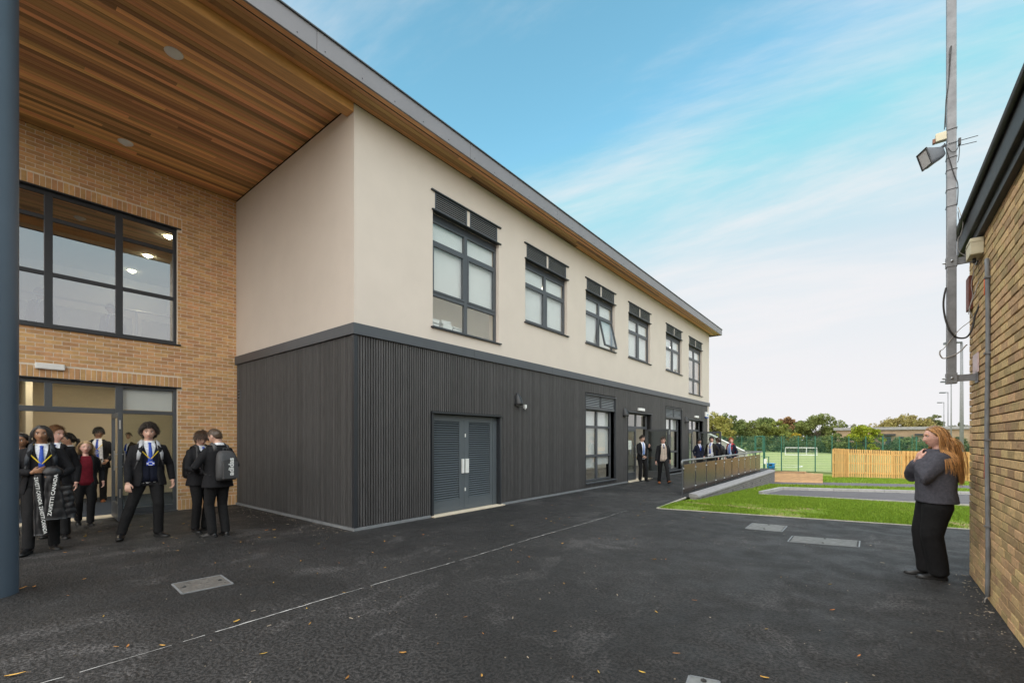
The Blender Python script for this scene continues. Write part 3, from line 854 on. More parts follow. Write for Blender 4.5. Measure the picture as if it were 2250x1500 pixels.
M['glass_up'] = glass_mat('coated_glass', (.66, .69, .69), 0.0, 9.0)
def emission(name, rgb, s):
    m = bpy.data.materials.new(name); m.use_nodes = True; b = m.node_tree.nodes['Principled BSDF']
    b.inputs['Base Color'].default_value = (*rgb, 1); b.inputs['Emission Color'].default_value = (*rgb, 1); b.inputs['Emission Strength'].default_value = s
    return m
M['lamp_lit'] = emission('lit_lamp', (1.0, .86, .58), 22)
M['tube_lit'] = emission('lit_tube', (1.0, .93, .78), 5)

def asphalt_material():
    m = bpy.data.materials.new('asphalt'); m.use_nodes = True
    nt = m.node_tree; N, L = nt.nodes, nt.links; b = N['Principled BSDF']
    tc = N.new('ShaderNodeTexCoord'); P = tc.outputs['Object']
    def noise(sc, det=6, rough=.6, dist=0, st=None):
        n = N.new('ShaderNodeTexNoise'); n.inputs['Scale'].default_value = sc; n.inputs['Detail'].default_value = det; n.inputs['Roughness'].default_value = rough; n.inputs['Distortion'].default_value = dist
        if st:
            mp = N.new('ShaderNodeMapping'); mp.inputs['Scale'].default_value = st[0]; mp.inputs['Rotation'].default_value = (0, 0, st[1]); L.new(P, mp.inputs[0]); L.new(mp.outputs[0], n.inputs['Vector'])
        else: L.new(P, n.inputs['Vector'])
        return n.outputs['Fac']
    def rng(s, a, b_, c, d):
        r = N.new('ShaderNodeMapRange'); r.interpolation_type = 'SMOOTHSTEP'; r.inputs['From Min'].default_value = a; r.inputs['From Max'].default_value = b_; r.inputs['To Min'].default_value = c; r.inputs['To Max'].default_value = d; L.new(s, r.inputs['Value']); return r.outputs[0]
    def mul(a, b_):
        q = N.new('ShaderNodeMath'); q.operation = 'MULTIPLY'; L.new(a, q.inputs[0])
        if isinstance(b_, float): q.inputs[1].default_value = b_
        else: L.new(b_, q.inputs[1])
        return q.outputs[0]
    big = rng(noise(.55, 5, .55, .5), .35, .68, .75, 1.6)
    patch = rng(noise(1.15, 12, .76, .6, ((1.0, .65, 1), .25)), .53, .60, 1.0, 2.1)
    mid = rng(noise(7, 5, .6), .3, .7, .82, 1.18)
    grit = rng(noise(40, 3, .6), .40, .60, .22, 1.95)
    vo = N.new('ShaderNodeTexVoronoi'); vo.inputs['Scale'].default_value = 85; L.new(P, vo.inputs['Vector'])
    st = rng(vo.outputs['Distance'], 0.0, .55, 1.35, .70)
    v = mul(mul(mul(mul(big, patch), mid), grit), st)
    col = N.new('ShaderNodeVectorMath'); col.operation = 'SCALE'; col.inputs[0].default_value = (.0208, .0194, .0194); L.new(v, col.inputs['Scale'])
    spk = rng(noise(240, 1, .5), .735, .76, 0, .55)
    mx = N.new('ShaderNodeMix'); mx.data_type = 'RGBA'; L.new(spk, mx.inputs[0]); L.new(col.outputs[0], mx.inputs[6]); mx.inputs[7].default_value = (.26, .25, .23, 1)
    L.new(mx.outputs[2], b.inputs['Base Color'])
    L.new(rng(noise(2.5, 4), .3, .7, .55, .80), b.inputs['Roughness']); b.inputs['Specular IOR Level'].default_value = .5
    bp = N.new('ShaderNodeBump'); bp.inputs['Strength'].default_value = .75; bp.inputs['Distance'].default_value = .006
    L.new(mul(grit, st), bp.inputs['Height']); L.new(bp.outputs[0], b.inputs['Normal'])
    return m
M['asphalt'] = asphalt_material()
M['road_asphalt'] = make_mat('road_asphalt', (.105, .098, .105), .9, var=.15, scale=3, bump=.4, bump_scale=160)
def grass_ground(name, a, b_, soil, sc=1.2, amt=.5):
    m = bpy.data.materials.new(name); m.use_nodes = True
    nt = m.node_tree; N, L = nt.nodes, nt.links; b = N['Principled BSDF']; b.inputs['Roughness'].default_value = .9; b.inputs['Specular IOR Level'].default_value = .2
    tc = N.new('ShaderNodeTexCoord')
    def noise(s, d=6):
        n = N.new('ShaderNodeTexNoise'); n.inputs['Scale'].default_value = s; n.inputs['Detail'].default_value = d; n.inputs['Roughness'].default_value = .65; L.new(tc.outputs['Object'], n.inputs['Vector']); return n.outputs['Fac']
    def mixc(f, x, y):
        q = N.new('ShaderNodeMix'); q.data_type = 'RGBA'; L.new(f, q.inputs[0])
        for i, c in ((6, x), (7, y)):
            if isinstance(c, tuple): q.inputs[i].default_value = (*c, 1)
            else: L.new(c, q.inputs[i])
        return q.outputs[2]
    def rng(s, lo, hi, t=1.0):
        r = N.new('ShaderNodeMapRange'); r.interpolation_type = 'SMOOTHSTEP'; r.inputs['From Min'].default_value = lo; r.inputs['From Max'].default_value = hi; r.inputs['To Max'].default_value = t; L.new(s, r.inputs['Value']); return r.outputs[0]
    c = mixc(rng(noise(28, 4), .3, .7), a, b_)
    if soil is not None: c = mixc(rng(noise(sc, 7), .50, .60, amt), c, soil)
    L.new(c, b.inputs['Base Color'])
    bp = N.new('ShaderNodeBump'); bp.inputs['Strength'].default_value = .6; bp.inputs['Distance'].default_value = .02; L.new(noise(60, 4), bp.inputs['Height']); L.new(bp.outputs[0], b.inputs['Normal'])
    return m
M['lawn'] = grass_ground('lawn_soil_and_grass', (.120, .195, .018), (.190, .245, .030), (.30, .225, .11), 1.0, .92)
M['field'] = grass_ground('far_field', (.090, .130, .030), (.130, .165, .045), None)
M['pitch'] = grass_ground('artificial_pitch', (.245, .300, .115), (.275, .325, .135), (.30, .33, .17), .15, .5)
M['blade'] = make_mat('grass_blade', (.165, .260, .020), .7, island=.45, hue=.015, spec=.25)

def sheet(name, poly, z, mat, kind='structure', follow=False, n=1):
    """A flat polygon, or one that follows the falling ground (cut into strips along Y)."""
    if not follow:
        o = mesh_obj(name, [(p[0], p[1], z) for p in poly], [tuple(range(len(poly)))], mat)
    else:
        bm = bmesh.new(); bm.faces.new([bm.verts.new((p[0], p[1], 0)) for p in poly])
        ys = sorted({round(y, 2) for y in list(np.arange(10.5, 46, 1.0)) + [22.5, 33, 44]})
        for y in ys:
            bmesh.ops.bisect_plane(bm, geom=bm.verts[:] + bm.edges[:] + bm.faces[:], plane_co=(0, y, 0), plane_no=(0, 1, 0))
        for v in bm.verts: v.co.z = terrain_z(v.co.y) + z
        me = bpy.data.meshes.new(name); bm.to_mesh(me); bm.free(); o = link_mesh(name, me, mat)
    if o.data.polygons[0].normal.z < 0: o.data.flip_normals()
    if kind: o['kind'] = kind
    return o
# ---------------------------------------------------------------- ground
FX, FY0, FY1 = -6.61, 4.11, 24.88          # long facade: plane and ends
BX = -11.51                                # recessed brick wall
RX, RY = .87, 7.09                         # old brick building: wall plane and its far corner
sheet('ground', [(-900, -300), (900, -300), (900, 1500), (-900, 1500)], -.030, M['field'], follow=True)
EDGE0, EDGE1 = np.array((-3.62, 9.62)), np.array((1.30, 10.65))
e_dir = (EDGE1 - EDGE0) / np.linalg.norm(EDGE1 - EDGE0)
e_far = EDGE0 + e_dir * 60
sheet('tarmac_yard', [(-60, -40), (60, -40), tuple(e_far), tuple(EDGE0), (-3.72, 11.9), (-3.72, 26.6), (-60, 26.6)], 0.0, M['asphalt'])
sheet('lawn', [tuple(EDGE0), tuple(e_far), (56, 42), (-3.72, 42), (-3.72, 11.9)], -.006, M['lawn'], follow=True)
mb = MB()
def edging_line(a, b, w=.035, z0=-.02, z1=.012):
    a, b = np.array(a, float), np.array(b, float); d = (b - a) / np.linalg.norm(b - a); nrm = np.array((-d[1], d[0])) * w / 2
    c = (a + b) / 2; L_ = np.linalg.norm(b - a) / 2
    mb.obox((c[0], c[1], (z0 + z1) / 2), (d[0] * L_, d[1] * L_, 0), (nrm[0], nrm[1], 0), (0, 0, (z1 - z0) / 2))
edging_line(EDGE0, EDGE0 + e_dir * 14); edging_line(EDGE0 + np.array((-.02, .02)), (-3.74, 11.9))
o = mb.build('lawn_edging', M['edging']); o['kind'] = 'structure'
# old joint in the tarmac, filled with pale grit
V, Fc = [], []
random.seed(4)
pts = [(-4.02, -2.0)] + [(-4.01 + .012 * math.sin(y * 1.9) + random.uniform(-.004, .004), y) for y in np.arange(-1.8, 9.0, .07)]
for i, (x, y) in enumerate(pts):
    w = .0022 + .0045 * random.random() ** 2 + (.003 if 1.2 < y < 2.2 else 0); V += [(x - w, y, .004), (x + w, y, .004)]
    if i and random.random() > .09: Fc.append((2 * i - 2, 2 * i - 1, 2 * i + 1, 2 * i))
o = mesh_obj('tarmac_joint', V, Fc, make_mat('joint_grit', (.44, .43, .42), .9, var=.5, scale=14)); o['kind'] = 'structure'
# access lane with kerbs on the lawn
tp = lambda px, py: terrain_px(px, py)[:2]
lane = [tp(1676, 1086), tp(1720, 1076)]
la, lb = tp(1720, 1076), tp(2128, 1086); ld = (lb - la) / np.linalg.norm(lb - la)
na, nb_ = tp(1676, 1086), tp(2128, 1112); nd = (nb_ - na) / np.linalg.norm(nb_ - na)
sheet('access_lane', [tuple(na), tuple(na + nd * 22), tuple(la + ld * 22), tuple(la)], .002, M['road_asphalt'], follow=True)
kr = empty('kerb', (la[0], la[1], 0)); tag(kr, kind='structure')
def kerb_run(p, d, L_, n, h=.10, w=.12, side=1):
    for i in range(n):
        mb = MB(); l = L_ / n; a = p + d * (l * i + .004); b = p + d * (l * (i + 1) - .004); c = (a + b) / 2
        nr = np.array((-d[1], d[0])) * side * w / 2
        z = terrain_z(c[1]); s1 = (terrain_z(b[1]) - terrain_z(a[1])) / 2
        mb.obox((c[0] + nr[0] - kr.location.x, c[1] + nr[1] - kr.location.y, z + h / 2 - .03), (d[0] * (l / 2 - .004), d[1] * (l / 2 - .004), s1), (nr[0], nr[1], 0), (0, 0, h / 2 + .03))
        mb.build('kerb_stone', M['kerb'], kr, bevel=.012)
kerb_run(la, ld, 11.0, 12)
dd = (la - na) / np.linalg.norm(la - na); kerb_run(na, dd, np.linalg.norm(la - na), 2)
mb = MB(); edging_line(na, na + nd * 12, .05, terrain_z(na[1]) - .05, terrain_z(na[1]) + .02); o = mb.build('lane_edging', M['edging']); o['kind'] = 'structure'
# narrow path nearer the timber fence
q0, q1, q2, q3 = tp(1690, 1063), tp(2128, 1073), tp(2128, 1066), tp(1690, 1057)
u0 = (q1 - q0) / np.linalg.norm(q1 - q0); u1 = (q2 - q3) / np.linalg.norm(q2 - q3)
sheet('garden_path', [tuple(q0 - u0 * .6), tuple(q0 + u0 * 16), tuple(q3 + u1 * 16), tuple(q3 - u1 * .6)], .003, M['road_asphalt'], follow=True)
# sports pitch
sheet('sports_pitch', [(-46, 46), (62, 46), (62, 112), (-46, 112)], -1.255, M['pitch'])
V, Fc = [], []
pc = terrain_px(1690, 1030)
for i in range(49):
    a = 2 * math.pi * i / 48
    for r in (2.9, 3.1): V.append((pc[0] - 1.0 + r * math.cos(a), pc[1] + 6 + r * math.sin(a), -1.248))
    if i: Fc.append((2 * i - 2, 2 * i - 1, 2 * i + 1, 2 * i))
o = mesh_obj('pitch_line', V, Fc, make_mat('white_line_paint', (.7, .7, .68), .9)); o['kind'] = 'structure'

# ---------------------------------------------------------------- the new school building
bld = empty('school_building', (FX, FY0, 0))
tag(bld, 'two-storey school building with cream render above black batten cladding and timber soffit', 'building')
BO = np.array((FX, FY0, 0))
def bpart(mb, name, mat, parent=None, smooth=False, bevel=0.0):
    mb.V = [tuple(np.array(v) - BO) for v in mb.V]
    return mb.build(name, mat, parent or bld, smooth, bevel)
def wall_panel(u0, u1, z0, z1, holes, front, back, axis):
    """A wall with real openings: front and back faces plus the reveals. axis 'x': plane at X, u runs along Y; axis 'y': plane at Y, u runs along X."""
    us = sorted({u0, u1, *[h[0] for h in holes], *[h[1] for h in holes]}); zs = sorted({z0, z1, *[h[2] for h in holes], *[h[3] for h in holes]})
    us = [u for u in us if u0 <= u <= u1]; zs = [z for z in zs if z0 <= z <= z1]
    P = (lambda u, z, d: (d, u, z)) if axis == 'x' else (lambda u, z, d: (u, d, z))
    mb = MB()
    def hole(u, z): return any(h[0] < u < h[1] and h[2] < z < h[3] for h in holes)
    for i in range(len(us) - 1):
        for j in range(len(zs) - 1):
            a, b, c, d = us[i], us[i + 1], zs[j], zs[j + 1]
            if hole((a + b) / 2, (c + d) / 2): continue
            for q, flip in ((front, 0), (back, 1)):
                f = [P(a, c, q), P(b, c, q), P(b, d, q), P(a, d, q)]
                mb.add((f[::-1] if flip else f, [(0, 1, 2, 3)]))
    for h in holes:
        a, b, c, d = max(h[0], u0), min(h[1], u1), max(h[2], z0), min(h[3], z1)
        for (p, q) in (((a, c), (b, c)), ((b, c), (b, d)), ((b, d), (a, d)), ((a, d), (a, c))):
            mb.add(([P(*p, front), P(*q, front), P(*q, back), P(*p, back)], [(0, 1, 2, 3)]))
    a, b, c, d = u0, u1, z0, z1
    for (p, q) in (((a, c), (b, c)), ((b, c), (b, d)), ((b, d), (a, d)), ((a, d), (a, c))):
        mb.add(([P(*p, front), P(*q, front), P(*q, back), P(*p, back)], [(0, 1, 2, 3)]))
    return mb

UPPER = [  # y0, y1, sill, kind
    (5.80, 7.78, 3.70, 'tall'), (8.78, 10.73, 4.40, 'low'), (11.78, 13.73, 4.40, 'open'), (14.80, 16.80, 4.40, 'low'), (18.49, 20.50, 4.40, 'low'), (21.50, 23.60, 3.68, 'tall')]
HEAD = 6.34
LOUV = (5.83, 7.81, 0.0, 2.02)
LOW = [(11.78, 13.76, .22, 2.88), (18.49, 20.50, .19, 2.86)]
DOORS = [(14.77, 16.90, 0.0, 2.47), (21.48, 23.80, 0.0, 2.44)]
ZB0, ZB1, ZTOP = 3.24, 3.425, 7.02
# cream render, upper storey: long side with its windows, the return into the porch, far gable and back
w = wall_panel(FY0, FY1, ZB1 - .01, ZTOP, [(a, b, s, HEAD) for a, b, s, k in UPPER], FX, FX - .30, 'x'); bpart(w, 'rendered_wall', M['render_wall'])
w = wall_panel(BX, FX - .0005, ZB1 - .01, ZTOP, [], FY0 - .0005, FY0 + .28, 'y'); bpart(w, 'rendered_return_wall', M['render_wall'])
w = wall_panel(-20, FX - .0005, 0, ZTOP, [], FY1, FY1 - .28, 'y'); bpart(w, 'rendered_gable_wall', M['render_wall'])
# lower storey backing with its openings
w = wall_panel(FY0 + .052, FY1, .0, ZB1 - .012, [LOUV] + LOW + DOORS, FX - .052, FX - .34, 'x'); bpart(w, 'cladding_backing', M['clad_back'])
clad = bld.children[-1] if False else [c for c in bld.children if c.name.startswith('cladding_backing')][0]
clad.name = 'timber_cladding'
w = wall_panel(BX, FX - .052, 0, ZB1 - .012, [], FY0 + .052, FY0 + .30, 'y'); clad2 = bpart(w, 'timber_cladding', M['clad_back'])
# battens: one object each for those that show largest, the rest together
def batten_vf(c, along, out, w, d, z0, z1):
    """w wide, d deep, with chamfered front edges"""
    c = np.array((c[0], c[1], 0)); a = np.array((*along, 0.)); n = np.array((*out, 0.)); h = w / 2; ch = .004
    ring = [-a * h, -a * h + n * (d - ch), -a * (h - ch) + n * d, a * (h - ch) + n * d, a * h + n * (d - ch), a * h]
    V = [c + r + np.array((0, 0, z)) for z in (z0, z1) for r in ring]
    Fc = [(i, i + 1, i + 7, i + 6) for i in range(5)] + [tuple(range(6))[::-1], tuple(range(6, 12))]
    return V, Fc
PITCH, BW, BD = .0512, .0325, .050
front_b, return_b = [], []
y = FY0 + .085
while y < FY1 - .04:
    spans = [(.055, ZB0 - .004)]
    for (a, b, s, t) in [LOUV] + LOW + DOORS:
        if a - .055 < y < b + .055:
            spans = [(p, q) for p, q in ((.055, s - .06), (t + .045, ZB0 - .004)) if q - p > .1]
    for p, q in spans: front_b.append((y, p, q))
    y += PITCH
x = FX - .085
while x > BX + .03: return_b.append((x, .055, ZB0 - .004)); x -= PITCH
mesh_cache = {}
stuff_f = MB()
for i, (y, p, q) in enumerate(front_b):
    if y < 14.6:
        key = (round(p, 3), round(q, 3))
        if key not in mesh_cache:
            V, Fc = batten_vf((0, 0), (0, 1), (1, 0), BW, BD, p, q); me = bpy.data.meshes.new('batten'); me.from_pydata([tuple(v) for v in V], [], Fc); me.update(); me.materials.append(M['batten']); mesh_cache[key] = me
        o = bpy.data.objects.new('batten', mesh_cache[key]); COL.objects.link(o); o.parent = clad; o.location = (-.052 + random.uniform(-.0015, .0015), y - FY0, 0)
    else: stuff_f.add(batten_vf((FX - .052, y), (0, 1), (1, 0), BW, BD, p, q))
o = bpart(stuff_f, 'far_battens', M['batten'], clad); o['kind'] = 'stuff'
V, Fc = batten_vf((0, 0), (1, 0), (0, -1), BW, BD, .055, ZB0 - .004); me = bpy.data.meshes.new('batten'); me.from_pydata([tuple(v) for v in V], [], Fc); me.update(); me.flip_normals(); me.materials.append(M['batten'])
for (x, p, q) in return_b:
    o = bpy.data.objects.new('batten', me); COL.objects.link(o); o.parent = clad2; o.location = (x - FX, .052 + random.uniform(-.0015, .0015), 0)
mb = MB(); mb.box((FX - .060, FY0 - .006, .05), (FX + .006, FY0 + .060, ZB0 - .002)); bpart(mb, 'corner_post', M['anthracite_dark'], bevel=.004)
# grey band between the storeys, in lengths
for a, b in [(FY0 - .035, 6.93), (6.933, 9.93), (9.933, 12.93), (12.933, 15.93), (15.933, 18.93), (18.933, 21.93), (21.933, FY1 + .05)]:
    mb = MB(); mb.box((FX - .05, a, ZB0), (FX + .035, b, ZB1)); bpart(mb, 'band_panel', M['anthracite'], bevel=.004)
for a, b in [(BX, -9.0), (-8.997, FX - .0505)]:
    mb = MB(); mb.box((a, FY0 - .035, ZB0), (b, FY0 + .05, ZB1 - .001)); bpart(mb, 'band_panel', M['anthracite'], bevel=.004)
def base_run(y0, y1):
    mb = MB(); mb.box((FX - .05, y0, 0.0), (FX + .012, y1, .048)); bpart(mb, 'base_trim', M['base_trim'], bevel=.004)
for a, b in ((FY0 - .012, 5.75), (7.89, 14.72), (16.95, 21.43), (23.85, FY1)): base_run(a, b)
mb = MB(); mb.box((BX, FY0 - .0125, 0), (FX - .051, FY0 + .05, .048)); bpart(mb, 'base_trim', M['base_trim'], bevel=.004)
# roof edge: fascia panels, drip, soffit
OVX, OVY, ZF0, ZF1 = FX + .53, FY1 + .45, 6.985, 7.275
SY0 = -1.3                                   # unseen end of the porch roof, cut short past the column to let light in
y = SY0
ys = [SY0, -.2, 3.2, 6.3, 9.4, 12.5, 15.6, 18.7, 21.8, OVY]
for a, b in zip(ys[:-1], ys[1:]):
    mb = MB(); mb.box((OVX - .03, a + .003, ZF0), (OVX, b - .003, ZF1)); f = bpart(mb, 'fascia_panel', M['fascia'], bevel=.003)
    mb = MB()
    for yy in np.arange(a + .12, b, .6):
        mb.obox((OVX + .001, yy, ZF0 + .06), (.004, 0, 0), (0, .006, 0), (0, 0, .006))
    o = bpart(mb, 'rivet', M['anthracite_dark'], f); o['kind'] = 'stuff'
mb = MB(); mb.box((OVX - .10, SY0, ZF1), (OVX + .025, OVY + .025, ZF1 + .022)); bpart(mb, 'roof_trim', M['anthracite'], bevel=.004)
mb = MB(); mb.box((BX - 9, OVY - .03, ZF0), (OVX - .031, OVY, ZF1)); bpart(mb, 'fascia_panel', M['fascia'])
mb = MB(); mb.box((BX - 9, SY0 - .03, ZF0), (OVX, SY0 - .001, ZF1)); bpart(mb, 'fascia_panel', M['fascia'])
mb = MB(); mb.box((BX - 9, SY0, ZF1 - .06), (OVX - .032, OVY - .031, ZF1 - .002)); bpart(mb, 'roof', M['black_roof'])
mb = MB(); mb.box((BX - 9, SY0, 7.095), (OVX - .032, OVY - .031, 7.115)); soff = bpart(mb, 'soffit', M['cedar_gap'])
# planks of the porch soffit and of the overhang (each its own board, butted at random lengths)
SZ = 7.045
rs_ = np.random.RandomState(8)
unit = {}
def plank(x0, x1, y0, y1, z, jit=.0012):
    w_ = round(x1 - x0, 4)
    if w_ not in unit:
        V, Fc = batten_vf((0, 0), (1, 0), (0, -1), w_ - .003, .018, 0, 1)
        V = [(v[0], v[2], v[1]) for v in np.array(V)]
        me = bpy.data.meshes.new('plank'); me.from_pydata(V, [], Fc); me.update(); me.materials.append(M['cedar']); unit[w_] = me
    o = bpy.data.objects.new('plank', unit[w_]); COL.objects.link(o); o.parent = soff
    o.location = ((x0 + x1) / 2 - FX, y0 - FY0, z + .018 + rs_.uniform(-jit, jit)); o.scale = (1, (y1 - y0 - .002), 1)
x = BX + .002
row = 0
PW = .0885
while x + PW <= FX - .17:
    ends = [SY0, FY0 - .003]; cut = rs_.uniform(.3, 3.4)
    if rs_.rand() < .62: ends.insert(1, cut)
    for a, b in zip(ends[:-1], ends[1:]): plank(x, x + PW, a, b, SZ)
    x += PW; row += 1
x_end = x
x = FX + .002
while x + PW <= OVX - .12:
    e = [SY0, rs_.uniform(3, 7), rs_.uniform(10, 14), rs_.uniform(17, 21), OVY - .04]
    for a, b in zip(e[:-1], e[1:]): plank(x, x + PW, a, b, 7.028)
    x += PW
mb = MB(); mb.box((x + .002, SY0, 7.02), (x + .030, OVY - .04, 7.05)); bpart(mb, 'soffit_vent', M['clad_back'], soff)
mb = MB(); mb.box((x + .032, SY0, 7.012), (OVX - .034, OVY - .04, 7.05)); bpart(mb, 'soffit_edge_board', M['cedar'], soff)
# laminated edge beam carried by the column
mb = MB(); mb.box((x_end + .004, SY0, 6.885), (FX - .006, FY0 - .003, 7.06))
bpart(mb, 'edge_beam', make_mat('larch_beam', (.62, .33, .12), .5, var=.25, scale=3, stretch=(20, .7, 6), bump=.05, bump_scale=30), bevel=.006)
# downlights in the soffit
for px, py in ((382, 117), (276, 313)):
    d = ray(px, py); t = (SZ - .004 - EYE) / d[2]; c = np.array((0, 0, EYE)) + d * t
    e = empty('downlight', c - BO); e.parent = bld
    mb = MB(); mb.add(tube_mesh([(0, 0, .0), (0, 0, -.012)], [.115, .105], 24)); mb.build('bezel', M['white_metal'], e, True)
    mb = MB(); mb.add(tube_mesh([(0, 0, -.012), (0, 0, -.017)], [.080, .078], 24)); mb.build('lens', M['frosted'], e, True)
# column
mb = MB(); cy_ = .205
n = 40
V = [(.205 * math.cos(2 * math.pi * i / n), .205 * math.sin(2 * math.pi * i / n), z) for z in (0, 6.884) for i in range(n)]
col_o = mesh_obj('round_column', [(a + FX - .03 - BO[0], b + cy_ - BO[1], c) for a, b, c in V], [(i, (i + 1) % n, n + (i + 1) % n, n + i) for i in range(n)], M['column'], bld, True)

# --- windows ---------------------------------------------------------
def bar(mb, x0, x1, y0, y1, z0, z1): mb.box((x0, y0, z0), (x1, y1, z1))
def louvre_panel(win, y0, y1, z0, z1, xf, mat_f, mat_s, n):
    """A louvre: frame with slanted blades in front of a dark box; xf is the frame's outer face."""
    mb = MB(); f = .030
    bar(mb, xf - .05, xf, y0, y0 + f, z0, z1); bar(mb, xf - .05, xf, y1 - f, y1, z0, z1); bar(mb, xf - .05, xf, y0 + f, y1 - f, z0, z0 + f); bar(mb, xf - .05, xf, y0 + f, y1 - f, z1 - f, z1)
    lo = bpart(mb, 'louvre', mat_f, win)
    mb = MB(); h = (z1 - z0 - 2 * f) / n
    for i in range(n):
        z = z0 + f + h * (i + .5)
        mb.obox((xf - .022, (y0 + y1) / 2, z), (.010, 0, -h * .27), (0, (y1 - y0) / 2 - f, 0), (.002, 0, .003))
    mb.V = [tuple(np.array(v)) for v in mb.V]
    o = bpart(mb, 'louvre_blades', M['louvre'], win); o['kind'] = 'stuff'
    mb = MB(); bar(mb, xf - .049, xf - .045, y0 + f, y1 - f, z0 + f, z1 - f); bpart(mb, 'louvre_back', M['clad_back'], win)
def pane(win, y0, y1, z0, z1, x, mat=None):
    mb = MB(); mb.box((x - .003, y0, z0), (x + .003, y1, z1)); return bpart(mb, 'pane', mat or M['glass'], win)
def window_upper(y0, y1, sill, kind):
    win = empty('window', (0, (y0 + y1) / 2 - FY0, sill)); win.parent = bld
    win.matrix_parent_inverse = Matrix.Identity(4)
    W0 = np.array((0, (y0 + y1) / 2 - FY0, sill))
    def sub(mb, name, mat, bevel=0.0):
        mb.V = [tuple(np.array(v) - BO - W0) for v in mb.V]; return mb.build(name, mat, win, False, bevel)
    global bpart
    old = bpart
    bpart = lambda mb, name, mat, parent=None, smooth=False, bevel=0.0: sub(mb, name, mat, bevel)
    ym = (y0 + y1) / 2; xf = FX - .085; hd = 5.955; fw = .055
    # louvre band with its drip trims
    lm = .045
    louvre_panel(win, y0 + .06, ym - lm, hd + .02, HEAD - .02, FX + .004, M['anthracite'], M['anthracite'], 7)
    louvre_panel(win, ym + lm, y1 - .06, hd + .02, HEAD - .02, FX + .004, M['anthracite'], M['anthracite'], 7)
    mb = MB(); bar(mb, FX - .05, FX - .004, ym - lm + .001, ym + lm - .001, hd + .02, HEAD - .02); sub(mb, 'louvre_divider', M['render_wall'])
    mb = MB(); bar(mb, FX - .05, FX - .004, y0 + .001, y0 + .059, hd + .02, HEAD - .02); bar(mb, FX - .05, FX - .004, y1 - .059, y1 - .001, hd + .02, HEAD - .02); sub(mb, 'louvre_cheek', M['render_wall'])
    mb = MB(); bar(mb, FX - .05, FX + .04, y0 - .05, y1 + .05, HEAD - .018, HEAD + .006); sub(mb, 'head_drip', M['anthracite_dark'])
    mb = MB(); bar(mb, FX - .08, FX + .04, y0 - .03, y1 + .05, hd - .004, hd + .018); sub(mb, 'louvre_drip', M['anthracite_dark'])
    mb = MB(); bar(mb, xf - .06, xf, y0 + .001, y1 - .001, hd - .14, hd - .006); sub(mb, 'head_panel', M['anthracite_dark'])
    mb = MB(); bar(mb, xf - .02, FX + .05, y0 - .05, y1 + .05, sill - .030, sill - .002); sub(mb, 'sill', M['anthracite_dark'], .003)
    zt = 5.39; top = hd - .142
    rows = [(sill, 4.37), (4.37, zt), (zt, top)] if kind == 'tall' else [(sill, zt), (zt, top)]
    mb = MB()
    bar(mb, xf - .06, xf, y0 + .001, y0 + fw, sill, top); bar(mb, xf - .06, xf, y1 - fw, y1 - .001, sill, top); bar(mb, xf - .06, xf + .004, ym - .045, ym + .045, sill, top)
    bar(mb, xf - .06, xf - .001, y0 + fw, y1 - fw, sill, sill + fw); bar(mb, xf - .06, xf - .001, y0 + fw, y1 - fw, top - .03, top - .0005)
    for a, b in rows[:-1]: bar(mb, xf - .06, xf - .001, y0 + fw, ym - .046, b - .035, b + .035); bar(mb, xf - .06, xf - .001, ym + .046, y1 - fw, b - .035, b + .035)
    sub(mb, 'frame', M['anthracite'], .004)
    for j, (a, b) in enumerate(rows):
        for side, (p, q) in enumerate(((y0 + fw, ym - .046), (ym + .046, y1 - fw))):
            a_, b_ = a + (.036 if j else fw), b - (.036 if b < top - .01 else .03)
            if b - a > .8:                           # opening casement
                s_ = .042
                tilt = kind == 'open' and side == 1
                parts = MB()
                xs0, xs1 = xf - .045, xf + .010
                bar(parts, xs0, xs1, p, p + s_, a_, b_); bar(parts, xs0, xs1, q - s_, q, a_, b_); bar(parts, xs0, xs1, p + s_, q - s_, a_, a_ + s_); bar(parts, xs0, xs1, p + s_, q - s_, b_ - s_, b_)
                gl = MB(); gl.box((xf - .020, p + s_, a_ + s_), (xf - .014, q - s_, b_ - s_))
                if tilt:
                    R = np.array(Matrix.Rotation(math.radians(-13), 3, 'Y'))
                    pv = np.array((xf, (p + q) / 2, b_))
                    for m_ in (parts, gl): m_.V = [tuple(R @ (np.array(v) - pv) + pv) for v in m_.V]
                sub(parts, 'casement', M['anthracite'], .004); sub(gl, 'pane', M['glass'])
            else:
                gl = MB(); gl.box((xf - .035, p, a_), (xf - .029, q, b_)); sub(gl, 'pane', M['glass'])
    # roller blinds behind the glass
    for p, q in ((y0 + .05, ym - .02), (ym + .02, y1 - .05)):
        zb = {'tall': 4.42 if y0 < 10 else 5.3, 'low': 4.40, 'open': 4.5}[kind]
        if y0 > 17 and kind == 'low': zb = 4.6
        mb = MB(); bar(mb, xf - .085, xf - .081, p, q, zb, HEAD - .42); sub(mb, 'blind', M['blind'])
    bpart = old
    return win
for a, b, s_, k_ in UPPER: window_upper(a, b, s_, k_)

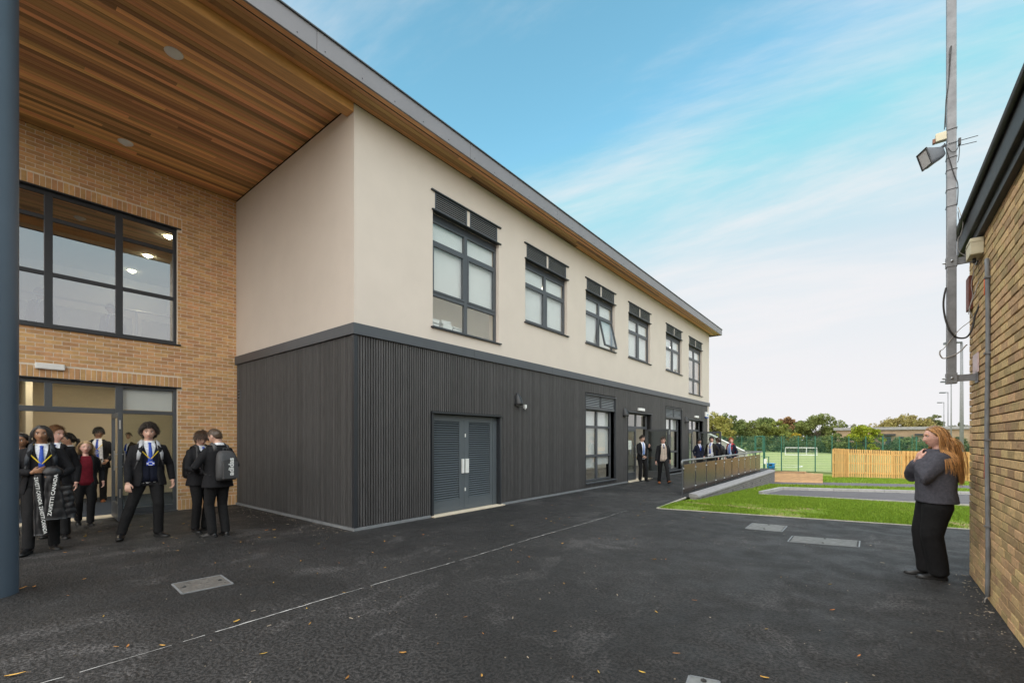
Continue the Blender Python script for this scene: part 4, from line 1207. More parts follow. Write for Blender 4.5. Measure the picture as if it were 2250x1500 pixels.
def window_lower(y0, y1, z0, z1):
    win = empty('window', (0, (y0 + y1) / 2 - FY0, z0)); win.parent = bld
    W0 = np.array((0, (y0 + y1) / 2 - FY0, z0)); fw = .055; ym = (y0 + y1) / 2; xf = FX - .16
    def sub(mb, name, mat, bevel=0.0):
        mb.V = [tuple(np.array(v) - BO - W0) for v in mb.V]; return mb.build(name, mat, win, False, bevel)
    global bpart
    old = bpart; bpart = lambda mb, name, mat, parent=None, smooth=False, bevel=0.0: sub(mb, name, mat, bevel)
    lz = z1 - .42
    for p, q in ((y0 + .02, ym - .03), (ym + .03, y1 - .02)): louvre_panel(win, p, q, lz + .03, z1 - .02, FX - .02, M['anthracite'], M['anthracite'], 6)
    mb = MB(); bar(mb, FX - .3, FX - .022, y0, y1, lz - .03, lz + .029); bar(mb, FX - .06, FX + .03, y0 - .05, y1 + .05, z1 - .018, z1 + .008); sub(mb, 'head_drip', M['anthracite'])
    mb = MB(); bar(mb, FX - .30, FX + .008, y0 - .045, y0, z0 - .05, z1); sub(mb, 'reveal_lining', M['anthracite_dark']); mb = MB(); bar(mb, FX - .30, FX + .008, y1, y1 + .045, z0 - .05, z1); sub(mb, 'reveal_lining', M['anthracite_dark'])
    mb = MB(); bar(mb, xf - .06, FX + .05, y0 - .03, y1 + .03, z0 - .05, z0 - .012); sub(mb, 'sill', M['anthracite'], .004)
    t1, t2 = z0 + .78, 1.90; top = lz - .03
    mb = MB()
    bar(mb, xf - .06, xf, y0, y0 + fw, z0 - .012, top); bar(mb, xf - .06, xf, y1 - fw, y1, z0 - .012, top); bar(mb, xf - .06, xf + .004, ym - .045, ym + .045, z0 - .012, top)
    bar(mb, xf - .06, xf - .001, y0 + fw, y1 - fw, z0 - .012, z0 + fw); bar(mb, xf - .06, xf - .001, y0 + fw, y1 - fw, top - .04, top)
    for t in (t1, t2): bar(mb, xf - .06, xf - .001, y0 + fw, ym - .046, t - .04, t + .04); bar(mb, xf - .06, xf - .001, ym + .046, y1 - fw, t - .04, t + .04)
    sub(mb, 'frame', M['anthracite'], .004)
    for p, q in ((y0 + fw, ym - .046), (ym + .046, y1 - fw)):
        for a, b in ((z0 + fw, t1 - .04), (t1 + .04, t2 - .04), (t2 + .04, top - .04)):
            gl = MB(); gl.box((xf - .035, p, a), (xf - .029, q, b)); sub(gl, 'pane', M['glass'])
    for i, (p, q) in enumerate(((y0 + .04, ym - .02), (ym + .02, y1 - .04))):
        mb = MB(); bar(mb, xf - .09, xf - .086, p, q, (.62, .70)[i] if y0 < 15 else 1.9, top); sub(mb, 'blind', M['blind'])
    bpart = old
for a in LOW: window_lower(*a)

def glass_leaf(parent, hinge, ang, wd, z0, z1, handle_side=1, glass='glass_clear', kick=.28, O=None):
    """A framed glass door leaf turned about its hinge; hinge and angle in building space."""
    g = empty('door_leaf', hinge, ang); g.parent = parent
    f = .085; t = .028
    mb = MB(); mb.box((0, -t, z0), (f, t, z1)); mb.box((wd - f, -t, z0), (wd, t, z1)); mb.box((f, -t + .001, z1 - f), (wd - f, t - .001, z1)); mb.box((f, -t + .001, z0), (wd - f, t - .001, z0 + kick))
    fr = mb.build('leaf_frame', M['anthracite'], g, False, .004)
    mb = MB(); mb.box((f, -.004, z0 + kick), (wd - f, .004, z1 - f)); mb.build('leaf_pane', M[glass], g)
    for sy in (-1, 1):
        mb = MB(); mb.box((wd - .10, sy * (t + .035), .95), (wd - .03, sy * (t + .05), 1.30)); mb.box((wd - .075, sy * t, 1.0), (wd - .055, sy * (t + .036), 1.02)); mb.box((wd - .075, sy * t, 1.23), (wd - .055, sy * (t + .036), 1.25)); mb.build('push_handle', M['steel'], g)
    mb = MB(); mb.box((.02, t, z1 - .075), (.30, t + .05, z1 - .02)); mb.build('door_closer', M['steel'], g)
    for z in (.45, 1.7): mb = MB(); mb.box((wd + .0005, -.012, z), (wd + .003, .012, z + .16)); mb.build('lock_plate', M['steel'], g)
    return g
def glazed_door(y0, y1, z1, open_ang, paper):
    dr = empty('door', (0, y0 - FY0, 0)); dr.parent = bld; W0 = np.array((0, y0 - FY0, 0)); xf = FX - .17; ym = (y0 + y1) / 2 + .02
    def sub(mb, name, mat, bevel=0.0):
        mb.V = [tuple(np.array(v) - BO - W0) for v in mb.V]; return mb.build(name, mat, dr, False, bevel)
    mb = MB(); bar(mb, FX - .33, FX + .008, y0 - .045, y0, 0.004, z1); sub(mb, 'reveal_lining', M['anthracite_dark']); mb = MB(); bar(mb, FX - .33, FX + .008, y1, y1 + .045, .004, z1); sub(mb, 'reveal_lining', M['anthracite_dark'])
    mb = MB(); bar(mb, FX - .33, FX + .03, y0 - .05, y1 + .05, z1, z1 + .030); sub(mb, 'head_drip', M['anthracite'])
    tz = 1.95; fw = .055
    mb = MB(); bar(mb, xf - .06, xf, y0, y0 + fw, .006, z1); bar(mb, xf - .06, xf, y1 - fw, y1, .006, z1); bar(mb, xf - .06, xf - .001, y0 + fw, y1 - fw, z1 - .05, z1 - .001); bar(mb, xf - .06, xf - .001, y0 + fw, y1 - fw, tz - .045, tz + .045); bar(mb, xf - .06, xf + .002, ym - .04, ym + .04, tz + .045, z1 - .05)
    sub(mb, 'frame', M['anthracite'], .004)
    for p, q in ((y0 + fw, ym - .04), (ym + .04, y1 - fw)):
        gl = MB(); gl.box((xf - .035, p, tz + .045), (xf - .029, q, z1 - .05)); sub(gl, 'pane', M['glass'])
    mb = MB(); mb.box((FX - .33, y0 - .02, .0), (FX + .06, y1 + .02, .024)); sub(mb, 'threshold', M['cream_stone'], .006)
    wd = ym - y0 - fw - .01
    glass_leaf(dr, (xf - .03 - FX, fw + .004, 0), math.radians(90), wd, .03, tz - .05)
    glass_leaf(dr, (xf - .03 - FX + .02, y1 - y0 - fw - .004, 0), math.radians(-90 + open_ang), wd, .03, tz - .05)
    if paper:
        gl = MB(); c = np.array((xf - .0, y0 + fw + wd * .42, 1.30)); gl.box((c[0] - .012, c[1] - .22, c[2] - .16), (c[0] - .010, c[1] + .22, c[2] + .17)); sub(gl, 'notice', make_mat('paper_notice', (.62, .66, .60), .8, dark=((.12, .16, .12), 9, .56, .03, .8), stretch=(1, 1.5, 4)))
    return dr
glazed_door(DOORS[0][0], DOORS[0][1], DOORS[0][3], 75, True)
glazed_door(DOORS[1][0], DOORS[1][1], DOORS[1][3], 80, False)

# louvred plant-room doors
dr = empty('louvred_door', (0, LOUV[0] - FY0, 0)); dr.parent = bld; W0 = np.array((0, LOUV[0] - FY0, 0))
def sub(mb, name, mat, bevel=0.0):
    mb.V = [tuple(np.array(v) - BO - W0) for v in mb.V]; return mb.build(name, mat, dr, False, bevel)
y0, y1, _, z1 = LOUV; xf = FX - .10
mb = MB(); bar(mb, FX - .20, FX + .004, y0 - .05, y0, .004, z1); sub(mb, 'reveal_lining', M['anthracite_dark'], .003); mb = MB(); bar(mb, FX - .20, FX + .004, y1, y1 + .05, .004, z1); sub(mb, 'reveal_lining', M['anthracite_dark'], .003)
mb = MB(); bar(mb, FX - .20, FX + .045, y0 - .07, y1 + .07, z1 + .001, z1 + .035); sub(mb, 'head_drip', M['anthracite_dark'], .003)
mb = MB(); bar(mb, FX - .22, FX + .085, y0 - .06, y1 + .10, 0, .026); sub(mb, 'threshold', M['cream_stone'], .006)
mb = MB(); bar(mb, xf - .06, xf + .004, y1 - .13, y1 - .0005, .027, z1 - .001); sub(mb, 'jamb', M['panel_grey'], .004)
ym = (y0 + y1) / 2 - .06
unit_sl = {}
for p, q in ((y0 + .015, ym - .003), (ym + .003, y1 - .14)):
    mb = MB(); f = .10; a, b = .032, z1 - .012; lz0, lz1 = .27, z1 - .14
    pa, pb = (p + .045, q - .13) if p < ym - .1 else (p + .13, q - .075)
    bar(mb, xf - .05, xf, p, pa, a, b); bar(mb, xf - .05, xf, pb, q, a, b); bar(mb, xf - .05, xf - .0005, pa, pb, a, lz0); bar(mb, xf - .05, xf - .0005, pa, pb, lz1, b)
    sub(mb, 'leaf_frame', M['panel_grey'], .003)
    mb = MB(); bar(mb, xf - .049, xf - .046, pa, pb, lz0, lz1); sub(mb, 'louvre_back', M['clad_back'])
    for yy in (pa + .006, pb - .006):
        mb = MB(); bar(mb, xf - .02, xf + .004, yy - .006, yy + .006, lz0, lz1); sub(mb, 'louvre_edge', M['panel_grey'])
    nsl = 34; hh = (lz1 - lz0) / nsl
    key = round(pb - pa, 3)
    if key not in unit_sl:
        m_ = MB(); m_.obox((0, 0, 0), (.014, 0, -hh * .30), (0, (pb - pa) / 2 - .012, 0), (.002, 0, .004)); me = bpy.data.meshes.new('slat'); me.from_pydata(m_.V, [], m_.F); me.update(); me.materials.append(M['panel_grey']); unit_sl[key] = me
    for i in range(nsl):
        o = bpy.data.objects.new('slat', unit_sl[key]); COL.objects.link(o); o.parent = dr; o.location = (xf - .020 - FX, (pa + pb) / 2 - y0, lz0 + hh * (i + .5))
mb = MB(); bar(mb, xf + .002, xf + .035, ym - .085, ym - .025, .80, 1.10); sub(mb, 'door_handle', M['white_plastic'], .006)
mb = MB(); bar(mb, xf + .002, xf + .030, ym + .02, ym + .12, .80, 1.10); sub(mb, 'door_handle', M['white_plastic'], .006)
for z in (1.56, .42): mb = MB(); bar(mb, xf + .001, xf + .015, ym + .012, ym + .04, z, z + .07); sub(mb, 'lock_plate', M['white_plastic'], .003)

# --- recessed porch wall of buff brick ---------------------------------
PY0, PY1 = -9.0, FY0
WUP = (-1.75, 2.98, 3.53, 5.98); WDN = (-1.75, 2.98, 0.0, 2.60)
w = wall_panel(PY0, PY1 + .25, 0, 7.03, [WUP, WDN], BX - .0045, BX - .33, 'x'); bw = bpart(w, 'brick_wall', M['buff_mortar'])
def chamfer_brick(L_, H_, D_, ch=.004):
    l, h = L_ / 2, H_ / 2
    back = [(-D_, -l, -h), (-D_, l, -h), (-D_, l, h), (-D_, -l, h)]; mid = [(-ch, -l, -h), (-ch, l, -h), (-ch, l, h), (-ch, -l, h)]; fr = [(0, -l + ch, -h + ch), (0, l - ch, -h + ch), (0, l - ch, h - ch), (0, -l + ch, h - ch)]
    V = back + mid + fr; Fc = [(8, 9, 10, 11)]
    for i in range(4):
        j = (i + 1) % 4; Fc += [(i, j, 4 + j, 4 + i), (4 + i, 4 + j, 8 + j, 8 + i)]
    return V, Fc
def lay_bricks(u0, u1, z0, z1, holes, ranges, course=.075, L_=.225, gap=.010, ph=0.0):
    """Stretcher bond; returns [u0,u1,z0,z1] of every brick, cut at openings and ends."""
    out = []; nrow = int(round((z1 - z0) / course))
    for r in range(nrow):
        a, b = z0 + r * course + gap / 2, z0 + (r + 1) * course - gap / 2
        segs = [(u0, u1)]
        for h in holes:
            if a < h[3] - .005 and b > h[2] + .005:
                ns = []
                for p, q in segs:
                    if h[0] > p: ns.append((p, min(q, h[0])))
                    if h[1] < q: ns.append((max(p, h[1]), q))
                segs = [s for s in ns if s[1] - s[0] > .03]
        off = (r % 2) * L_ / 2 + ph
        for p, q in segs:
            u = math.floor((p - off) / L_) * L_ + off
            while u < q:
                c, d = max(u + gap / 2, p + (gap / 2 if p > u0 else 0)), min(u + L_ - gap / 2, q)
                if d - c > .03: out.append((c, d, a, b))
                u += L_
    return out
def soldiers(u0, u1, z0, z1, w_=.075, gap=.010):
    n = int(round((u1 - u0) / w_)); w2 = (u1 - u0) / n
    return [(u0 + i * w2 + gap / 2, u0 + (i + 1) * w2 - gap / 2, z0 + gap / 2, z1 - gap / 2) for i in range(n)]
def shown(p):
    q = project(p); return q is not None and -10 < q[0] < 2260 and -10 < q[1] < 1510
def brick_pieces(parent, bricks, place, size, mat, stuff_name, rough=0.0, limit=300, vis=None):
    """The largest-in-view bricks as parts of their own, the others together."""
    sc = []
    for b in bricks:
        c = place((b[0] + b[1]) / 2, (b[2] + b[3]) / 2, 0); q = project(c)
        ok = shown(c) and (vis is None or vis(q[0], q[1]))
        if ok:
            p0, p1 = project(place(b[0], (b[2] + b[3]) / 2, 0)), project(place(b[1], (b[2] + b[3]) / 2, 0)); sc.append(abs(p1[0] - p0[0]) * (b[3] - b[2]) / q[2])
        else: sc.append(0)
    order = sorted(range(len(bricks)), key=lambda i: -sc[i]); own = set(i for i in order[:limit] if sc[i] > 0)
    cache = {}; rest = MB(); rs = np.random.RandomState(3)
    for i, b in enumerate(bricks):
        L_, H_ = b[1] - b[0], b[3] - b[2]; key = (round(L_ / .015) * .015 if L_ < .2 else .215, round(H_, 3))
        dx = rs.uniform(-rough, rough); rz = rs.uniform(-1, 1) * rough * 2
        u, z = (b[0] + b[1]) / 2, (b[2] + b[3]) / 2
        if i in own:
            if key not in cache:
                V, Fc = chamfer_brick(key[0], key[1], size); me = bpy.data.meshes.new('brick'); me.from_pydata(V, [], Fc); me.update(); me.materials.append(mat); cache[key] = me
            o = bpy.data.objects.new('brick', cache[key]); COL.objects.link(o); o.parent = parent
            c = place(u, z, dx); o.location = tuple(np.array(c) - parent_origin(parent)); o.rotation_euler = (0, 0, place.rot + rz * .5); o.scale = (1, L_ / key[0], 1)
        else:
            V, Fc = chamfer_brick(L_, H_, size); ca, sa = math.cos(place.rot), math.sin(place.rot)
            c = np.array(place(u, z, dx)) - parent_origin(parent)
            rest.add(([(c[0] + v[0] * ca - v[1] * sa, c[1] + v[0] * sa + v[1] * ca, c[2] + v[2]) for v in V], Fc))
    if rest.V:
        o = rest.build(stuff_name, mat, parent); o['kind'] = 'stuff'
def parent_origin(p):
    v = np.zeros(3)
    while p is not None: v = v + np.array(p.location); p = p.parent
    return v
class Place:
    def __init__(s, f, rot): s.f, s.rot = f, rot
    def __call__(s, u, z, d): return s.f(u, z, d)
SOLD = .225
br = lay_bricks(PY0, PY1 + .05, .0, 7.05, [WUP, WDN, (WUP[0], WUP[1] + .08, WUP[3], WUP[3] + SOLD), (WDN[0], WDN[1] + .08, WDN[3], WDN[3] + SOLD), (WDN[1], PY1 + .1, 0, SOLD), (PY0, WDN[0], 0, SOLD)], None)
br = [b for b in br if b[3] < 7.06]
br += soldiers(WUP[0], WUP[1] + .075, WUP[3], WUP[3] + SOLD) + soldiers(WDN[0], WDN[1] + .075, WDN[3], WDN[3] + SOLD) + soldiers(WDN[1], PY1 + .05, 0, SOLD)
brick_pieces(bw, br, Place(lambda u, z, d: (BX + d, u, z), 0.0), .05, M['buff_brick'], 'far_bricks', .0008, vis=lambda x, y: x > 42)
# glazing of the porch wall: big window above, doors below
def porch_glazing(name, box, cols, rows_, x, gl, sill):
    y0, y1, z0, z1 = box
    win = empty(name, (x - FX, y1 - FY0, z0)); win.parent = bld; W0 = np.array((x - FX, y1 - FY0, z0))
    def sub(mb, nm, mat, bevel=0.0):
        mb.V = [tuple(np.array(v) - BO - W0) for v in mb.V]; return mb.build(nm, mat, win, False, bevel)
    mb = MB(); fw = .06
    bar(mb, x - .07, x, y0, y0 + fw, z0, z1); bar(mb, x - .07, x, y1 - fw, y1, z0, z1); bar(mb, x - .07, x - .0005, y0 + fw, y1 - fw, z1 - .07, z1)
    if sill: bar(mb, x - .07, x - .0005, y0 + fw, y1 - fw, z0, z0 + .07)
    for c in cols: bar(mb, x - .07, x + .003, c - .055, c + .055, z0, z1 - .07)
    ce = [y0 + fw] + [q for c in cols for q in (c - .055, c + .055)] + [y1 - fw]
    cells = [(ce[i], ce[i + 1]) for i in range(0, len(ce), 2)]
    return win, sub, mb, cells
cols = [-.86, .105, 1.07, 2.045]
win, sub, mb, cells = porch_glazing('porch_window', WUP, cols, None, BX - .06, None, True)
for p, q in cells:
    for t in (5.50, 4.50): mb.box((BX - .13, p, t - .035), (BX - .061, q, t + .035))
sub(mb, 'frame', M['anthracite_dark'], .004)
for p, q in cells:
    for a, b in ((3.60, 4.465), (4.535, 5.465), (5.535, 5.91)):
        gl = MB(); gl.box((BX - .098, p, a), (BX - .092, q, b)); sub(gl, 'pane', M['glass_up'])
mb = MB(); mb.box((BX - .1, WUP[0] - .03, WUP[2] - .03), (BX + .05, WUP[1] + .05, WUP[2] - .002)); sub(mb, 'sill', M['anthracite_dark'], .004)
mb = MB(); mb.box((BX - .1, WUP[0] - .03, WUP[3] - .004), (BX + .04, WUP[1] + .06, WUP[3] + .018)); sub(mb, 'head_drip', M['anthracite_dark'], .003)
win, sub, mb, cells = porch_glazing('porch_entrance', WDN, [2.045], None, BX - .06, None, False)
p, q = cells[1]
TZ = 2.06
mb.box((BX - .13, WDN[0] + .06, TZ - .05), (BX - .0615, 1.99, TZ + .05)); mb.box((BX - .13, p, TZ - .035), (BX - .0615, q, TZ + .035))
mb.box((BX - .13, 1.07 - .05, TZ + .05), (BX - .0605, 1.07 + .05, WDN[3] - .07))
mb.box((BX - .13, p, .02), (BX - .0615, q, .14)); mb.box((BX - .13, p, .98), (BX - .0615, q, 1.05))
sub(mb, 'frame', M['anthracite'], .004)
for (a, b, c, d) in ((p, q, .14, .98), (p, q, 1.05, TZ - .035), (p, q, TZ + .035, 2.53), (WDN[0] + .06, 1.02, TZ + .05, 2.53), (1.12, 1.99, TZ + .05, 2.53)):
    gl = MB(); gl.box((BX - .098, a, c), (BX - .092, b, d)); sub(gl, 'pane', M['glass_clear'] if d < 2.1 else M['glass'])
mb = MB(); mb.box((BX - .16, p, TZ + .05), (BX - .155, q, 2.55)); sub(mb, 'blind', M['blind'])
mb = MB(); mb.box((BX - .1, WDN[0] - .03, WDN[3] - .004), (BX + .04, WDN[1] + .06, WDN[3] + .018)); sub(mb, 'head_drip', M['anthracite_dark'], .003)
mb = MB(); mb.box((BX - .3, WDN[0], 0), (BX + .07, 2.02, .020)); sub(mb, 'threshold', M['cream_stone'], .005)
mb = MB(); mb.box((BX - .15, 2.03, 0), (BX + .05, 2.98, .019)); sub(mb, 'sill', M['anthracite'], .004)
glass_leaf(win, (.0, 1.955 - 2.98, 0), math.radians(-4), .93, .025, TZ - .06, kick=.30)
# interiors --------------------------------------------------------------
def room(name, x0, x1, y0, y1, z0, z1, wall, floor, ceil, parts='wfc'):
    g = empty(name, (x1 - FX, y0 - FY0, z0)); g.parent = bld; O = np.array((x1 - FX, y0 - FY0, z0)) + BO
    def s_(mb, nm, mat): mb.V = [tuple(np.array(v) - O) for v in mb.V]; return mb.build(nm, mat, g)
    mb = MB(); mb.box((x0 - .05, y0, z0), (x0, y1, z1)); mb.box((x0, y0 - .05, z0), (x1, y0, z1)); mb.box((x0, y1, z0), (x1, y1 + .05, z1)); s_(mb, 'room_wall', wall)
    mb = MB(); mb.box((x0, y0, z0 - .02), (x1, y1, z0)); s_(mb, 'room_floor', floor)
    mb = MB(); mb.box((x0, y0, z1), (x1, y1, z1 + .02)); s_(mb, 'room_ceiling', ceil)
    return g, s_
g, s_ = room('entrance_hall', -15.6, BX - .335, -3.2, 4.0, .012, 2.92, M['room_wall'], M['room_floor'], M['room_ceiling'])
mb = MB(); mb.box((-15.6, .95, .02), (-13.9, 1.05, 2.9)); s_(mb, 'partition', M['room_wall'])
mb = MB(); mb.box((-13.9 + .0, 1.16, 1.25), (-13.86, 1.26, 1.52)); s_(mb, 'door_reader', M['rubber'])
lt = ray(105, 906); c = np.array((0, 0, EYE)) + lt * ((2.86 - EYE) / lt[2])
mb = MB(); mb.box((-13.45, .05, 2.85), (-13.30, 1.35, 2.90)); s_(mb, 'ceiling_lamp', M['tube_lit'])
mb = MB(); mb.box((-13.8, 2.2, 2.87), (-13.2, 2.8, 2.915)); s_(mb, 'ceiling_lamp', M['tube_lit'])
g, s_ = room('upper_landing', -16.5, BX - .335, -3.2, 4.0, 3.30, 6.06, M['room_white'], M['room_floor_grey'], M['room_ceiling'])
for (px, py) in ((371, 521), (325, 563), (290, 596)):
    d = ray(px, py); c = np.array((0, 0, EYE)) + d * ((6.045 - EYE) / d[2])
    mb = MB(); mb.add(tube_mesh([(c[0], c[1], 6.055), (c[0], c[1], 6.045)], [.085, .085], 20)); s_(mb, 'ceiling_lamp', M['lamp_lit'])
mb = MB(); mb.tube([(-13.0, -3.1, 4.42), (-13.0, 3.9, 4.42)], .022); s_(mb, 'landing_rail', M['steel'])
for yy in (-1.6, -.2, 1.2, 2.6):
    mb = MB(); mb.tube([(-13.0, yy, 3.31), (-13.0, yy, 4.42)], .022); s_(mb, 'landing_post', M['steel'])
    mb = MB(); mb.box((-13.006, yy + .08, 3.42), (-12.994, yy + 1.32, 4.25)); s_(mb, 'landing_pane', M['glass_clear'])
g, s_ = room('upper_classroom', -11.0, FX - .305, FY0 + .31, 24.5, 3.42, 6.45, M['room_white'], M['room_floor_grey'], M['room_ceiling'])
for yy in np.arange(5.4, 24, 3.0):
    mb = MB(); mb.box((-8.6, yy, 6.40), (-8.3, yy + 1.2, 6.44)); s_(mb, 'ceiling_lamp', M['tube_lit'])
# stacked white papers on the window ledge
for i, (yy, hh) in enumerate(((6.02, .20), (6.36, .22), (6.68, .14))):
    for j in range(5):
        mb = MB(); zz = 3.73 + j * hh / 5; mb.obox((FX - .30 + random.uniform(-.02, .02), yy + random.uniform(-.02, .02), zz + hh / 10), (.10, .01 * random.uniform(-1, 1), 0), (0, .13, .008 * random.uniform(-1, 1)), (0, 0, hh / 10 - .002)); s_(mb, 'paper_stack', M['white_plastic'])
g, s_ = room('ground_classroom', -11.0, FX - .345, 10.5, 24.5, .012, 3.1, M['room_white'], M['room_floor_grey'], M['room_ceiling'])
for yy in (12, 15.4, 19, 22):
    mb = MB(); mb.box((-8.6, yy, 3.05), (-8.3, yy + 1.2, 3.09)); s_(mb, 'ceiling_lamp', M['tube_lit'])
for yy, xx in ((12.6, -7.9), (15.4, -8.2), (19.3, -7.8), (22.2, -8.3), (16.2, -9.2)):
    mb = MB(); mb.box((xx - .35, yy - .6, .70), (xx + .35, yy + .6, .73))
    for sx in (-.3, .3):
        for sy in (-.52, .52): mb.box((xx + sx - .02, yy + sy - .02, .014), (xx + sx + .02, yy + sy + .02, .70))
    s_(mb, 'desk', M['pine_bed'])
# fittings on the outside ----------------------------------------------------
def bulkhead(y, z):
    """Tapered wall lamp: a half dome that leans out at the foot."""
    g = empty('wall_lamp', (0, y - FY0, z)); g.parent = bld
    V, Fc = [], []; rows_ = [(.0, .105, .16), (.05, .105, .165), (.14, .095, .135), (.22, .075, .09), (.28, .045, .045), (.305, .015, .012)]
    n_ = 13
    for (zz, a, b) in rows_:
        for i in range(n_):
            th = -math.pi / 2 + math.pi * i / (n_ - 1); V.append((.002 + b * math.cos(th) ** .8 if math.cos(th) > 0 else .002, a * math.sin(th), zz - .15))
    for r in range(len(rows_) - 1):
        for i in range(n_ - 1): Fc.append((r * n_ + i, r * n_ + i + 1, (r + 1) * n_ + i + 1, (r + 1) * n_ + i))
    Fc.append(tuple(range(n_))[::-1]); Fc.append(tuple(range((len(rows_) - 1) * n_, len(rows_) * n_)))
    mesh_obj('lamp_housing', V, Fc, M['lamp_black'], g, True)
    mb = MB(); mb.box((.02, -.07, -.158), (.12, .07, -.150)); mb.build('lamp_lens', M['frosted'], g)
for y, z in ((8.45, 2.47), (14.44, 2.45), (21.0, 2.42)): bulkhead(y, z)
mb = MB(); mb.box((FX, 8.71, 2.27), (FX + .05, 8.78, 2.36)); mb.box((FX + .015, 8.73, 2.24), (FX + .035, 8.76, 2.27)); bpart(mb, 'sensor', M['white_plastic'], bevel=.006)
for y in (15.85, 22.6):
    mb = MB(); mb.box((FX + .001, y - .27, 2.555), (FX + .07, y + .27, 2.66)); bpart(mb, 'emergency_light', M['white_plastic'], bevel=.015)
mb = MB(); c = (on_x(78, 806, BX) + on_x(140, 806, BX)) / 2; mb.box((BX + .001, c[1] - .19, 2.76), (BX + .075, c[1] + .19, 2.87)); bpart(mb, 'emergency_light', M['white_plastic'], bevel=.02)
al = empty('alarm_box', (0, 24.28 - FY0, 2.77)); al.parent = bld
mb = MB(); mb.box((.001, -.24, -.10), (.09, .24, .15)); mb.build('alarm_casing', M['white_plastic'], al, bevel=.03)
mb = MB(); mb.box((.01, -.21, -.165), (.085, .21, -.101)); mb.build('strobe', make_mat('blue_lens', (.02, .08, .40), .2), al, bevel=.02)
mb = MB(); mb.box((.0905, -.13, -.02), (.093, .13, .03)); mb.build('alarm_print', make_mat('blue_print', (.10, .25, .55), .6), al)
mb = MB(); mb.box((BX + .10, FY0 - .012, 2.42), (BX + .26, FY0 + .052, 2.66)); gv = bpart(mb, 'vent_grille', M['anthracite'], bevel=.004)
for z in (2.47, 2.54, 2.61): mb = MB(); mb.box((BX + .13, FY0 - .014, z - .012), (BX + .23, FY0 - .0125, z + .012)); bpart(mb, 'vent_slot', M['clad_back'], gv)
# ---------------------------------------------------------------- old brick building on the right
ob = empty('brick_building', (RX, RY, 0)); tag(ob, 'old low building of weathered yellow-brown brick with black roof edge', 'building')
OB = np.array((RX, RY, 0)); OZ = 3.60; OY0 = -6.0; OX1 = 12.0
def opart(mb, name, mat, parent=None, smooth=False, bevel=0.0):
    mb.V = [tuple(np.array(v) - OB) for v in mb.V]; return mb.build(name, mat, parent or ob, smooth, bevel)
mb = MB(); mb.box((RX + .014, OY0, -.3), (OX1, RY - .014, OZ)); ow = opart(mb, 'brick_wall', M['old_mortar'])
br = lay_bricks(OY0, RY, -.075, OZ, [], None, ph=.04)
br = [(a, b, c, d) for a, b, c, d in br]
brick_pieces(ow, br, Place(lambda u, z, d: (RX + d, u, z), math.pi), .05, M['old_brick'], 'far_bricks', .0022, limit=300)
br = lay_bricks(RX + .0, OX1, -.075, OZ, [], None, ph=.07)
brick_pieces(ow, br, Place(lambda u, z, d: (u, RY + d, z), math.pi / 2), .05, M['old_brick'], 'end_wall_bricks', .0022, limit=0)
mb = MB(); mb.box((RX - .09, OY0, OZ - .02), (OX1, RY + .10, OZ + .23)); opart(mb, 'roof_fascia', M['black_roof'], bevel=.012)
mb = MB(); mb.tube([(RX - .11, OY0, OZ + .20), (RX - .11, RY + .12, OZ + .20)], .028, 8); opart(mb, 'roof_lip', M['black_roof'], smooth=True)
mb = MB(); mb.box((RX - .05, OY0, OZ - .10), (RX + .02, RY + .06, OZ - .021)); opart(mb, 'soffit_board', M['black_roof'], bevel=.005)
# conduit down the wall, with a loose end at the foot
cy = 5.975
pts = [(RX - .020 + .004 * math.sin(z * 3.1), cy + .004 * math.sin(z * 2.3 + 1), z) for z in np.linspace(3.18, .06, 26)]
cd = empty('wall_conduit', (RX - .02, cy, .05)); tag(cd, 'grey conduit strip running down the old brick wall beside its corner', 'conduit')
mb = MB(); mb.V = []; mb.tube(pts, .017, 8, .8); mb.V = [tuple(np.array(v) - np.array((RX - .02, cy, .05))) for v in mb.V]; mb.build('conduit_pipe', make_mat('weathered_grey_conduit', (.17, .18, .19), .6, var=.4, scale=6, stretch=(1, 1, .6)), cd, True)
mb = MB(); mb.tube([(0, 0, .01), (-.012, .012, -.02), (-.02, -.01, -.045)], .006, 6); mb.tube([(0, 0, .01), (-.02, -.006, -.03)], .005, 6); mb.build('frayed_end', M['cable_grey'], cd, True)
mb = MB(); mb.tube([(-.016, .012, z) for z in (2.95, 2.9, 2.85, 2.80)], .006, 6); oc = make_mat('orange_cable', (.55, .10, .02), .5); mb.build('orange_cable', oc, cd, True); mb = MB(); mb.tube([(-.016, .012, z) for z in (1.32, 1.2, 1.1)], .005, 6); mb.build('orange_cable', oc, cd, True)
for z in (.7, 1.5, 2.3, 3.0):
    mb = MB(); mb.box((-.022, -.024, z - .05), (.018, .024, z - .035)); mb.build('conduit_clip', M['galv'], cd)
# small plates on the wall
o = MB().box((RX - .012, 6.52, 2.20), (RX - .002, 6.80, 2.40)).build('wall_sign', make_mat('faded_white_sign', (.62, .48, .48), .5, var=.08, scale=5, dark=((.50, .26, .27), 16, .55, .1, .5))); tag(o, 'faded pinkish white sign plate fixed to the old brick wall', 'sign')
o = MB().box((RX - .035, 6.86, 2.92), (RX - .003, 7.04, 3.28)).build('alarm_plate', make_mat('rusty_red_box', (.16, .045, .03), .6, var=.3, scale=9), bevel=.006); tag(o, 'rusty red box on the old brick wall under the roof corner', 'alarm box')
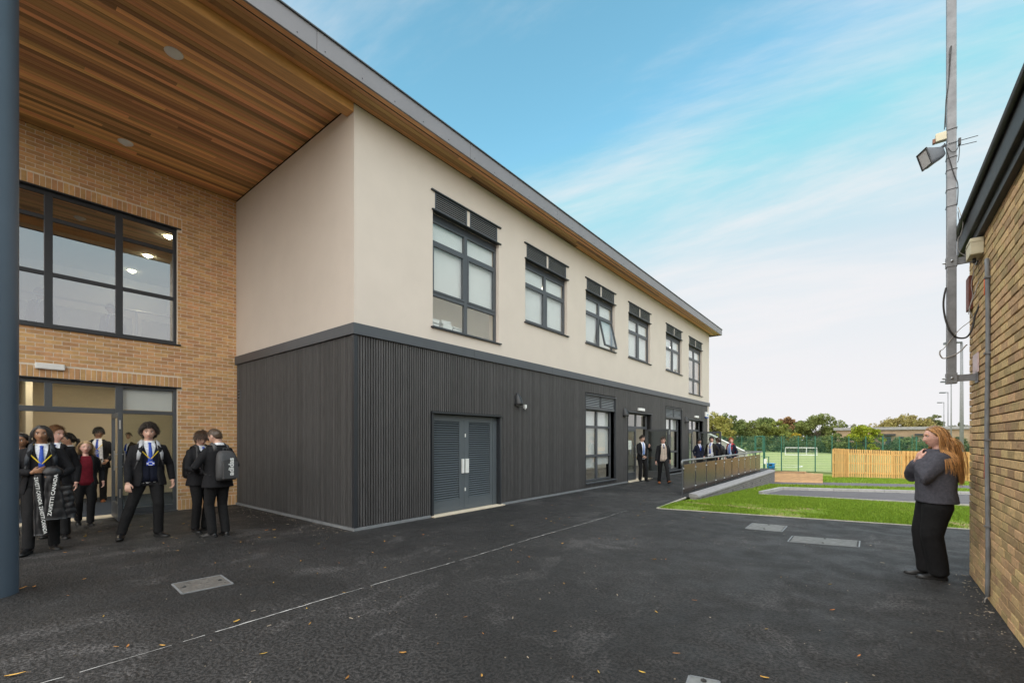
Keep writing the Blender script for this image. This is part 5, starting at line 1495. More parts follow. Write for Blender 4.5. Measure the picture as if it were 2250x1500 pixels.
# ---------------------------------------------------------------- floodlight mast bolted to that wall
MY = 6.61; MXc = .675; MS = .0375
ms = empty('lamp_mast', (MXc, MY, 2.08)); tag(ms, 'square galvanised steel mast bracketed to the old brick wall, carrying cables', 'mast')
MO = np.array((MXc, MY, 2.08))
def mpart(mb, name, mat, smooth=False, bevel=0.0, parent=None):
    mb.V = [tuple(np.array(v) - MO) for v in mb.V]; return mb.build(name, mat, parent or ms, smooth, bevel)
mb = MB(); mb.box((MXc - MS, MY - MS, 2.10), (MXc + MS, MY + MS, 8.6)); mpart(mb, 'pole', M['galv'], bevel=.006)
for z in (2.155, 3.385):
    mb = MB(); mb.box((MXc - MS - .006, MY - MS - .006, z - .055), (MXc + MS + .006, MY + MS + .006, z + .055)); br_ = mpart(mb, 'bracket_clamp', M['galv'], bevel=.004)
    mb = MB(); mb.box((MXc + MS + .007, MY - .012, z - .035), (RX - .008, MY + .012, z + .035)); mb.box((RX - .012, MY - .06, z - .06), (RX - .003, MY + .06, z + .065)); mpart(mb, 'bracket_arm', M['galv'])
    for dx, dy in ((0, -1), (-1, 0)):
        mb = MB(); c = np.array((MXc, MY, z)) + np.array((dx, dy, 0)) * (MS + .006)
        mb.tube([c, c + np.array((dx, dy, 0)) * .016], .011, 6); mb.tube([c + np.array((dx, dy, 0)) * .016, c + np.array((dx, dy, 0)) * .026], .006, 6); mpart(mb, 'bolt', M['steel'])
def on_mast(px, py, off=0.0):                      # a point in the plane of the mast's near face
    p = on_y(px, py, MY - MS - .012 - off); return tuple(p)
def cable(name, pxs, r, mat, off=0.0):
    pts = [np.array(on_mast(x, y, off + .006 * math.sin(i * 1.7))) for i, (x, y) in enumerate(pxs)]
    dense = []
    for i in range(len(pts) - 1):
        p0, p1, p2, p3 = pts[max(0, i - 1)], pts[i], pts[i + 1], pts[min(len(pts) - 1, i + 2)]
        for t in np.linspace(0, 1, 6, endpoint=False):
            dense.append(.5 * ((2 * p1) + (-p0 + p2) * t + (2 * p0 - 5 * p1 + 4 * p2 - p3) * t * t + (-p0 + 3 * p1 - 3 * p2 + p3) * t ** 3))
    dense.append(pts[-1]); mb = MB(); mb.tube(dense, r, 6); mpart(mb, name, mat, True)
cable('cable', [(2090, 101), (2087, 112), (2086, 150), (2084, 185), (2079, 215), (2077, 250), (2075, 285)], .0036, M['cable'])
cable('cable', [(2091, 101), (2089, 125), (2086, 165), (2083, 195), (2078, 240), (2078, 280)], .003, M['cable'])
cable('cable', [(2075, 315), (2083, 340), (2090, 362), (2097, 385), (2104, 402), (2105, 425), (2103, 450)], .004, M['cable'])
cable('cable', [(2083, 325), (2092, 334), (2102, 330), (2108, 318), (2107, 345), (2104, 357)], .0036, M['cable'])
cable('cable', [(2105, 455), (2112, 475), (2116, 492), (2111, 515), (2105, 526), (2106, 550), (2118, 560), (2138, 568)], .0034, M['cable_grey'])
cable('cable', [(2105, 465), (2108, 490), (2107, 510), (2104, 525), (2105, 545)], .003, M['cable'])
cable('cable', [(2079, 632), (2075, 648), (2073, 670), (2076, 695), (2082, 715), (2090, 730), (2102, 741), (2120, 742), (2131, 733), (2138, 715), (2142, 695), (2150, 675), (2158, 655), (2161, 635), (2155, 615), (2153, 595), (2154, 575)], .0085, M['cable'], .02)
cable('cable', [(2140, 575), (2139, 600), (2134, 625), (2137, 650), (2130, 675), (2128, 690)], .003, M['cable_grey'], .0)
cable('cable', [(2153, 610), (2140, 650), (2130, 680), (2136, 700), (2110, 722), (2090, 745), (2074, 765), (2066, 770)], .0036, M['cable_grey'], .01)
cable('cable', [(2066, 770), (2065, 778), (2072, 787), (2085, 784), (2100, 778), (2112, 770), (2121, 760), (2125, 757)], .0062, M['cable_grey'], .01)
for y in (283, 345, 372, 415, 452):
    z = on_mast(2090, y)[2]; mb = MB(); e = .004
    ring = [(MXc - MS - e, MY - MS - e, z), (MXc + MS + e, MY - MS - e, z + .004), (MXc + MS + e, MY + MS + e, z + .006), (MXc - MS - e, MY + MS + e, z + .002), (MXc - MS - e, MY - MS - e, z)]
    mb.tube(ring, .003, 5); mpart(mb, 'cable_tie', M['cable'])
# aerial stubs and cable clamp on the far side of the mast
c = np.array(on_mast(2108, 311)); mb = MB(); mb.box(c - np.array((.008, .012, .03)), c + np.array((.012, .02, .032))); mpart(mb, 'clamp', M['lamp_black'])
for (x0, y0_, x1, y1_) in ((2084, 316, 2149, 298), (2104, 321, 2146, 311)):
    a, b = np.array(on_mast(x0, y0_)), np.array(on_mast(x1, y1_)); mb = MB(); mb.tube([a, b], .0035, 6); mpart(mb, 'rod', M['lamp_black'])
# the floodlight with its junction box
fl = empty('floodlight', on_mast(2046, 345)); tag(fl, 'grey floodlight with frosted lens tilted down on the galvanised mast', 'floodlight')
FO = np.array(fl.location)
def fbox(mb, name, mat, smooth=False, bevel=0.0): return mb.build(name, mat, fl, smooth, bevel)
u = vn((-.86, -.42, -.30)); rgt = vn(np.cross(u, (0, 0, 1))); upv = np.cross(rgt, u)      # the way the lens looks
secs = [(-.105, .060, .065), (-.085, .085, .090), (-.02, .105, .120), (.030, .128, .150), (.045, .132, .154), (.062, .130, .152)]
V, Fc = [], []
n_ = 24
for (d, a, b) in secs:
    for i in range(n_):
        th = 2 * math.pi * i / n_; cx, sx = math.cos(th), math.sin(th); e = .45
        V.append(u * d + rgt * a * .62 * math.copysign(abs(cx) ** e, cx) + upv * b * .62 * math.copysign(abs(sx) ** e, sx))
for r in range(len(secs) - 1):
    for i in range(n_): Fc.append((r * n_ + i, r * n_ + (i + 1) % n_, (r + 1) * n_ + (i + 1) % n_, (r + 1) * n_ + i))
Fc += [tuple(range(n_))[::-1]]
mesh_obj('floodlight_housing', V, Fc, M['lamp_grey'], fl, True)
mb = MB(); mb.add(([u * .0625 + rgt * a * .068 + upv * b * .082 for a, b in ((-1, -1), (1, -1), (1, 1), (-1, 1))], [(0, 1, 2, 3)])); fbox(mb, 'lens', M['frosted'])
mb = MB()
for a in (-1, 1): mb.obox(u * .0645 + rgt * a * .073, u * .006, rgt * .006, upv * .092); mb.obox(u * .0645 + upv * a * .087, u * .006, rgt * .079, upv * .006)
fbox(mb, 'lens_rim', M['lamp_black'])
jb = np.array(on_mast(2068, 305)) - FO; mp_ = np.array(on_mast(2078, 318)) - FO
mb = MB(); mb.tube([-u * .08, (jb + -u * .08) / 2 + np.array((0, 0, -.02)), mp_], .014, 8); mb.tube([rgt * .06, mp_], .012, 6); fbox(mb, 'yoke', M['lamp_grey'])
mb = MB(); mb.box(jb + np.array((-.045, -.03, -.03)), jb + np.array((.040, .03, .055))); fbox(mb, 'junction_box', M['cream_plastic'], bevel=.006)
mb = MB(); mb.box(jb + np.array((-.068, -.02, -.035)), jb + np.array((-.046, .02, .012))); fbox(mb, 'photo_cell', make_mat('brown_cell', (.22, .09, .05), .5), bevel=.004)
jx = empty('junction_box', (RX, 6.10, 3.42)); tag(jx, 'cream plastic junction box on the old brick wall below the roof edge', 'junction box')
c0 = on_x(2152, 556, RX); jx.location = (RX, float(c0[1]) - .14, float(c0[2]))
mb = MB(); mb.box((-.10, -.12, -.075), (-.002, .12, .085)); mb.build('box_casing', M['cream_plastic'], jx, bevel=.008)
mb = MB(); mb.box((-.105, -.126, .045), (-.001, .126, .052)); mb.build('box_lid', M['cream_plastic'], jx, bevel=.002)
mb = MB(); mb.tube([(-.05, .03, -.075), (-.05, .03, -.12)], .014, 8); mb.build('cable_gland', M['lamp_black'], jx, True)

# ---------------------------------------------------------------- ramp rail, retaining wall
RAX, RA0, RA1 = -3.95, 12.30, 23.20
rl = empty('ramp_railing', (RAX, RA0, 0)); tag(rl, 'grey handrail with smoked panels beside the path along the building', 'railing')
RO = np.array((RAX, RA0, 0))
npan = 10; pw = (RA1 - RA0) / npan
for i in range(npan + 1):
    y = i * pw
    mb = MB(); mb.box((-.010, y - .025, -.25), (.010, y + .025, .905)); mb.build('post', M['anthracite'], rl, bevel=.003)
    if i < npan:
        mb = MB(); mb.box((.014, y + .040, .075), (.024, y + pw - .040, .83)); pn = mb.build('panel', M['tinted_panel'], rl, bevel=.002)
        for yy in (y + .035, y + pw - .035):
            for z in (.18, .72): mb = MB(); mb.tube([(-.004, yy, z), (.032, yy, z)], .016, 10); mb.build('panel_clip', M['steel'], pn, True)
mb = MB(); mb.tube([(.0, -.02, .82), (.0, -.05, .87), (0, -.04, .915), (0, .05, .935), (0, RA1 - RA0, .935)], .028, 12); mb.build('handrail', M['rail'], rl, True)
rr = empty('end_railing', (RAX, RA1, 0)); tag(rr, 'dark grey railing crossing the far end of the path behind the smoked panels', 'railing')
for i in range(3):
    mb = MB(); mb.box((-.9 * i - .35 - .02, .38, -.1), (-.9 * i - .35 + .02, .42, .90)); mb.build('post', M['anthracite'], rr)
mb = MB(); mb.tube([(.0, .02, .935), (0.02, .38, .935), (-.1, .40, .935), (-2.5, .40, .935)], .026, 10); mb.build('handrail', M['rail'], rr, True)
mb = MB(); mb.tube([(-.1, .40, .5), (-2.5, .40, .5)], .012, 8); mb.tube([(-.1, .40, .25), (-2.5, .40, .25)], .012, 8); mb.build('mid_rail', M['anthracite'], rr, True)
rw = empty('retaining_wall', (-3.72, 12.1, 0)); tag(rw, 'low grey brick retaining wall with sloped concrete coping above the lawn', 'wall')
WO = np.array((-3.72, 12.1, 0)); WY1 = 24.2
mb = MB(); mb.box((.02, .02, -.75), (.215, WY1 - 12.1, -.012)); core = mb.build('brick_face', M['grey_mortar'], rw)
br = lay_bricks(12.1 + .02, WY1, -.6, -.012, [], None)
brick_pieces(core, [b for b in br if b[3] > terrain_z(b[0]) - .1], Place(lambda u, z, d: (-3.72 + .225 + d, u, z), 0.0), .03, M['grey_brick'], 'low_bricks', .001, limit=220)
for i in range(13):
    a = i * (WY1 - 12.1) / 13; b = (i + 1) * (WY1 - 12.1) / 13 - .006
    V = [(.005, a, -.010), (.245, a, -.010), (.245, a, .030), (.205, a, .070), (.005, a, .092)]
    V = V + [(x, b, z) for x, _, z in V]; mesh_obj('coping_stone', V, [(0, 1, 2, 3, 4)[::-1], (5, 6, 7, 8, 9), (0, 1, 6, 5)[::-1], (1, 2, 7, 6)[::-1], (2, 3, 8, 7)[::-1], (3, 4, 9, 8)[::-1], (4, 0, 5, 9)[::-1]], M['coping'], rw)
for y in (15.9, 17.4, 19.0, 20.6):
    mb = MB(); mb.box((.2255, y - 12.1, -.20), (.2285, y - 12.1 + .07, -.135)); mb.build('weep_hole', M['clad_back'], rw)
# end wall of the raised path
mb = MB(); mb.box((-2.9, WY1 - 12.1 + .01, -.9), (-.09, WY1 - 12.1 + .2, -.006)); mb.build('end_face', M['grey_brick'], rw)

# ---------------------------------------------------------------- garden things
def bed(name, pa, pb, depth, h, label, nb=3):
    """A planter of stacked sleepers between two front corners."""
    a, b = np.array(pa[:2]), np.array(pb[:2]); d = (b - a) / np.linalg.norm(b - a); L_ = np.linalg.norm(b - a); n = np.array((-d[1], d[0]))
    z0 = min(pa[2], pb[2]); g = empty(name, (a[0], a[1], z0), math.atan2(d[1], d[0])); tag(g, label, 'planter', 'timber planters')
    hh = h / nb
    for j in range(nb):
        mb = MB(); mb.box((0, 0, j * hh - (.1 if j == 0 else 0)), (L_, .07, (j + 1) * hh - .006)); mb.build('sleeper', M['pine_bed'], g, bevel=.005)
        mb = MB(); mb.box((0, depth - .07, j * hh - .1), (L_, depth, (j + 1) * hh - .006)); mb.build('sleeper', M['pine_bed'], g, bevel=.005)
        for x in (0, L_ - .07): mb = MB(); mb.box((x + .001, .071, j * hh - .1), (x + .069, depth - .071, (j + 1) * hh - .007)); mb.build('sleeper', M['pine_bed'], g, bevel=.005)
    mb = MB(); mb.box((.069, .069, 0), (L_ - .069, depth - .069, h - .09)); mb.build('soil', make_mat('planter_soil', (.06, .042, .028), .95, var=.4, scale=20, bump=.6, bump_scale=40), g)
    mb = MB(); mb.box((-.01, -.01, h - .006), (L_ + .01, .13, h + .03)); mb.box((-.01, depth - .13, h - .006), (L_ + .01, depth + .01, h + .03)); mb.build('capping', M['pine_bed'], g, bevel=.004)
bed('raised_bed', terrain_px(1690, 1058), terrain_px(1808, 1061), 1.5, .42, 'long raised bed of pale softwood sleepers in front of the pitch fence')
bed('raised_bed', terrain_px(1660, 1052), terrain_px(1688, 1053), 1.2, .36, 'short raised softwood bed end showing behind the grey brick wall')
bp = terrain_px(1694, 1035.5)
bn = empty('litter_bin', bp); bn.scale = (1.25, 1.25, 1.25); tag(bn, 'bright blue litter bin with open top behind the raised bed', 'bin')
V, Fc = [], []
n_ = 16
for (z, r) in ((0, .20), (.36, .235), (.38, .26), (.40, .25)):
    for i in range(n_):
        th = 2 * math.pi * i / n_; cx, sx = math.cos(th), math.sin(th); V.append((r * math.copysign(abs(cx) ** .6, cx), r * math.copysign(abs(sx) ** .6, sx), z))
for r in range(3):
    for i in range(n_): Fc.append((r * n_ + i, r * n_ + (i + 1) % n_, (r + 1) * n_ + (i + 1) % n_, (r + 1) * n_ + i))
mesh_obj('bin_body', V, Fc, M['blue_bin'], bn, True)
mb = MB(); mb.box((-.25, -.25, .52), (.25, .25, .58)); mb.build('bin_hood', M['blue_bin'], bn, bevel=.02)
mb = MB(); mb.box((-.21, -.21, .385), (.21, .21, .518)); mb.build('bin_collar', M['blue_bin'], bn, bevel=.01)
mb = MB(); mb.box((-.10, -.214, .40), (.10, -.2105, .50)); mb.build('bin_opening', M['rubber'], bn)
# timber hit-and-miss fence
tf = empty('timber_fence', terrain_px(1833, 1050)); tag(tf, 'new softwood hit-and-miss fence of upright boards beyond the lawn', 'fence')
TO = np.array(tf.location)
fp = [terrain_px(1833, 1049)[:2], terrain_px(1862, 1048.5)[:2], terrain_px(1985, 1051)[:2]]
dlast = terrain_px(2128, 1057)[:2] - fp[-1]; dlast /= np.linalg.norm(dlast); fp.append(fp[-1] + dlast * 16)
bm_cache = {}
FH = 1.80
for a, b in zip(fp[:-1], fp[1:]):
    L_ = np.linalg.norm(b - a); d = (b - a) / L_; n = np.array((-d[1], d[0])); ang = math.atan2(d[1], d[0])
    for zz in (.30, .92, 1.52):
        mb = MB(); za, zb = terrain_z(a[1]), terrain_z(b[1]); c = (a + b) / 2
        mb.obox((c[0] - TO[0], c[1] - TO[1], (za + zb) / 2 + zz - TO[2]), (d[0] * L_ / 2, d[1] * L_ / 2, (zb - za) / 2), (n[0] * .034, n[1] * .034, 0), (0, 0, .045)); mb.build('rail', M['pine'], tf)
    for t in np.arange(0.05, L_, 1.8):
        p = a + d * t + n * .06; mb = MB(); mb.box((-.05, -.05, -.1), (.05, .05, FH - .05)); o = mb.build('post', M['pine'], tf, bevel=.004); o.location = (p[0] - TO[0], p[1] - TO[1], terrain_z(p[1]) - TO[2]); o.rotation_euler = (0, 0, ang)
    t = .05; k_ = 0
    while t < L_:
        side = -1 if k_ % 2 == 0 else 1
        p = a + d * t + n * side * .045
        if 'b' not in bm_cache:
            V, Fc = box_vf((-.047, -.010, .03), (.047, .010, FH)); me = bpy.data.meshes.new('board'); me.from_pydata(V, [], Fc); me.update(); me.materials.append(M['pine']); bm_cache['b'] = me
        o = bpy.data.objects.new('board', bm_cache['b']); COL.objects.link(o); o.parent = tf
        o.location = (p[0] - TO[0], p[1] - TO[1], terrain_z(p[1]) - TO[2] + random.uniform(-.008, .008)); o.rotation_euler = (0, random.uniform(-.004, .004), ang)
        t += .0875; k_ += 1
# green weldmesh fence round the pitch
def mesh_fence(label, pts, h, z, step=2.6, gate=None, name='mesh_fence'):
    g = empty(name, (pts[0][0], pts[0][1], z)); tag(g, label, 'fence', 'green mesh fences of the pitch'); O = np.array((pts[0][0], pts[0][1], z))
    wires = MB()
    for a, b in zip(pts[:-1], pts[1:]):
        a, b = np.array(a), np.array(b); L_ = np.linalg.norm(b - a); d = (b - a) / L_; n = int(round(L_ / step))
        for i in range(n + 1):
            p = a + d * L_ * i / n; mb = MB(); mb.box((p[0] - O[0] - .04, p[1] - O[1] - .04, -.05), (p[0] - O[0] + .04, p[1] - O[1] + .04, h + .05)); mb.build('post', M['green_paint'], g)
        c = (a + b) / 2 - O[:2]
        for zz in np.arange(.10, h, .20): wires.obox((c[0], c[1], zz), (d[0] * L_ / 2, d[1] * L_ / 2, 0), (-d[1] * .004, d[0] * .004, 0), (0, 0, .005))
        for t in np.arange(0, L_, .10):
            p = a + d * t - O[:2]; wires.box((p[0] - .0028, p[1] - .0028, 0), (p[0] + .0028, p[1] + .0028, h))
    o = wires.build('wire_mesh', M['green_paint'], g); o['kind'] = 'stuff'
    return g
fz = -1.26
mesh_fence('green mesh fence on the near edge of the sports pitch', [tuple(depth_px(1560, 38.4)[:2]), tuple(depth_px(1659, 38.4)[:2])], 3.0, fz)
na_ = depth_px(1697, 38.4)[:2]; nb2 = depth_px(1790, 38.4)[:2]
mesh_fence('green mesh fence beside the pitch gate, behind the raised bed', [tuple(depth_px(1680, 38.4)[:2]), tuple(nb2 + (nb2 - na_) * 3.2)], 3.0, fz, step=1.45)
mesh_fence('far green mesh fence in front of the trees across the pitch', [(-50, 108.5), (62, 108.5)], 3.6, fz, step=4.0)
gt = empty('pitch_gate', depth_px(1660, 38.4, -1.26)); tag(gt, 'tall green steel gate frame at the pitch entrance', 'gate')
ga, gb = depth_px(1660, 38.4, -1.26), depth_px(1678.5, 38.4, -1.26); gd = gb - ga
for p in (np.zeros(3), gd): mb = MB(); mb.box(p + np.array((-.06, -.06, -.1)), p + np.array((.06, .06, 3.05))); mb.build('gate_post', M['green_paint'], gt)
mb = MB(); mb.tube([(0, 0, 3.02), tuple(gd + np.array((0, 0, 3.02)))], .045, 6); mb.tube([(0, 0, 2.05), tuple(gd + np.array((0, 0, 2.05)))], .03, 6); mb.build('gate_head', M['green_paint'], gt)
lowg = empty('pitch_barrier', terrain_px(1668, 1038)); tag(lowg, 'low green hoop barrier with a white notice by the pitch gate', 'barrier')
LO = np.array(lowg.location); q = terrain_px(1689, 1038) - LO
mb = MB(); mb.tube([(0, 0, 0), (0, 0, 1.25), tuple(q + np.array((0, 0, 1.25))), tuple(q)], .035, 8); mb.build('hoop', M['green_paint'], lowg)
p = terrain_px(1678, 1037) - LO
mb = MB(); mb.box(p + np.array((-.035, -.035, 0)), p + np.array((.035, .035, 1.15))); mb.build('notice_post', M['green_paint'], lowg)
mb = MB(); r_ = np.array((_c, _s, 0)); mb.obox(p + r_ * .14 + np.array((0, -.06, .88)), r_ * .11, np.array((.004, -.004, 0)), (0, 0, .20)); mb.build('notice', M['white_plastic'], lowg)
# goals
gp_ = ground_px(1760, 999.5, -1.25)
gl_ = empty('goal', gp_, YAW * .35); tag(gl_, 'small white football goal frame on the far side of the pitch', 'goal')
mb = MB(); w2 = 2.35; hh = 1.30
mb.tube([(-w2, 0, 0), (-w2, 0, hh), (w2, 0, hh), (w2, 0, 0)], .055, 8); mb.build('goal_frame', M['white_metal'], gl_)
mb = MB(); mb.tube([(-w2, 0, hh), (-w2, .9, .05), (w2, .9, .05), (w2, 0, hh)], .03, 6); mb.tube([(.8, 0, hh), (.8, .0, 0)], .045, 6); mb.tube([(-w2, 0, .04), (w2, 0, .04)], .04, 6); mb.build('goal_stays', M['white_metal'], gl_)
wires = MB()
for t in np.arange(-w2, w2, .24): wires.tube([(t, 0, hh), (t, .9, .05)], .006, 3)
for t in np.arange(.1, 1, .13): wires.tube([(-w2, .9 * t, hh - (hh - .05) * t), (w2, .9 * t, hh - (hh - .05) * t)], .006, 3)
o = wires.build('net', make_mat('net_cord', (.35, .35, .35), .8), gl_); o['kind'] = 'stuff'
# pale lean-to roof seen past the building's corner
lt = empty('lean_to_roof', (-12, 36, terrain_z(36))); tag(lt, 'pale ribbed lean-to roof sloping down behind the far corner of the building', 'building')
A_, B_ = on_y(1540, 944, 34.0), on_y(1640, 994, 34.0)
LTO = np.array((-12, 36, terrain_z(36)))
V = [np.array((A_[0], 34.0, A_[2])), np.array((B_[0], 34.0, B_[2])), np.array((B_[0], 34.0, -1.1)), np.array((A_[0], 34.0, -1.1))]
V += [v + np.array((0, .35, 0)) for v in V]
mesh_obj('lean_to_wall', [v - LTO for v in V], [(0, 1, 2, 3)[::-1], (4, 5, 6, 7), (0, 1, 5, 4), (1, 2, 6, 5), (3, 0, 4, 7)], make_mat('pale_cladding', (.50, .50, .46), .7, var=.05, scale=4), lt)
mb = MB(); dv = (B_ - A_); n_s = 26
for i in range(n_s):
    z = A_[2] - (A_[2] + 1.0) * i / n_s
    xr = np.interp(-z, [-A_[2], -B_[2]], [A_[0], B_[0]])
    mb.box(np.array((A_[0], 33.965, z - .012)) - LTO, np.array((xr, 33.998, z + .012)) - LTO)
o = mb.build('cladding_ribs', make_mat('pale_cladding_rib', (.40, .40, .37), .7), lt); o['kind'] = 'stuff'
mb = MB(); mb.tube([A_ - LTO + np.array((0, -.03, .03)), B_ - LTO + np.array((0, -.03, .03))], .06, 6); mb.build('verge_trim', M['white_metal'], lt)

# ---------------------------------------------------------------- far brick block with flat roof
fb = empty('far_block', (18, 116, -1.3)); tag(fb, 'long low flat-roofed brick block far beyond the timber fence', 'building'); FBO = np.array((18, 116, -1.3))
fy = 116.0
fb_l, fb_r = on_y(1838, 950, fy)[0], on_y(2150, 950, fy)[0] + 40
top = on_y(1950, 944, fy)[2]
M['far_brick'] = make_mat('far_buff_brick', (.34, .245, .155), .9, var=.15, scale=.8)
fwins = []
for (x0, x1, y0, y1, kind) in ((1868, 1885, 958, 968, 'w'), (1945, 1958, 958, 983, 'd'), (1975, 1986, 959, 967, 'w'), (2004, 2018, 959, 967, 'w'), (2035, 2044, 959, 967, 'w'), (2100, 2108, 959, 967, 'w'), (1858, 1872, 976, 986, 'w')):
    a, b = on_y(x0, y1, fy), on_y(x1, y0, fy); fwins.append((a[0], b[0], max(a[2], -1.0), b[2], kind))
w = wall_panel(fb_l, fb_r, -1.4, top, [(a, b, c, d) for a, b, c, d, k in fwins], fy, fy + .3, 'y'); w.V = [tuple(np.array(v) - FBO) for v in w.V]; w.build('wall', M['far_brick'], fb)
for (a, b, c, d, k) in fwins:
    mb = MB(); mb.box((a, fy + .14, c), (b, fy + .17, d)); mb.V = [tuple(np.array(v) - FBO) for v in mb.V]; wf = mb.build('window', make_mat('far_glass', (.045, .06, .07), .12), fb)
    mb = MB(); m_ = (a + b) / 2
    for q in (a + .06, m_, b - .06): mb.box((q - .06, fy + .08, c), (q + .06, fy + .139, d))
    mb.box((a, fy + .08, d - .12), (b, fy + .1385, d)); mb.box((a, fy + .08, c), (b, fy + .1385, c + .1)); mb.V = [tuple(np.array(v) - FBO) for v in mb.V]; mb.build('frame', M['white_metal'] if k == 'w' and a > 22 else M['anthracite'], wf)
mb = MB(); mb.box((fb_l - .5, fy - .5, top), (fb_r, fy + 14, top + .55)); mb.V = [tuple(np.array(v) - FBO) for v in mb.V]; mb.build('roof', make_mat('felt_roof_edge', (.26, .255, .25), .8, var=.15, scale=2), fb)
for x0, x1 in ((1915, 1968), (2010, 2035)):
    a, b = on_y(x0, 955, fy - .6)[0], on_y(x1, 955, fy - .6)[0]; mb = MB(); mb.box((a, fy - 1.0, top - 1.1), (b, fy - .01, top - .8)); mb.V = [tuple(np.array(v) - FBO) for v in mb.V]; mb.build('canopy', M['anthracite_dark'], fb)
mb = MB(); mb.box((fb_l, fy + .8, -1.4), (fb_r, fy + 14, top - .01)); mb.V = [tuple(np.array(v) - FBO) for v in mb.V]; mb.build('core', M['clad_back'], fb)
# pitch floodlight columns
def flood_mast(px, ytop, H_, label, r0=.11):
    t = (H_ + -1.25 - EYE) * FPX / (HY - ytop); p = depth_px(px, t, -1.26)
    g = empty('floodlight_column', p); tag(g, label, 'floodlight', 'floodlight columns of the pitch')
    mb = MB(); mb.tube([(0, 0, 0), (0, 0, H_ * .5), (0, 0, H_)], [r0, r0 * .8, r0 * .55], 10); mb.build('column', M['galv'], g, True)
    mb = MB(); mb.obox((-.45, -.1, H_ + .02), (.42, .1, 0), (-.06, .20, 0), (0, 0, .05)); mb.obox((-.8, -.2, H_ - .0), (.40, .1, -.02), (-.08, .30, 0), (0, 0, .10)); mb.build('lamp_head', M['lamp_grey'], g)
flood_mast(2074, 884, 12, 'slimmest floodlight column, farthest down the pitch beyond the timber fence')
flood_mast(2083, 862, 12, 'slim floodlight column between two others beside the pitch')
flood_mast(2090, 838, 12, 'tall slim floodlight column rising behind the mast foot')
flood_mast(2113, 752, 12, 'thick galvanised floodlight column standing next to the old brick corner', .17)
# ---------------------------------------------------------------- covers in the tarmac
def cover(name, pxs, label, ribs, mat, z=.004):
    P = [ground_px(*q)[:2] for q in pxs]; c = np.mean(P, axis=0); g = empty(name, (c[0], c[1], 0)); tag(g, label, 'drain cover')
    a = (P[0] + P[3]) / 2 - c; b = (P[1] + P[2]) / 2 - c; u = (b - a) / 2 ; w = ((P[1] + P[0]) - (P[2] + P[3])) / 4
    mb = MB(); mb.obox((0, 0, z / 2), (u[0], u[1], 0), (w[0], w[1], 0), (0, 0, z / 2 + .002)); pl = mb.build('cover_plate', mat, g)
    mb = MB(); 
    for s in (-1, 1): mb.obox((u[0] * s, u[1] * s, z / 2 + .001), tuple(u / np.linalg.norm(u) * .008) + (0,), tuple(w) + (0,), (0, 0, z / 2 + .003)); mb.obox((w[0] * s, w[1] * s, z / 2 + .001), tuple(u) + (0,), tuple(w / np.linalg.norm(w) * .008) + (0,), (0, 0, z / 2 + .003))
    mb.build('cover_frame', M['base_trim'], g)
    for i in range(ribs):
        t = -1 + 2 * (i + .5) / ribs
        mb = MB(); mb.obox((u[0] * t, u[1] * t, z + .0045), tuple(u / ribs * .55) + (0,), tuple(w * .93) + (0,), (0, 0, .003)); mb.build('rib', M['grate_iron'], g)
    for t in (-.72, .72):
        q_ = w * .0 + u * t; mb = MB(); mb.tube([(q_[0], q_[1], z), (q_[0], q_[1], z + .009)], .018, 8); mb.build('lifting_key', M['grate_dark'], g)
    return g, u, w
cover('manhole_cover', [(1640, 1160), (1652, 1150), (1731, 1155), (1716, 1169)], 'square ribbed metal cover in the tarmac near the lawn edge', 9, M['grate_dark'])
cover('manhole_cover', [(1731, 1189), (1741, 1178), (1889, 1188), (1888, 1203)], 'long double ribbed metal cover in the tarmac before the standing woman', 17, M['grate_dark'])
g, u, w = cover('manhole_cover', [(378, 1284), (484, 1263), (512, 1283), (400, 1304)], 'worn rusty-edged flat metal cover in the tarmac near the porch', 0, M['cover_iron'])
rs_ = np.random.RandomState(5)
mb = MB()
for i in range(26):
    a_, b_ = rs_.uniform(-.85, .85, 2); mb.obox((u[0] * a_ + w[0] * b_, u[1] * a_ + w[1] * b_, .0075), tuple(u * .05) + (0,), tuple(w * .03) + (0,), (0, 0, .002))
o = mb.build('tread_studs', M['cover_iron'], g); o['kind'] = 'stuff'
cover('manhole_cover', [(1500, 1530), (1516, 1483), (1580, 1500), (1570, 1540)], 'small grey metal cover corner in the tarmac far from the walls', 0, M['grate_iron'])
# ---------------------------------------------------------------- fallen leaves and litter
leaf_meshes = []
rs_ = np.random.RandomState(11)
for v_ in range(4):
    V, Fc = [], []; n_ = 6; curl = .012 + .006 * v_
    for i in range(n_ + 1):
        t = i / n_; w_ = .5 * math.sin(math.pi * min(1, t * .93 + .07)) ** .8 * (.34 + .1 * v_)
        z = curl * (4 * (t - .5) ** 2) * 12
        for s in (-1, 0, 1): V.append((t - .5, s * w_ * .5, .08 + z * .4 + (abs(s) * (.06 + .05 * v_))))
    for i in range(n_):
        for s in range(2): Fc.append((i * 3 + s, i * 3 + s + 1, i * 3 + 4 + s, i * 3 + 3 + s))
    V += [(.5, -.012, .10), (.5, .012, .10), (.78, .0, .04)]; Fc.append((len(V) - 3, len(V) - 2, len(V) - 1))
    me = bpy.data.meshes.new('leaf'); me.from_pydata(V, [], Fc); me.update(); me.materials.append(M['leaf_yellow']); leaf_meshes.append(me)
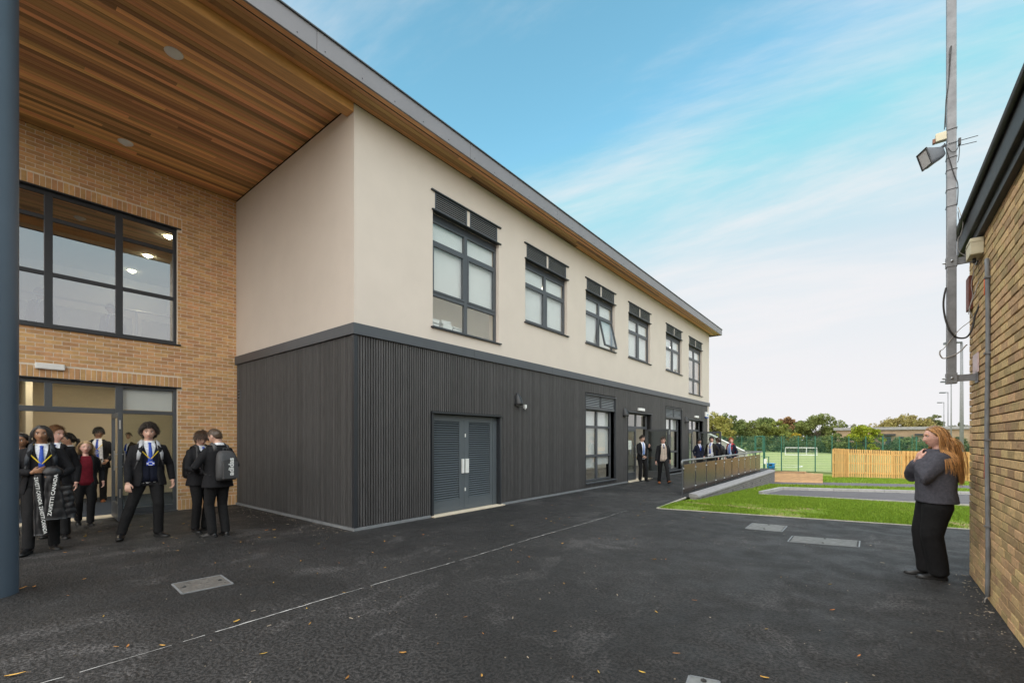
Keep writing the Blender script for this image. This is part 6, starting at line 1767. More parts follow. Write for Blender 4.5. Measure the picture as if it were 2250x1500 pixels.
def leaf(p, s, rz):
    o = bpy.data.objects.new('fallen_leaf', leaf_meshes[rs_.randint(4)]); COL.objects.link(o); o.location = (p[0], p[1], .003); o.scale = (s, s, s * .7); o.rotation_euler = (rs_.uniform(-.1, .1), rs_.uniform(-.1, .1), rz)
    x, y = p[0], p[1]
    zone = 'under the timber-lined porch' if x < FX else 'close along the black batten cladding' if x < FX + .9 and y > FY0 else 'beside the pale joint in the tarmac' if abs(x + 4.0) < .35 and y < 9 else 'near the lawn edge' if y > 8.6 else 'near the old brick wall' if x > 0 else 'between the joint and the porch' if x < -4 else 'on the open tarmac between joint and old wall'
    tag(o, ('large' if s > .07 else 'small') + ' yellow-brown fallen leaf ' + zone, 'leaf', 'fallen leaves ' + zone)
for (px, py, s) in ((33, 1484, .10), (187, 1180, .09), (215, 1153, .05), (219, 1168, .045), (143, 1214, .035), (322, 1113, .05), (403, 1151, .05), (415, 1154, .05), (378, 1181, .05), (529, 1192, .055), (549, 1245, .05), (661, 1233, .05), (255, 1422, .05), (281, 1421, .05), (357, 1419, .055), (520, 1366, .05), (756, 1302, .05), (674, 1337, .04), (681, 1371, .045), (579, 1437, .05), (763, 1491, .045), (1486, 1436, .05), (1526, 1319, .045), (1442, 1345, .045), (1315, 1477, .045), (1547, 1178, .04), (1887, 1442, .05), (1680, 1490, .05), (1829, 1341, .06), (1716, 1268, .03), (1545, 1137, .045), (1125, 1155, .05), (1200, 1140, .05), (1275, 1095, .05), (1328, 1098, .04), (1300, 1110, .05), (745, 1237, .03), (697, 1260, .035), (50, 1293, .08), (75, 1290, .05), (604, 1181, .035), (570, 1181, .035), (1684, 1382, .03), (1824, 1284, .03), (1560, 1128, .05), (1600, 1150, .035), (380, 1110, .04), (430, 1106, .04), (445, 1117, .05), (1500, 1060, .05), (1470, 1075, .05), (1480, 1064, .05), (1380, 1085, .045), (1415, 1100, .045), (930, 1175, .05), (845, 1190, .05), (700, 1195, .05)):
    leaf(ground_px(px, py), s * 1.0, rs_.uniform(0, 6.28))
for i in range(70):
    px = rs_.uniform(100, 1480); py = rs_.uniform(1100, 1240) if rs_.rand() < .75 else rs_.uniform(1240, 1490); p = ground_px(px, py)
    if p[0] < BX + .3 or (p[0] < FX + .1 and p[1] > FY0 - .1): continue
    leaf(p, rs_.uniform(.025, .05), rs_.uniform(0, 6.28))
mb = MB()
for i in range(700):
    if i < 90: p = np.array((RX - abs(rs_.normal()) * .10 - .015, rs_.uniform(4.6, 7.2), 0))
    elif i < 330: p = np.array((rs_.uniform(BX + .1, FX), FY0 - .03 - abs(rs_.normal()) * .25, 0))
    else: p = np.array((rs_.uniform(-11, .8), rs_.uniform(1.0, 9.4), 0))
    if p[0] < FX + .05 and p[1] > FY0 - .02: continue
    s = rs_.uniform(.0015, .0042); a = rs_.uniform(0, 3.14); l = s * (5 if i % 9 == 0 else 1.4)
    mb.obox((p[0], p[1], s * .6), (math.cos(a) * l, math.sin(a) * l, 0), (-math.sin(a) * s, math.cos(a) * s, 0), (0, 0, s * .6))
o = mb.build('grit', make_mat('pale_grit', (.30, .25, .19), .9, island=.4)); o['kind'] = 'stuff'; o['label'] = 'pale grit and twigs scattered over the tarmac'
# ---------------------------------------------------------------- grass blades
rs_ = np.random.RandomState(2)
def grass(n, yr, xr, h, w, name):
    P = np.stack([rs_.uniform(*xr, n), rs_.uniform(*yr, n)], 1)
    # keep inside the lawn: beyond the tarmac edge, off the lane and the path
    ok = ((P - EDGE0) @ np.array((-e_dir[1], e_dir[0]))) > .02
    ok &= P[:, 0] > np.where(P[:, 1] > 12.05, -3.47, -3.66)
    dl = (P - na) @ np.array((-nd[1], nd[0])); dk = (P - la) @ np.array((-ld[1], ld[0])); du = (P - na) @ nd; dl2 = (P - na) @ np.array((dd[1], -dd[0]))
    ok &= ~((dl > -.03) & (dk < .14) & (dl2 > -.14))
    d0 = (P - q0) @ np.array((-u0[1], u0[0])); d3 = (P - q3) @ np.array((-u1[1], u1[0])); ok &= ~((d0 > -.02) & (d3 < .02))
    # thin patches
    pn = smooth_noise(np.c_[P, np.zeros(len(P))], 3, 1.9) + .6 * smooth_noise(np.c_[P, np.zeros(len(P))], 9, 5.5)
    bare = np.clip((pn + .02 + .10 * np.clip(P[:, 0] + 1.5, -1, 2)) * 5.5, 0, 1) * np.interp(P[:, 1] - .21 * (P[:, 0] + 3.6), [9.6, 11.2, 12.6], [1.0, .95, .45])
    ok &= rs_.rand(len(P)) > bare * .93
    P = P[ok]; n = len(P)
    z = np.interp(P[:, 1], [10.5, 22.5, 33, 44], [0, -.47, -.80, -1.27]) - .008
    a = rs_.uniform(0, 6.28, n); hh = h * rs_.uniform(.5, 1.25, n); ww = w * rs_.uniform(.6, 1.3, n); lean = rs_.normal(size=(n, 2)) * .45
    V = np.zeros((n, 3, 3)); dx = np.stack([np.cos(a), np.sin(a)], 1) * ww[:, None]
    V[:, 0, :2] = P - dx; V[:, 1, :2] = P + dx; V[:, 2, :2] = P + lean * hh[:, None]; V[:, :2, 2] = z[:, None]; V[:, 2, 2] = z + hh
    me = bpy.data.meshes.new(name); me.vertices.add(n * 3); me.vertices.foreach_set('co', V.ravel()); me.loops.add(n * 3); me.loops.foreach_set('vertex_index', np.arange(n * 3, dtype=np.int32)); me.polygons.add(n); me.polygons.foreach_set('loop_start', np.arange(0, n * 3, 3, dtype=np.int32)); me.update(calc_edges=True)
    o = link_mesh(name, me, M['blade']); o['kind'] = 'stuff'; o['label'] = 'short bright green grass of the lawn'
grass(230000, (9.3, 17), (-3.7, 4.5), .045, .0055, 'grass')
grass(150000, (17, 36), (-3.7, 12), .06, .012, 'grass')
# ---------------------------------------------------------------- trees
def leaf_cloud(centres, radii, n, size, rs, squash=.75):
    c = rs.choice(len(centres), n, p=np.array(radii) ** 2.2 / np.sum(np.array(radii) ** 2.2))
    d = rs.normal(size=(n, 3)); d /= np.linalg.norm(d, axis=1)[:, None]
    r = np.array(radii)[c] * rs.uniform(.45, 1.08, n) ** .5
    P = np.array(centres)[c] + d * r[:, None] * np.array((1, 1, squash))
    nrm = d * .8 + rs.normal(size=(n, 3)) * .6 + np.array((0, 0, .3)); nrm /= np.linalg.norm(nrm, axis=1)[:, None]
    ref = rs.normal(size=(n, 3)); a = np.cross(nrm, ref); a /= np.linalg.norm(a, axis=1)[:, None]; b = np.cross(nrm, a)
    s = size * rs.uniform(.55, 1.3, n)[:, None]
    V = np.stack([P - a * s, P - b * s * .55, P + a * s, P + b * s * .55], 1)
    return V.reshape(-1, 3)
def quads_mesh(name, V, mat, parent):
    n = len(V) // 4; me = bpy.data.meshes.new(name); me.vertices.add(n * 4); me.vertices.foreach_set('co', np.ascontiguousarray(V).ravel()); me.loops.add(n * 4); me.loops.foreach_set('vertex_index', np.arange(n * 4, dtype=np.int32)); me.polygons.add(n); me.polygons.foreach_set('loop_start', np.arange(0, n * 4, 4, dtype=np.int32)); me.update(calc_edges=True)
    return link_mesh(name, me, mat, parent)
leaf_mats = {}
def leaf_mat(rgb):
    if rgb not in leaf_mats:
        m = make_mat('foliage', rgb, .6, island=.42, hue=.018, spec=.25)
        nt = m.node_tree; N, L = nt.nodes, nt.links; b = N['Principled BSDF']; out = N['Material Output']
        tl = N.new('ShaderNodeBsdfTranslucent'); mx = N.new('ShaderNodeMixShader'); mx.inputs[0].default_value = .35
        src = b.inputs['Base Color'].links[0].from_socket; L.new(src, tl.inputs[0]); L.new(b.outputs[0], mx.inputs[1]); L.new(tl.outputs[0], mx.inputs[2]); L.new(mx.outputs[0], out.inputs[0])
        leaf_mats[rgb] = m
    return leaf_mats[rgb]
M['bark'] = make_mat('bark', (.10, .075, .055), .95, var=.3, scale=3, stretch=(4, 4, .6), bump=.4)
def tree(label, px, dep, ytop, wpx, rgb, seed, n=5200, dens=1.0, name='tree', low=.12):
    rs = np.random.RandomState(seed); base = depth_px(px, dep, -1.28 if dep > 36 else 0)
    H_ = EYE + (HY - ytop) * dep / FPX - base[2]; R_ = wpx * 1.14 * dep / FPX / 2
    g = empty(name, base); tag(g, label, 'tree', 'trees beyond the pitch')
    limbs = MB(); limbs.tube([(0, 0, -.2), (rs.normal() * .1, rs.normal() * .1, H_ * .3), (rs.normal() * .3, rs.normal() * .3, H_ * .6), (rs.normal() * .3, rs.normal() * .3, H_ * .85)], [H_ * .028, H_ * .022, H_ * .014, H_ * .004], 8)
    C, Rr = [], []
    for i in range(17):
        a = rs.uniform(0, 6.28); t = rs.uniform(low, 1); z = H_ * (.16 + .70 * t); rad = R_ * (.85 * math.sin(math.pi * min(1, .20 + .72 * t)) ** .7) * rs.uniform(.45, .95)
        c = np.array((math.cos(a) * rad, math.sin(a) * rad, z)); C.append(c); Rr.append(R_ * rs.uniform(.26, .42))
        zb = H_ * rs.uniform(.22, .5); limbs.tube([(0, 0, min(zb, z * .8)), tuple((c * .55 + np.array((0, 0, zb)) * .45)), tuple(c)], [H_ * .012, H_ * .007, H_ * .002], 5)
    C.append(np.array((0, 0, H_ * .92 - R_ * .12))); Rr.append(R_ * .30)
    limbs.build('trunk', M['bark'], g, True)
    sub_c, sub_r = [], []
    for c, r in zip(C, Rr):                           # clumps within clumps give the crown its ragged edge
        for j in range(7):
            d = rs.normal(size=3); d /= np.linalg.norm(d); sub_c.append(c + d * r * np.array((1, 1, .75)) * rs.uniform(.4, 1)); sub_r.append(r * rs.uniform(.25, .5))
    V = leaf_cloud(sub_c, sub_r, int(n * dens * 1.45), .0105 * dep * .21, rs)
    # keep crown tip at the height asked for
    V[:, 2] = np.clip(V[:, 2], H_ * .05, None)
    quads_mesh('crown', V, leaf_mat(rgb), g)
G1, G2, G3, G4, G5 = (.215, .245, .052), (.140, .180, .052), (.300, .285, .070), (.29, .175, .080), (.185, .215, .060)
for (lab, px, dep, yt, wp, rgb, sd, n, low) in (
    ('yellow-green tree right against the far corner of the school building', 1566, 112, 907, 84, G3, 1, 5200, .0),
    ('dark green tree rising beyond the pale lean-to roof', 1604, 114, 905, 74, G2, 2, 5200, .0),
    ('broad mid-green tree behind the green gate frame', 1650, 116, 919, 92, G5, 3, 5600, .0),
    ('dark tree showing between two broad green ones behind the pitch', 1686, 126, 914, 60, G2, 4, 4200, .0),
    ('tall brown-leaved tree among the green ones beyond the pitch', 1733, 130, 914, 56, G4, 5, 4200, .1),
    ('green tree standing left of the brown-leaved one beyond the pitch', 1706, 115, 921, 70, G1, 6, 4600, .0),
    ('thin dark tree just right of the brown-leaved one', 1757, 128, 919, 42, G2, 7, 3200, .1),
    ('large spreading green tree directly behind the football goal', 1798, 113, 910, 100, G5, 8, 6600, .0),
    ('low yellowish bushy tree under the brown-leaved one', 1742, 112, 951, 44, (.42, .32, .04), 9, 2600, .0),
    ('dense green shrubby tree by the end of the far brick block', 1836, 88, 948, 52, G2, 10, 3200, .0),
    ('bright yellow-green round tree in front of the far brick block', 1901, 86, 931, 66, (.27, .31, .025), 11, 5200, .0),
    ('low dark green bush in front of the far block windows', 1994, 84, 962, 50, G2, 12, 2600, .0),
    ('hazy pale tree behind the flat roof, above the bright round tree', 1880, 150, 930, 60, (.25, .25, .15), 13, 2600, .3),
    ('broad olive and yellow tree rising behind the far flat roof', 1995, 150, 911, 112, (.30, .25, .085), 14, 6000, .3),
    ('greener tree behind the far flat roof beside the floodlight columns', 2052, 150, 908, 60, (.18, .20, .085), 15, 3400, .3),
    ('small tree half hidden by the old brick corner beyond the columns', 2112, 150, 924, 40, (.13, .14, .06), 16, 2400, .3),
    ('small yellowish tree above the end of the far flat roof', 1858, 150, 940, 44, (.15, .15, .06), 17, 1800, .3)):
    tree(lab, px, dep, yt, wp, rgb, sd, n, 1.0, low=low)
# undergrowth that closes the foot of the wood
rs_ = np.random.RandomState(21)
C = [np.array((rs_.uniform(-60, 30), rs_.uniform(110, 119), -1.3 + rs_.uniform(.6, 2.6))) for i in range(110)]
V = leaf_cloud(C, [rs_.uniform(1.0, 1.9) for c in C], 26000, .26, rs_)
o = quads_mesh('undergrowth', V, leaf_mat((.085, .120, .042)), None); o['kind'] = 'stuff'; o['label'] = 'dark undergrowth along the foot of the wood'
C = [np.array((rs_.uniform(-260, 260), rs_.uniform(190, 230), -1.3 + rs_.uniform(.5, 6.5))) for i in range(240)]
V = leaf_cloud(C, [rs_.uniform(2.5, 4.5) for c in C], 26000, .6, rs_)
o = quads_mesh('far_wood', V, leaf_mat((.075, .10, .045)), None); o['kind'] = 'stuff'; o['label'] = 'far belt of woodland along the horizon'
# ---------------------------------------------------------------- people
BLK, NAVY = (.012, .012, .014), (.010, .013, .028)
PALE, PINK, BROWN = (.60, .36, .27), (.66, .38, .30), (.30, .150, .080)
YL = 1.20
def back_pack(owner, label, rgb, strap, print_text=None, group='school backpacks', front=True, zc=1.16, sc=1.0, depth=.16, pocket=True):
    """A backpack on a person's back, with shoulder straps that come over to the chest."""
    inf = PERSON_INFO[owner.name]; k, T, U = inf['k'], inf['T'], inf['U']
    g = empty('backpack', owner.location, owner.rotation_euler[2]); tag(g, label, 'backpack', group)
    w, d, h = .150 * sc, depth * .5 * sc, .225 * sc
    yb = -(torso_at(1.25, T)[1] + .036)
    V, Fc = [], []; n_ = 20; rows_ = [(-1, .72, .55), (-.96, .88, .85), (-.7, .98, 1.0), (-.1, 1, 1.0), (.5, .95, .88), (.8, .82, .70), (.95, .62, .5), (1.0, .4, .3)]
    for (t, a, b) in rows_:
        for i in range(n_):
            th = 2 * math.pi * i / n_; cx, sx = math.cos(th), math.sin(th); V.append((w * a * math.copysign(abs(cx) ** .55, cx), yb - d * b + d * b * math.copysign(abs(sx) ** .6, sx), zc + h * t))
    for r in range(len(rows_) - 1):
        for i in range(n_): Fc.append((r * n_ + i, r * n_ + (i + 1) % n_, (r + 1) * n_ + (i + 1) % n_, (r + 1) * n_ + i))
    Fc += [tuple(range(n_))[::-1], tuple(range((len(rows_) - 1) * n_, len(rows_) * n_))]
    mt = make_cached('nylon', rgb)
    put = lambda nm, vf, m_, sm=True: mesh_obj(nm, U(np.array(vf[0])) * k, vf[1], m_, g, sm)
    put('bag', (V, Fc), mt)
    yo = yb - 2 * d
    if pocket:
        mb = MB(); mb.box((-w * .72, yo - .022, zc - h * .85), (w * .72, yo + .03, zc + h * .25)); put('pocket', (mb.V, mb.F), mt, False)
        mb = MB(); mb.tube([(-w * .72, yo - .004, zc + h * .33), (0, yo - .010, zc + h * .36), (w * .72, yo - .004, zc + h * .33)], .004, 5); put('zip', (mb.V, mb.F), M['rubber'])
    mb = MB(); mb.tube([(-.03, yb - .03, zc + h), (-.025, yb - .03, zc + h + .04), (.025, yb - .03, zc + h + .04), (.03, yb - .03, zc + h)], .007, 6); put('grab_loop', (mb.V, mb.F), mt)
    for sx in (1, -1):
        pts, td = [], []
        for z, th in ((1.36, 2.65), (1.44, 2.2), (1.470, 1.57), (1.44, .95), (1.38, .66), (1.30, .62), (1.20, .72), (1.10, 1.0), (1.02, 1.5), (.99, 2.2)):
            x0 = .105; p = torso_point(min(z, 1.40), sx * th, .040, T); 
            if z > 1.33: p = np.array((sx * np.interp(z, [1.33, 1.47], [.112, .098]), p[1] * .9, 1.405 + (z - 1.40) * .75 + .036 if z > 1.40 else z + .02))
            pts.append(p); td.append(vn([sx * math.sin(th) * .5, math.cos(th), .5 if z > 1.4 else 0]))
        ad = [vn(np.cross(b, vn(pts[min(i + 1, 9)] - pts[max(i - 1, 0)]))) for i, b in enumerate(td)]
        put('shoulder_strap', strip_mesh(pts[:7], ad[:7], td[:7], [.05] * 6 + [.035], .010), make_cached('strap', strap))
        put('strap_webbing', strip_mesh(pts[6:], ad[6:], td[6:], [.022] * 4, .004), make_cached('nylon', (.02, .02, .022)))
    if print_text:
        cu = bpy.data.curves.new('lettering', 'FONT'); cu.body = print_text; cu.size = .112; cu.align_x = 'CENTER'; cu.align_y = 'CENTER'; cu.extrude = .0015; cu.offset = .0035
        t_ = bpy.data.objects.new('lettering_curve', cu); COL.objects.link(t_); dg = bpy.context.evaluated_depsgraph_get(); me = bpy.data.meshes.new_from_object(t_.evaluated_get(dg)); bpy.data.objects.remove(t_)
        V = mesh_verts(me)
        # read downwards on the outer face of the bag
        W_ = np.stack([-V[:, 1], np.full(len(V), yo - .026) - V[:, 2], zc - .015 + V[:, 0]], 1)
        set_verts(me, U(W_) * k); link_mesh('lettering', me, M['white_plastic'], g)
    return g
# boys and girls coming out of the porch -------------------------------------
p1 = person('person with long dark twists and yellow lanyard carrying a black padded coat', (92, 1208), 1.70, 2, skin=BROWN, hair='dreads', hair_rgb=(.016, .012, .010), jumper=(.012, .012, .014), lanyard=1.20, gap=lambda z: float(np.interp(z, [.74, 1.05, 1.3, 1.47], [.14, .105, .09, .066])),
            arms={'R': dict(wrist=(.085, .235, 1.105), pole=(1, -.6, -.5), dir=(-.95, .25, .30), palm=(.1, -1, .1), curl=.75), 'L': dict(wrist=(-.14, .24, 1.02), pole=(-1, -.7, -.4), dir=(.75, .6, -.1), palm=(0, -.3, 1), curl=.6)},
            legs={'R': dict(ankle=(.125, .20, .085), toe=(.35, 1, 0)), 'L': dict(ankle=(-.12, -.02, .085), toe=(-.25, 1, 0))}, head=(2, -4, 0), seed=31, fat=.95)
p2 = person('ginger-haired person in dark blazer looking aside behind the one with the coat', None, 1.71, 8, depth=None, pos=tuple(depth_px(121, 6.9)), skin=PINK, hair='quiff', hair_rgb=(.24, .115, .045), jumper=(.012, .012, .014), head=(0, 48, 0), seed=32, tie=(.02, .07, .42), arms={'L': dict(wrist=(-.25, .06, .86))}, legs={'L': dict(ankle=(-.13, .10, .085)), 'R': dict(ankle=(.10, -.12, .10))})
p3 = person('person with black ponytail seen in profile inside the porch doorway', None, 1.62, 80, pos=tuple(depth_px(150, 9.3)), female=True, hair='ponytail', hair_rgb=(.010, .008, .008), skin=(.50, .28, .19), seed=33, tie=None)
p4 = person('short fair-haired person in glasses and maroon top under an open black blazer', (188, 1152), 1.47, -6, female=True, hair='long', hair_rgb=(.36, .24, .12), skin=PINK, glasses=True, top=dict(kind='plain', rgb=(.16, .012, .022)), tie=None, open_jacket=True, seed=34, hem=.84,
            legs={'R': dict(ankle=(.10, -.12, .13), toe=(.1, 1, 0), tilt=14), 'L': dict(ankle=(-.06, .10, .085), toe=(-.1, 1, 0))}, arms={'L': dict(wrist=(-.27, .05, .90)), 'R': dict(wrist=(.25, .02, .88))}, head=(4, 0, 0))
p5 = person('tall dark-haired person in glasses, tie and lanyard standing inside the doorway', None, 1.80, 12, pos=tuple(depth_px(216, 10.75)), hair='fringe', hair_rgb=(.012, .010, .009), skin=(.52, .30, .21), glasses=True, lanyard=1.22, badge=(.03, .10, .45), open_jacket=True, shoes=(.16, .055, .02), head=(-6, 22, 0), seed=35, arms={'L': dict(wrist=(-.20, .18, .98))})
p6 = person('person with long black hair half hidden by the slate blue column', None, 1.60, 20, pos=tuple(depth_px(46, 6.75)), female=True, hair='long', hair_rgb=(.012, .009, .008), skin=BROWN, seed=36, tie=None)
p7 = person('smiling person with dark curls, blue badge and grey straps striding past the open door', (327, 1178), 1.745, -8, skin=PALE, hair='curly', hair_rgb=(.026, .015, .010), jumper=(.008, .010, .022), vneck=.085, lanyard=1.20, badge=(.01, .05, .50), gap=lambda z: float(np.interp(z, [.74, .95, 1.05, 1.3, 1.47], [.10, .070, .078, .082, .066])),
            legs={'R': dict(ankle=(.33, -.04, .085), toe=(.25, 1, 0)), 'L': dict(ankle=(-.11, .05, .085), toe=(-.55, 1, 0))}, arms={'R': dict(wrist=(.265, .12, .86), curl=.7, palm=(-.4, -.9, 0)), 'L': dict(wrist=(-.29, .04, .87), curl=.6)}, head=(0, -8, -3), seed=37, fat=.97)
p8 = person('dark-haired person inside, seen through the glass beside the open door leaf', None, 1.72, 25, pos=tuple(depth_px(281, 12.1)), hair='short', hair_rgb=(.012, .010, .009), skin=(.45, .26, .18), seed=38, head=(0, 20, 0))
p9 = person('person with brown fringe looking down by the porch brick wall', (441, 1166), 1.655, -32, skin=PALE, hair='fringe', hair_rgb=(.060, .030, .014), lanyard=1.25, head=(-16, -12, 0), seed=39, jumper=(.012, .012, .014), arms={'R': dict(wrist=(.08, .25, 1.02), pole=(1, -.6, -.3), dir=(-.8, .5, .1)), 'L': dict(wrist=(-.06, .26, 1.03), pole=(-1, -.6, -.3), dir=(.7, .6, .1))})
p10 = person('person with cropped hair seen from behind, head bowed, wearing a grey printed backpack', (478, 1178), 1.69, 148, skin=PALE, hair='buzz', hair_rgb=(.090, .055, .032), head=(-24, 18, 0), seed=40, arms={'L': dict(wrist=(-.16, .25, 1.04), pole=(-1, -.5, -.4), dir=(.4, .8, .1)), 'R': dict(wrist=(.20, .22, 1.0), pole=(1, -.5, -.4))}, legs={'L': dict(ankle=(-.06, .03, .085), toe=(-.45, 1, 0)), 'R': dict(ankle=(.12, -.02, .085), toe=(.2, 1, 0))}, fat=.97)
back_pack(p10, 'dark grey backpack with white lettering worn by the cropped-haired person', (.055, .055, .058), (.075, .075, .078), 'adidas', zc=1.15, sc=1.05)
back_pack(p7, 'backpack with pale grey padded straps worn by the curly-haired person', (.03, .03, .032), (.42, .43, .46), zc=1.15)
back_pack(p9, 'black backpack worn by the person with the brown fringe', (.010, .010, .011), (.016, .016, .017), zc=1.14)
back_pack(p1, 'dark blue-grey backpack worn by the person carrying the coat', (.012, .014, .018), (.030, .036, .046), zc=1.16)
for px_, h_, sd_ in ((243, 1.66, 61), (88, 1.74, 62)):
    d_ = ray(px_, HY); t_ = -15.2 / d_[0]
    person('dark-haired person behind the upper landing balustrade, ' + ('between the ceiling lamps and the column' if px_ > 100 else 'close beside the column edge'), None, h_, 30, pos=(-15.2, float(d_[1] * t_), 3.31), hair='short', hair_rgb=(.012, .010, .009), skin=(.45, .26, .18), seed=sd_, near=False, group='people on the upper landing')
# people on the path by the far doors -----------------------------------------
f = dict(near=False)
person('dark-haired person with pale blue tie coming out of the far glass door', (1411, 1056), 1.66, -28, hair='short', hair_rgb=(.020, .012, .008), skin=PALE, tie=(.16, .28, .60), seed=41, arms={'L': dict(wrist=(-.20, .16, 1.30), pole=(-1, -.4, -.8), dir=(-.1, .5, .8), curl=.8), 'R': dict(wrist=(.10, .25, .93), pole=(1, -.8, -.2), dir=(-.6, .7, -.2), curl=.8)}, legs={'R': dict(ankle=(.08, -.02, .085)), 'L': dict(ankle=(-.12, .08, .085))}, head=(0, 12, 0), gap=lambda z: float(np.interp(z, [.74, 1.05, 1.3, 1.47], [.05, .04, .06, .066])), **f)
person('person in beige jumper and open black blazer striding in tan shoes', (1457, 1063), 1.60, -14, hair='short', hair_rgb=(.050, .026, .014), skin=PINK, jumper=(.42, .35, .29), vneck=.055, vbottom=1.33, tie=(.04, .05, .10), gap=lambda z: float(np.interp(z, [.74, 1.05, 1.3, 1.47], [.13, .105, .09, .066])), shoes=(.36, .105, .025), seed=42,
       legs={'L': dict(ankle=(-.11, .36, .105), toe=(-.1, 1, 0), tilt=-16), 'R': dict(ankle=(.09, -.24, .10), toe=(.1, 1, 0), tilt=6)}, arms={'R': dict(wrist=(.28, .10, .84), curl=.8), 'L': dict(wrist=(-.30, -.20, .90), pole=(-.6, -1, 0))}, head=(-4, -4, 0), **f)
person('dark-haired figure in navy blazer with grey strap added for a reflection in the end glass door', None, 1.53, -30, pos=(-5.93, 20.75, 0), hair='short', hair_rgb=(.014, .010, .009), skin=(.36, .21, .15), blazer=NAVY, jumper=NAVY, seed=43, **f)  # solid figure added in place of a reflection in the open door leaf
pw = person('person in white shirt and blue tie with open blazer walking behind the railing', None, 1.625, 26, pos=tuple(depth_px(1563, 18.0)), hair='short', hair_rgb=(.024, .014, .010), skin=PINK, lanyard=1.22, tie=(.02, .06, .36), gap=lambda z: float(np.interp(z, [.74, 1.05, 1.3, 1.47], [.16, .12, .10, .066])), blazer=(.016, .014, .014), head=(0, 30, 0), seed=44, arms={'R': dict(wrist=(.31, .0, .88)), 'L': dict(wrist=(-.30, -.05, .88))}, **f)
pb = person('brown-haired person half hidden behind the one in the white shirt', None, 1.58, 120, pos=tuple(depth_px(1578, 19.6)), hair='short', hair_rgb=(.075, .038, .022), skin=PINK, blazer=NAVY, seed=45, **f)
pr = person('red-haired person in navy blazer with red backpack behind the railing', None, 1.565, 36, pos=tuple(depth_px(1606, 18.9)), hair='quiff', hair_rgb=(.48, .13, .025), skin=PINK, blazer=NAVY, shirt=(.55, .66, .80), tie=(.02, .10, .50), open_jacket=True, head=(0, 38, 0), seed=46, **f)
back_pack(pr, 'bright red backpack worn by the red-haired person', (.50, .010, .018), (.55, .012, .02), zc=1.10)
back_pack(pb, 'black backpack worn by the brown-haired person on the path', (.016, .016, .018), (.03, .03, .03), zc=1.15)
# the woman by the old brick building -----------------------------------------
wm = person('person with long ginger hair in grey sweatshirt and wide black trousers watching, hand at chin', (2056, 1268), 1.655, 72, female=True, skin=PINK, hair='long', hair_rgb=(.50, .25, .085), blazer=None, top=dict(kind='sweater', rgb=(.072, .072, .088), hem=.87, off=.052), tie=None, trousers=(.010, .010, .011), wide=1.42, legr=1.0, fat=1.06, seed=47, armr=1.08,
            arms={'L': dict(wrist=(-.06, .155, 1.365), pole=(-.25, .75, -1), dir=(.35, -.05, .75), palm=(.3, -1, 0), curl=.95), 'R': dict(wrist=(.05, .16, 1.34), pole=(.4, .7, -1), dir=(-.5, .0, .8), palm=(-.3, -1, 0), curl=.95)},
            legs={'R': dict(ankle=(.075, .055, .085), toe=(.05, 1, 0)), 'L': dict(ankle=(-.07, -.01, .085), toe=(-.05, 1, 0))}, head=(0, 4, 0), group=None)
# the padded coat held by its collar ---------------------------------------------
inf = PERSON_INFO[p1.name]; k = inf['k']
ct = empty('padded_coat', p1.location, p1.rotation_euler[2]); tag(ct, 'black quilted coat with white lettered bands hanging from the hand of a person', 'coat')
def coat_sheet(top, bot, w0, w1, quilt, seed, thick=.05, x_sh=0.0):
    V, Fc = [], []; nu, nv = 22, 34; rs = np.random.RandomState(seed)
    for j in range(nv + 1):
        t = j / nv
        c = np.array(top) * (1 - t) + np.array(bot) * t; w = w0 * (1 - t) + w1 * t
        for i in range(nu):
            th = 2 * math.pi * i / nu; cx, sx = math.cos(th), math.sin(th)
            fold = .016 * math.sin(cx * 9 + seed + t * 2) * min(1, t * 4)
            puff = quilt * abs(math.sin(t * math.pi * 5.5 + .5 * math.sin(th * 2 + seed))) ** .6 + .010 * math.sin(t * 9 + th * 3 + seed) * math.sin(th * 2 + t * 5)
            V.append((c[0] + (w + puff) * math.copysign(abs(cx) ** .8, cx), c[1] + (thick + puff + fold) * math.copysign(abs(sx) ** .8, sx), c[2]))
    for j in range(nv):
        for i in range(nu): Fc.append((j * nu + i, j * nu + (i + 1) % nu, (j + 1) * nu + (i + 1) % nu, (j + 1) * nu + i))
    Fc += [tuple(range(nu)), tuple(range(nv * nu, (nv + 1) * nu))[::-1]]
    return V, Fc
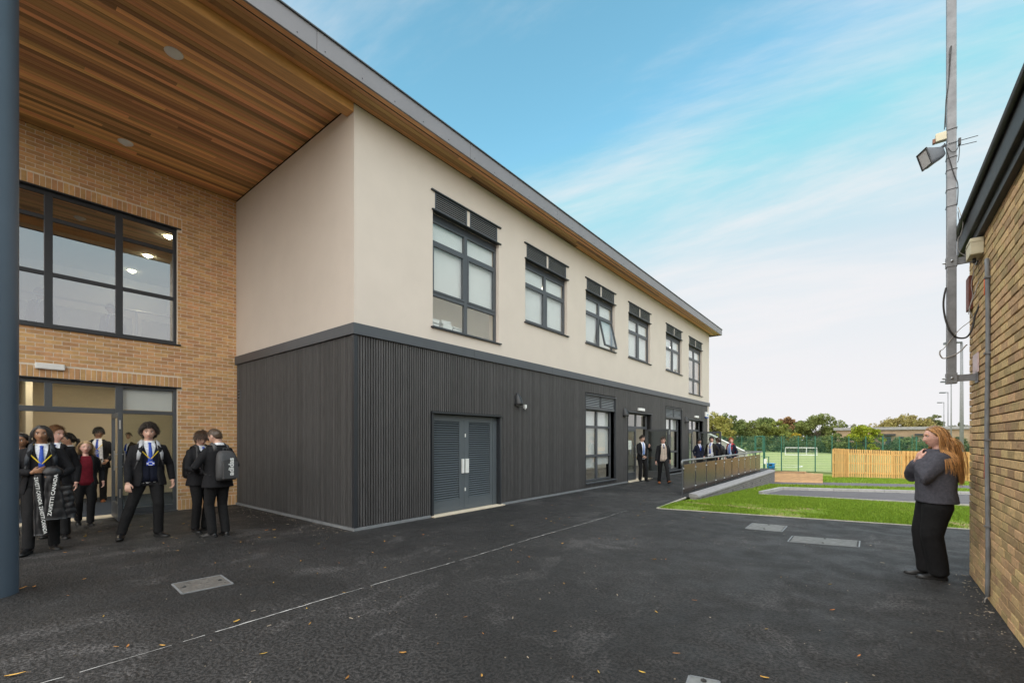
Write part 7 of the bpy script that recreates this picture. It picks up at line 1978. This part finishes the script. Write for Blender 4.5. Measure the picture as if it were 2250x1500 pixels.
coat_m = make_mat('black_quilted_nylon', (.014, .014, .016), .42, var=.3, scale=20, bump=.12, bump_scale=60)
put = lambda nm, vf, m_, sm=True: mesh_obj(nm, np.array(vf[0]) * k, vf[1], m_, ct, sm)
put('coat_body', coat_sheet((-.10, .30, 1.08), (-.13, .30, .46), .075, .125, .006, 1, .060), coat_m)
put('coat_sleeve', coat_sheet((-.22, .27, .92), (-.265, .26, .47), .075, .085, .012, 3, .070), coat_m)
put('coat_hood', ellipsoid((-.115, .30, 1.10), (.105, .07, .09), 18, 12), coat_m)
put('coat_front', coat_sheet((.02, .31, 1.10), (.0, .31, .26), .035, .070, .003, 5, .040), coat_m)
def lettered_band(pts, word, size):
    """Words that run down a band; local x-z positions in front of the coat."""
    a, b = np.array(pts[0]), np.array(pts[1]); d = vn(b - a); L_ = np.linalg.norm(b - a)
    s_ = np.cross(d, (0, 1, 0)); mb = MB(); c = (a + b) / 2; mb.obox(c, d * L_ / 2, s_ * .020, (0, .003, 0)); bd = put('zip_band', (mb.V, mb.F), M['rubber'], False)
    cu = bpy.data.curves.new('lettering', 'FONT'); cu.body = word; cu.size = size; cu.align_y = 'CENTER'; cu.extrude = .001; cu.offset = .0012
    t_ = bpy.data.objects.new('lettering_curve', cu); COL.objects.link(t_); dg = bpy.context.evaluated_depsgraph_get(); me = bpy.data.meshes.new_from_object(t_.evaluated_get(dg)); bpy.data.objects.remove(t_)
    V = mesh_verts(me); sx = L_ / max(V[:, 0].max(), 1e-3)
    up_ = np.array((d[2], 0, -d[0]))
    P_ = a + d * (V[:, 0] * sx)[:, None] + up_ * V[:, 1][:, None] + np.array((0, .005, 0)) + np.array((0, 1, 0)) * V[:, 2][:, None]
    set_verts(me, P_ * k); link_mesh('lettering', me, M['white_plastic'], ct)
lettered_band([(.045, .362, 1.05), (-.045, .362, .28)], 'ZAVETTI CANADA  ZAVETTI CANADA', .05)
lettered_band([(-.085, .385, .52), (-.150, .385, 1.08)], 'ZAVETTI CANADA', .05)
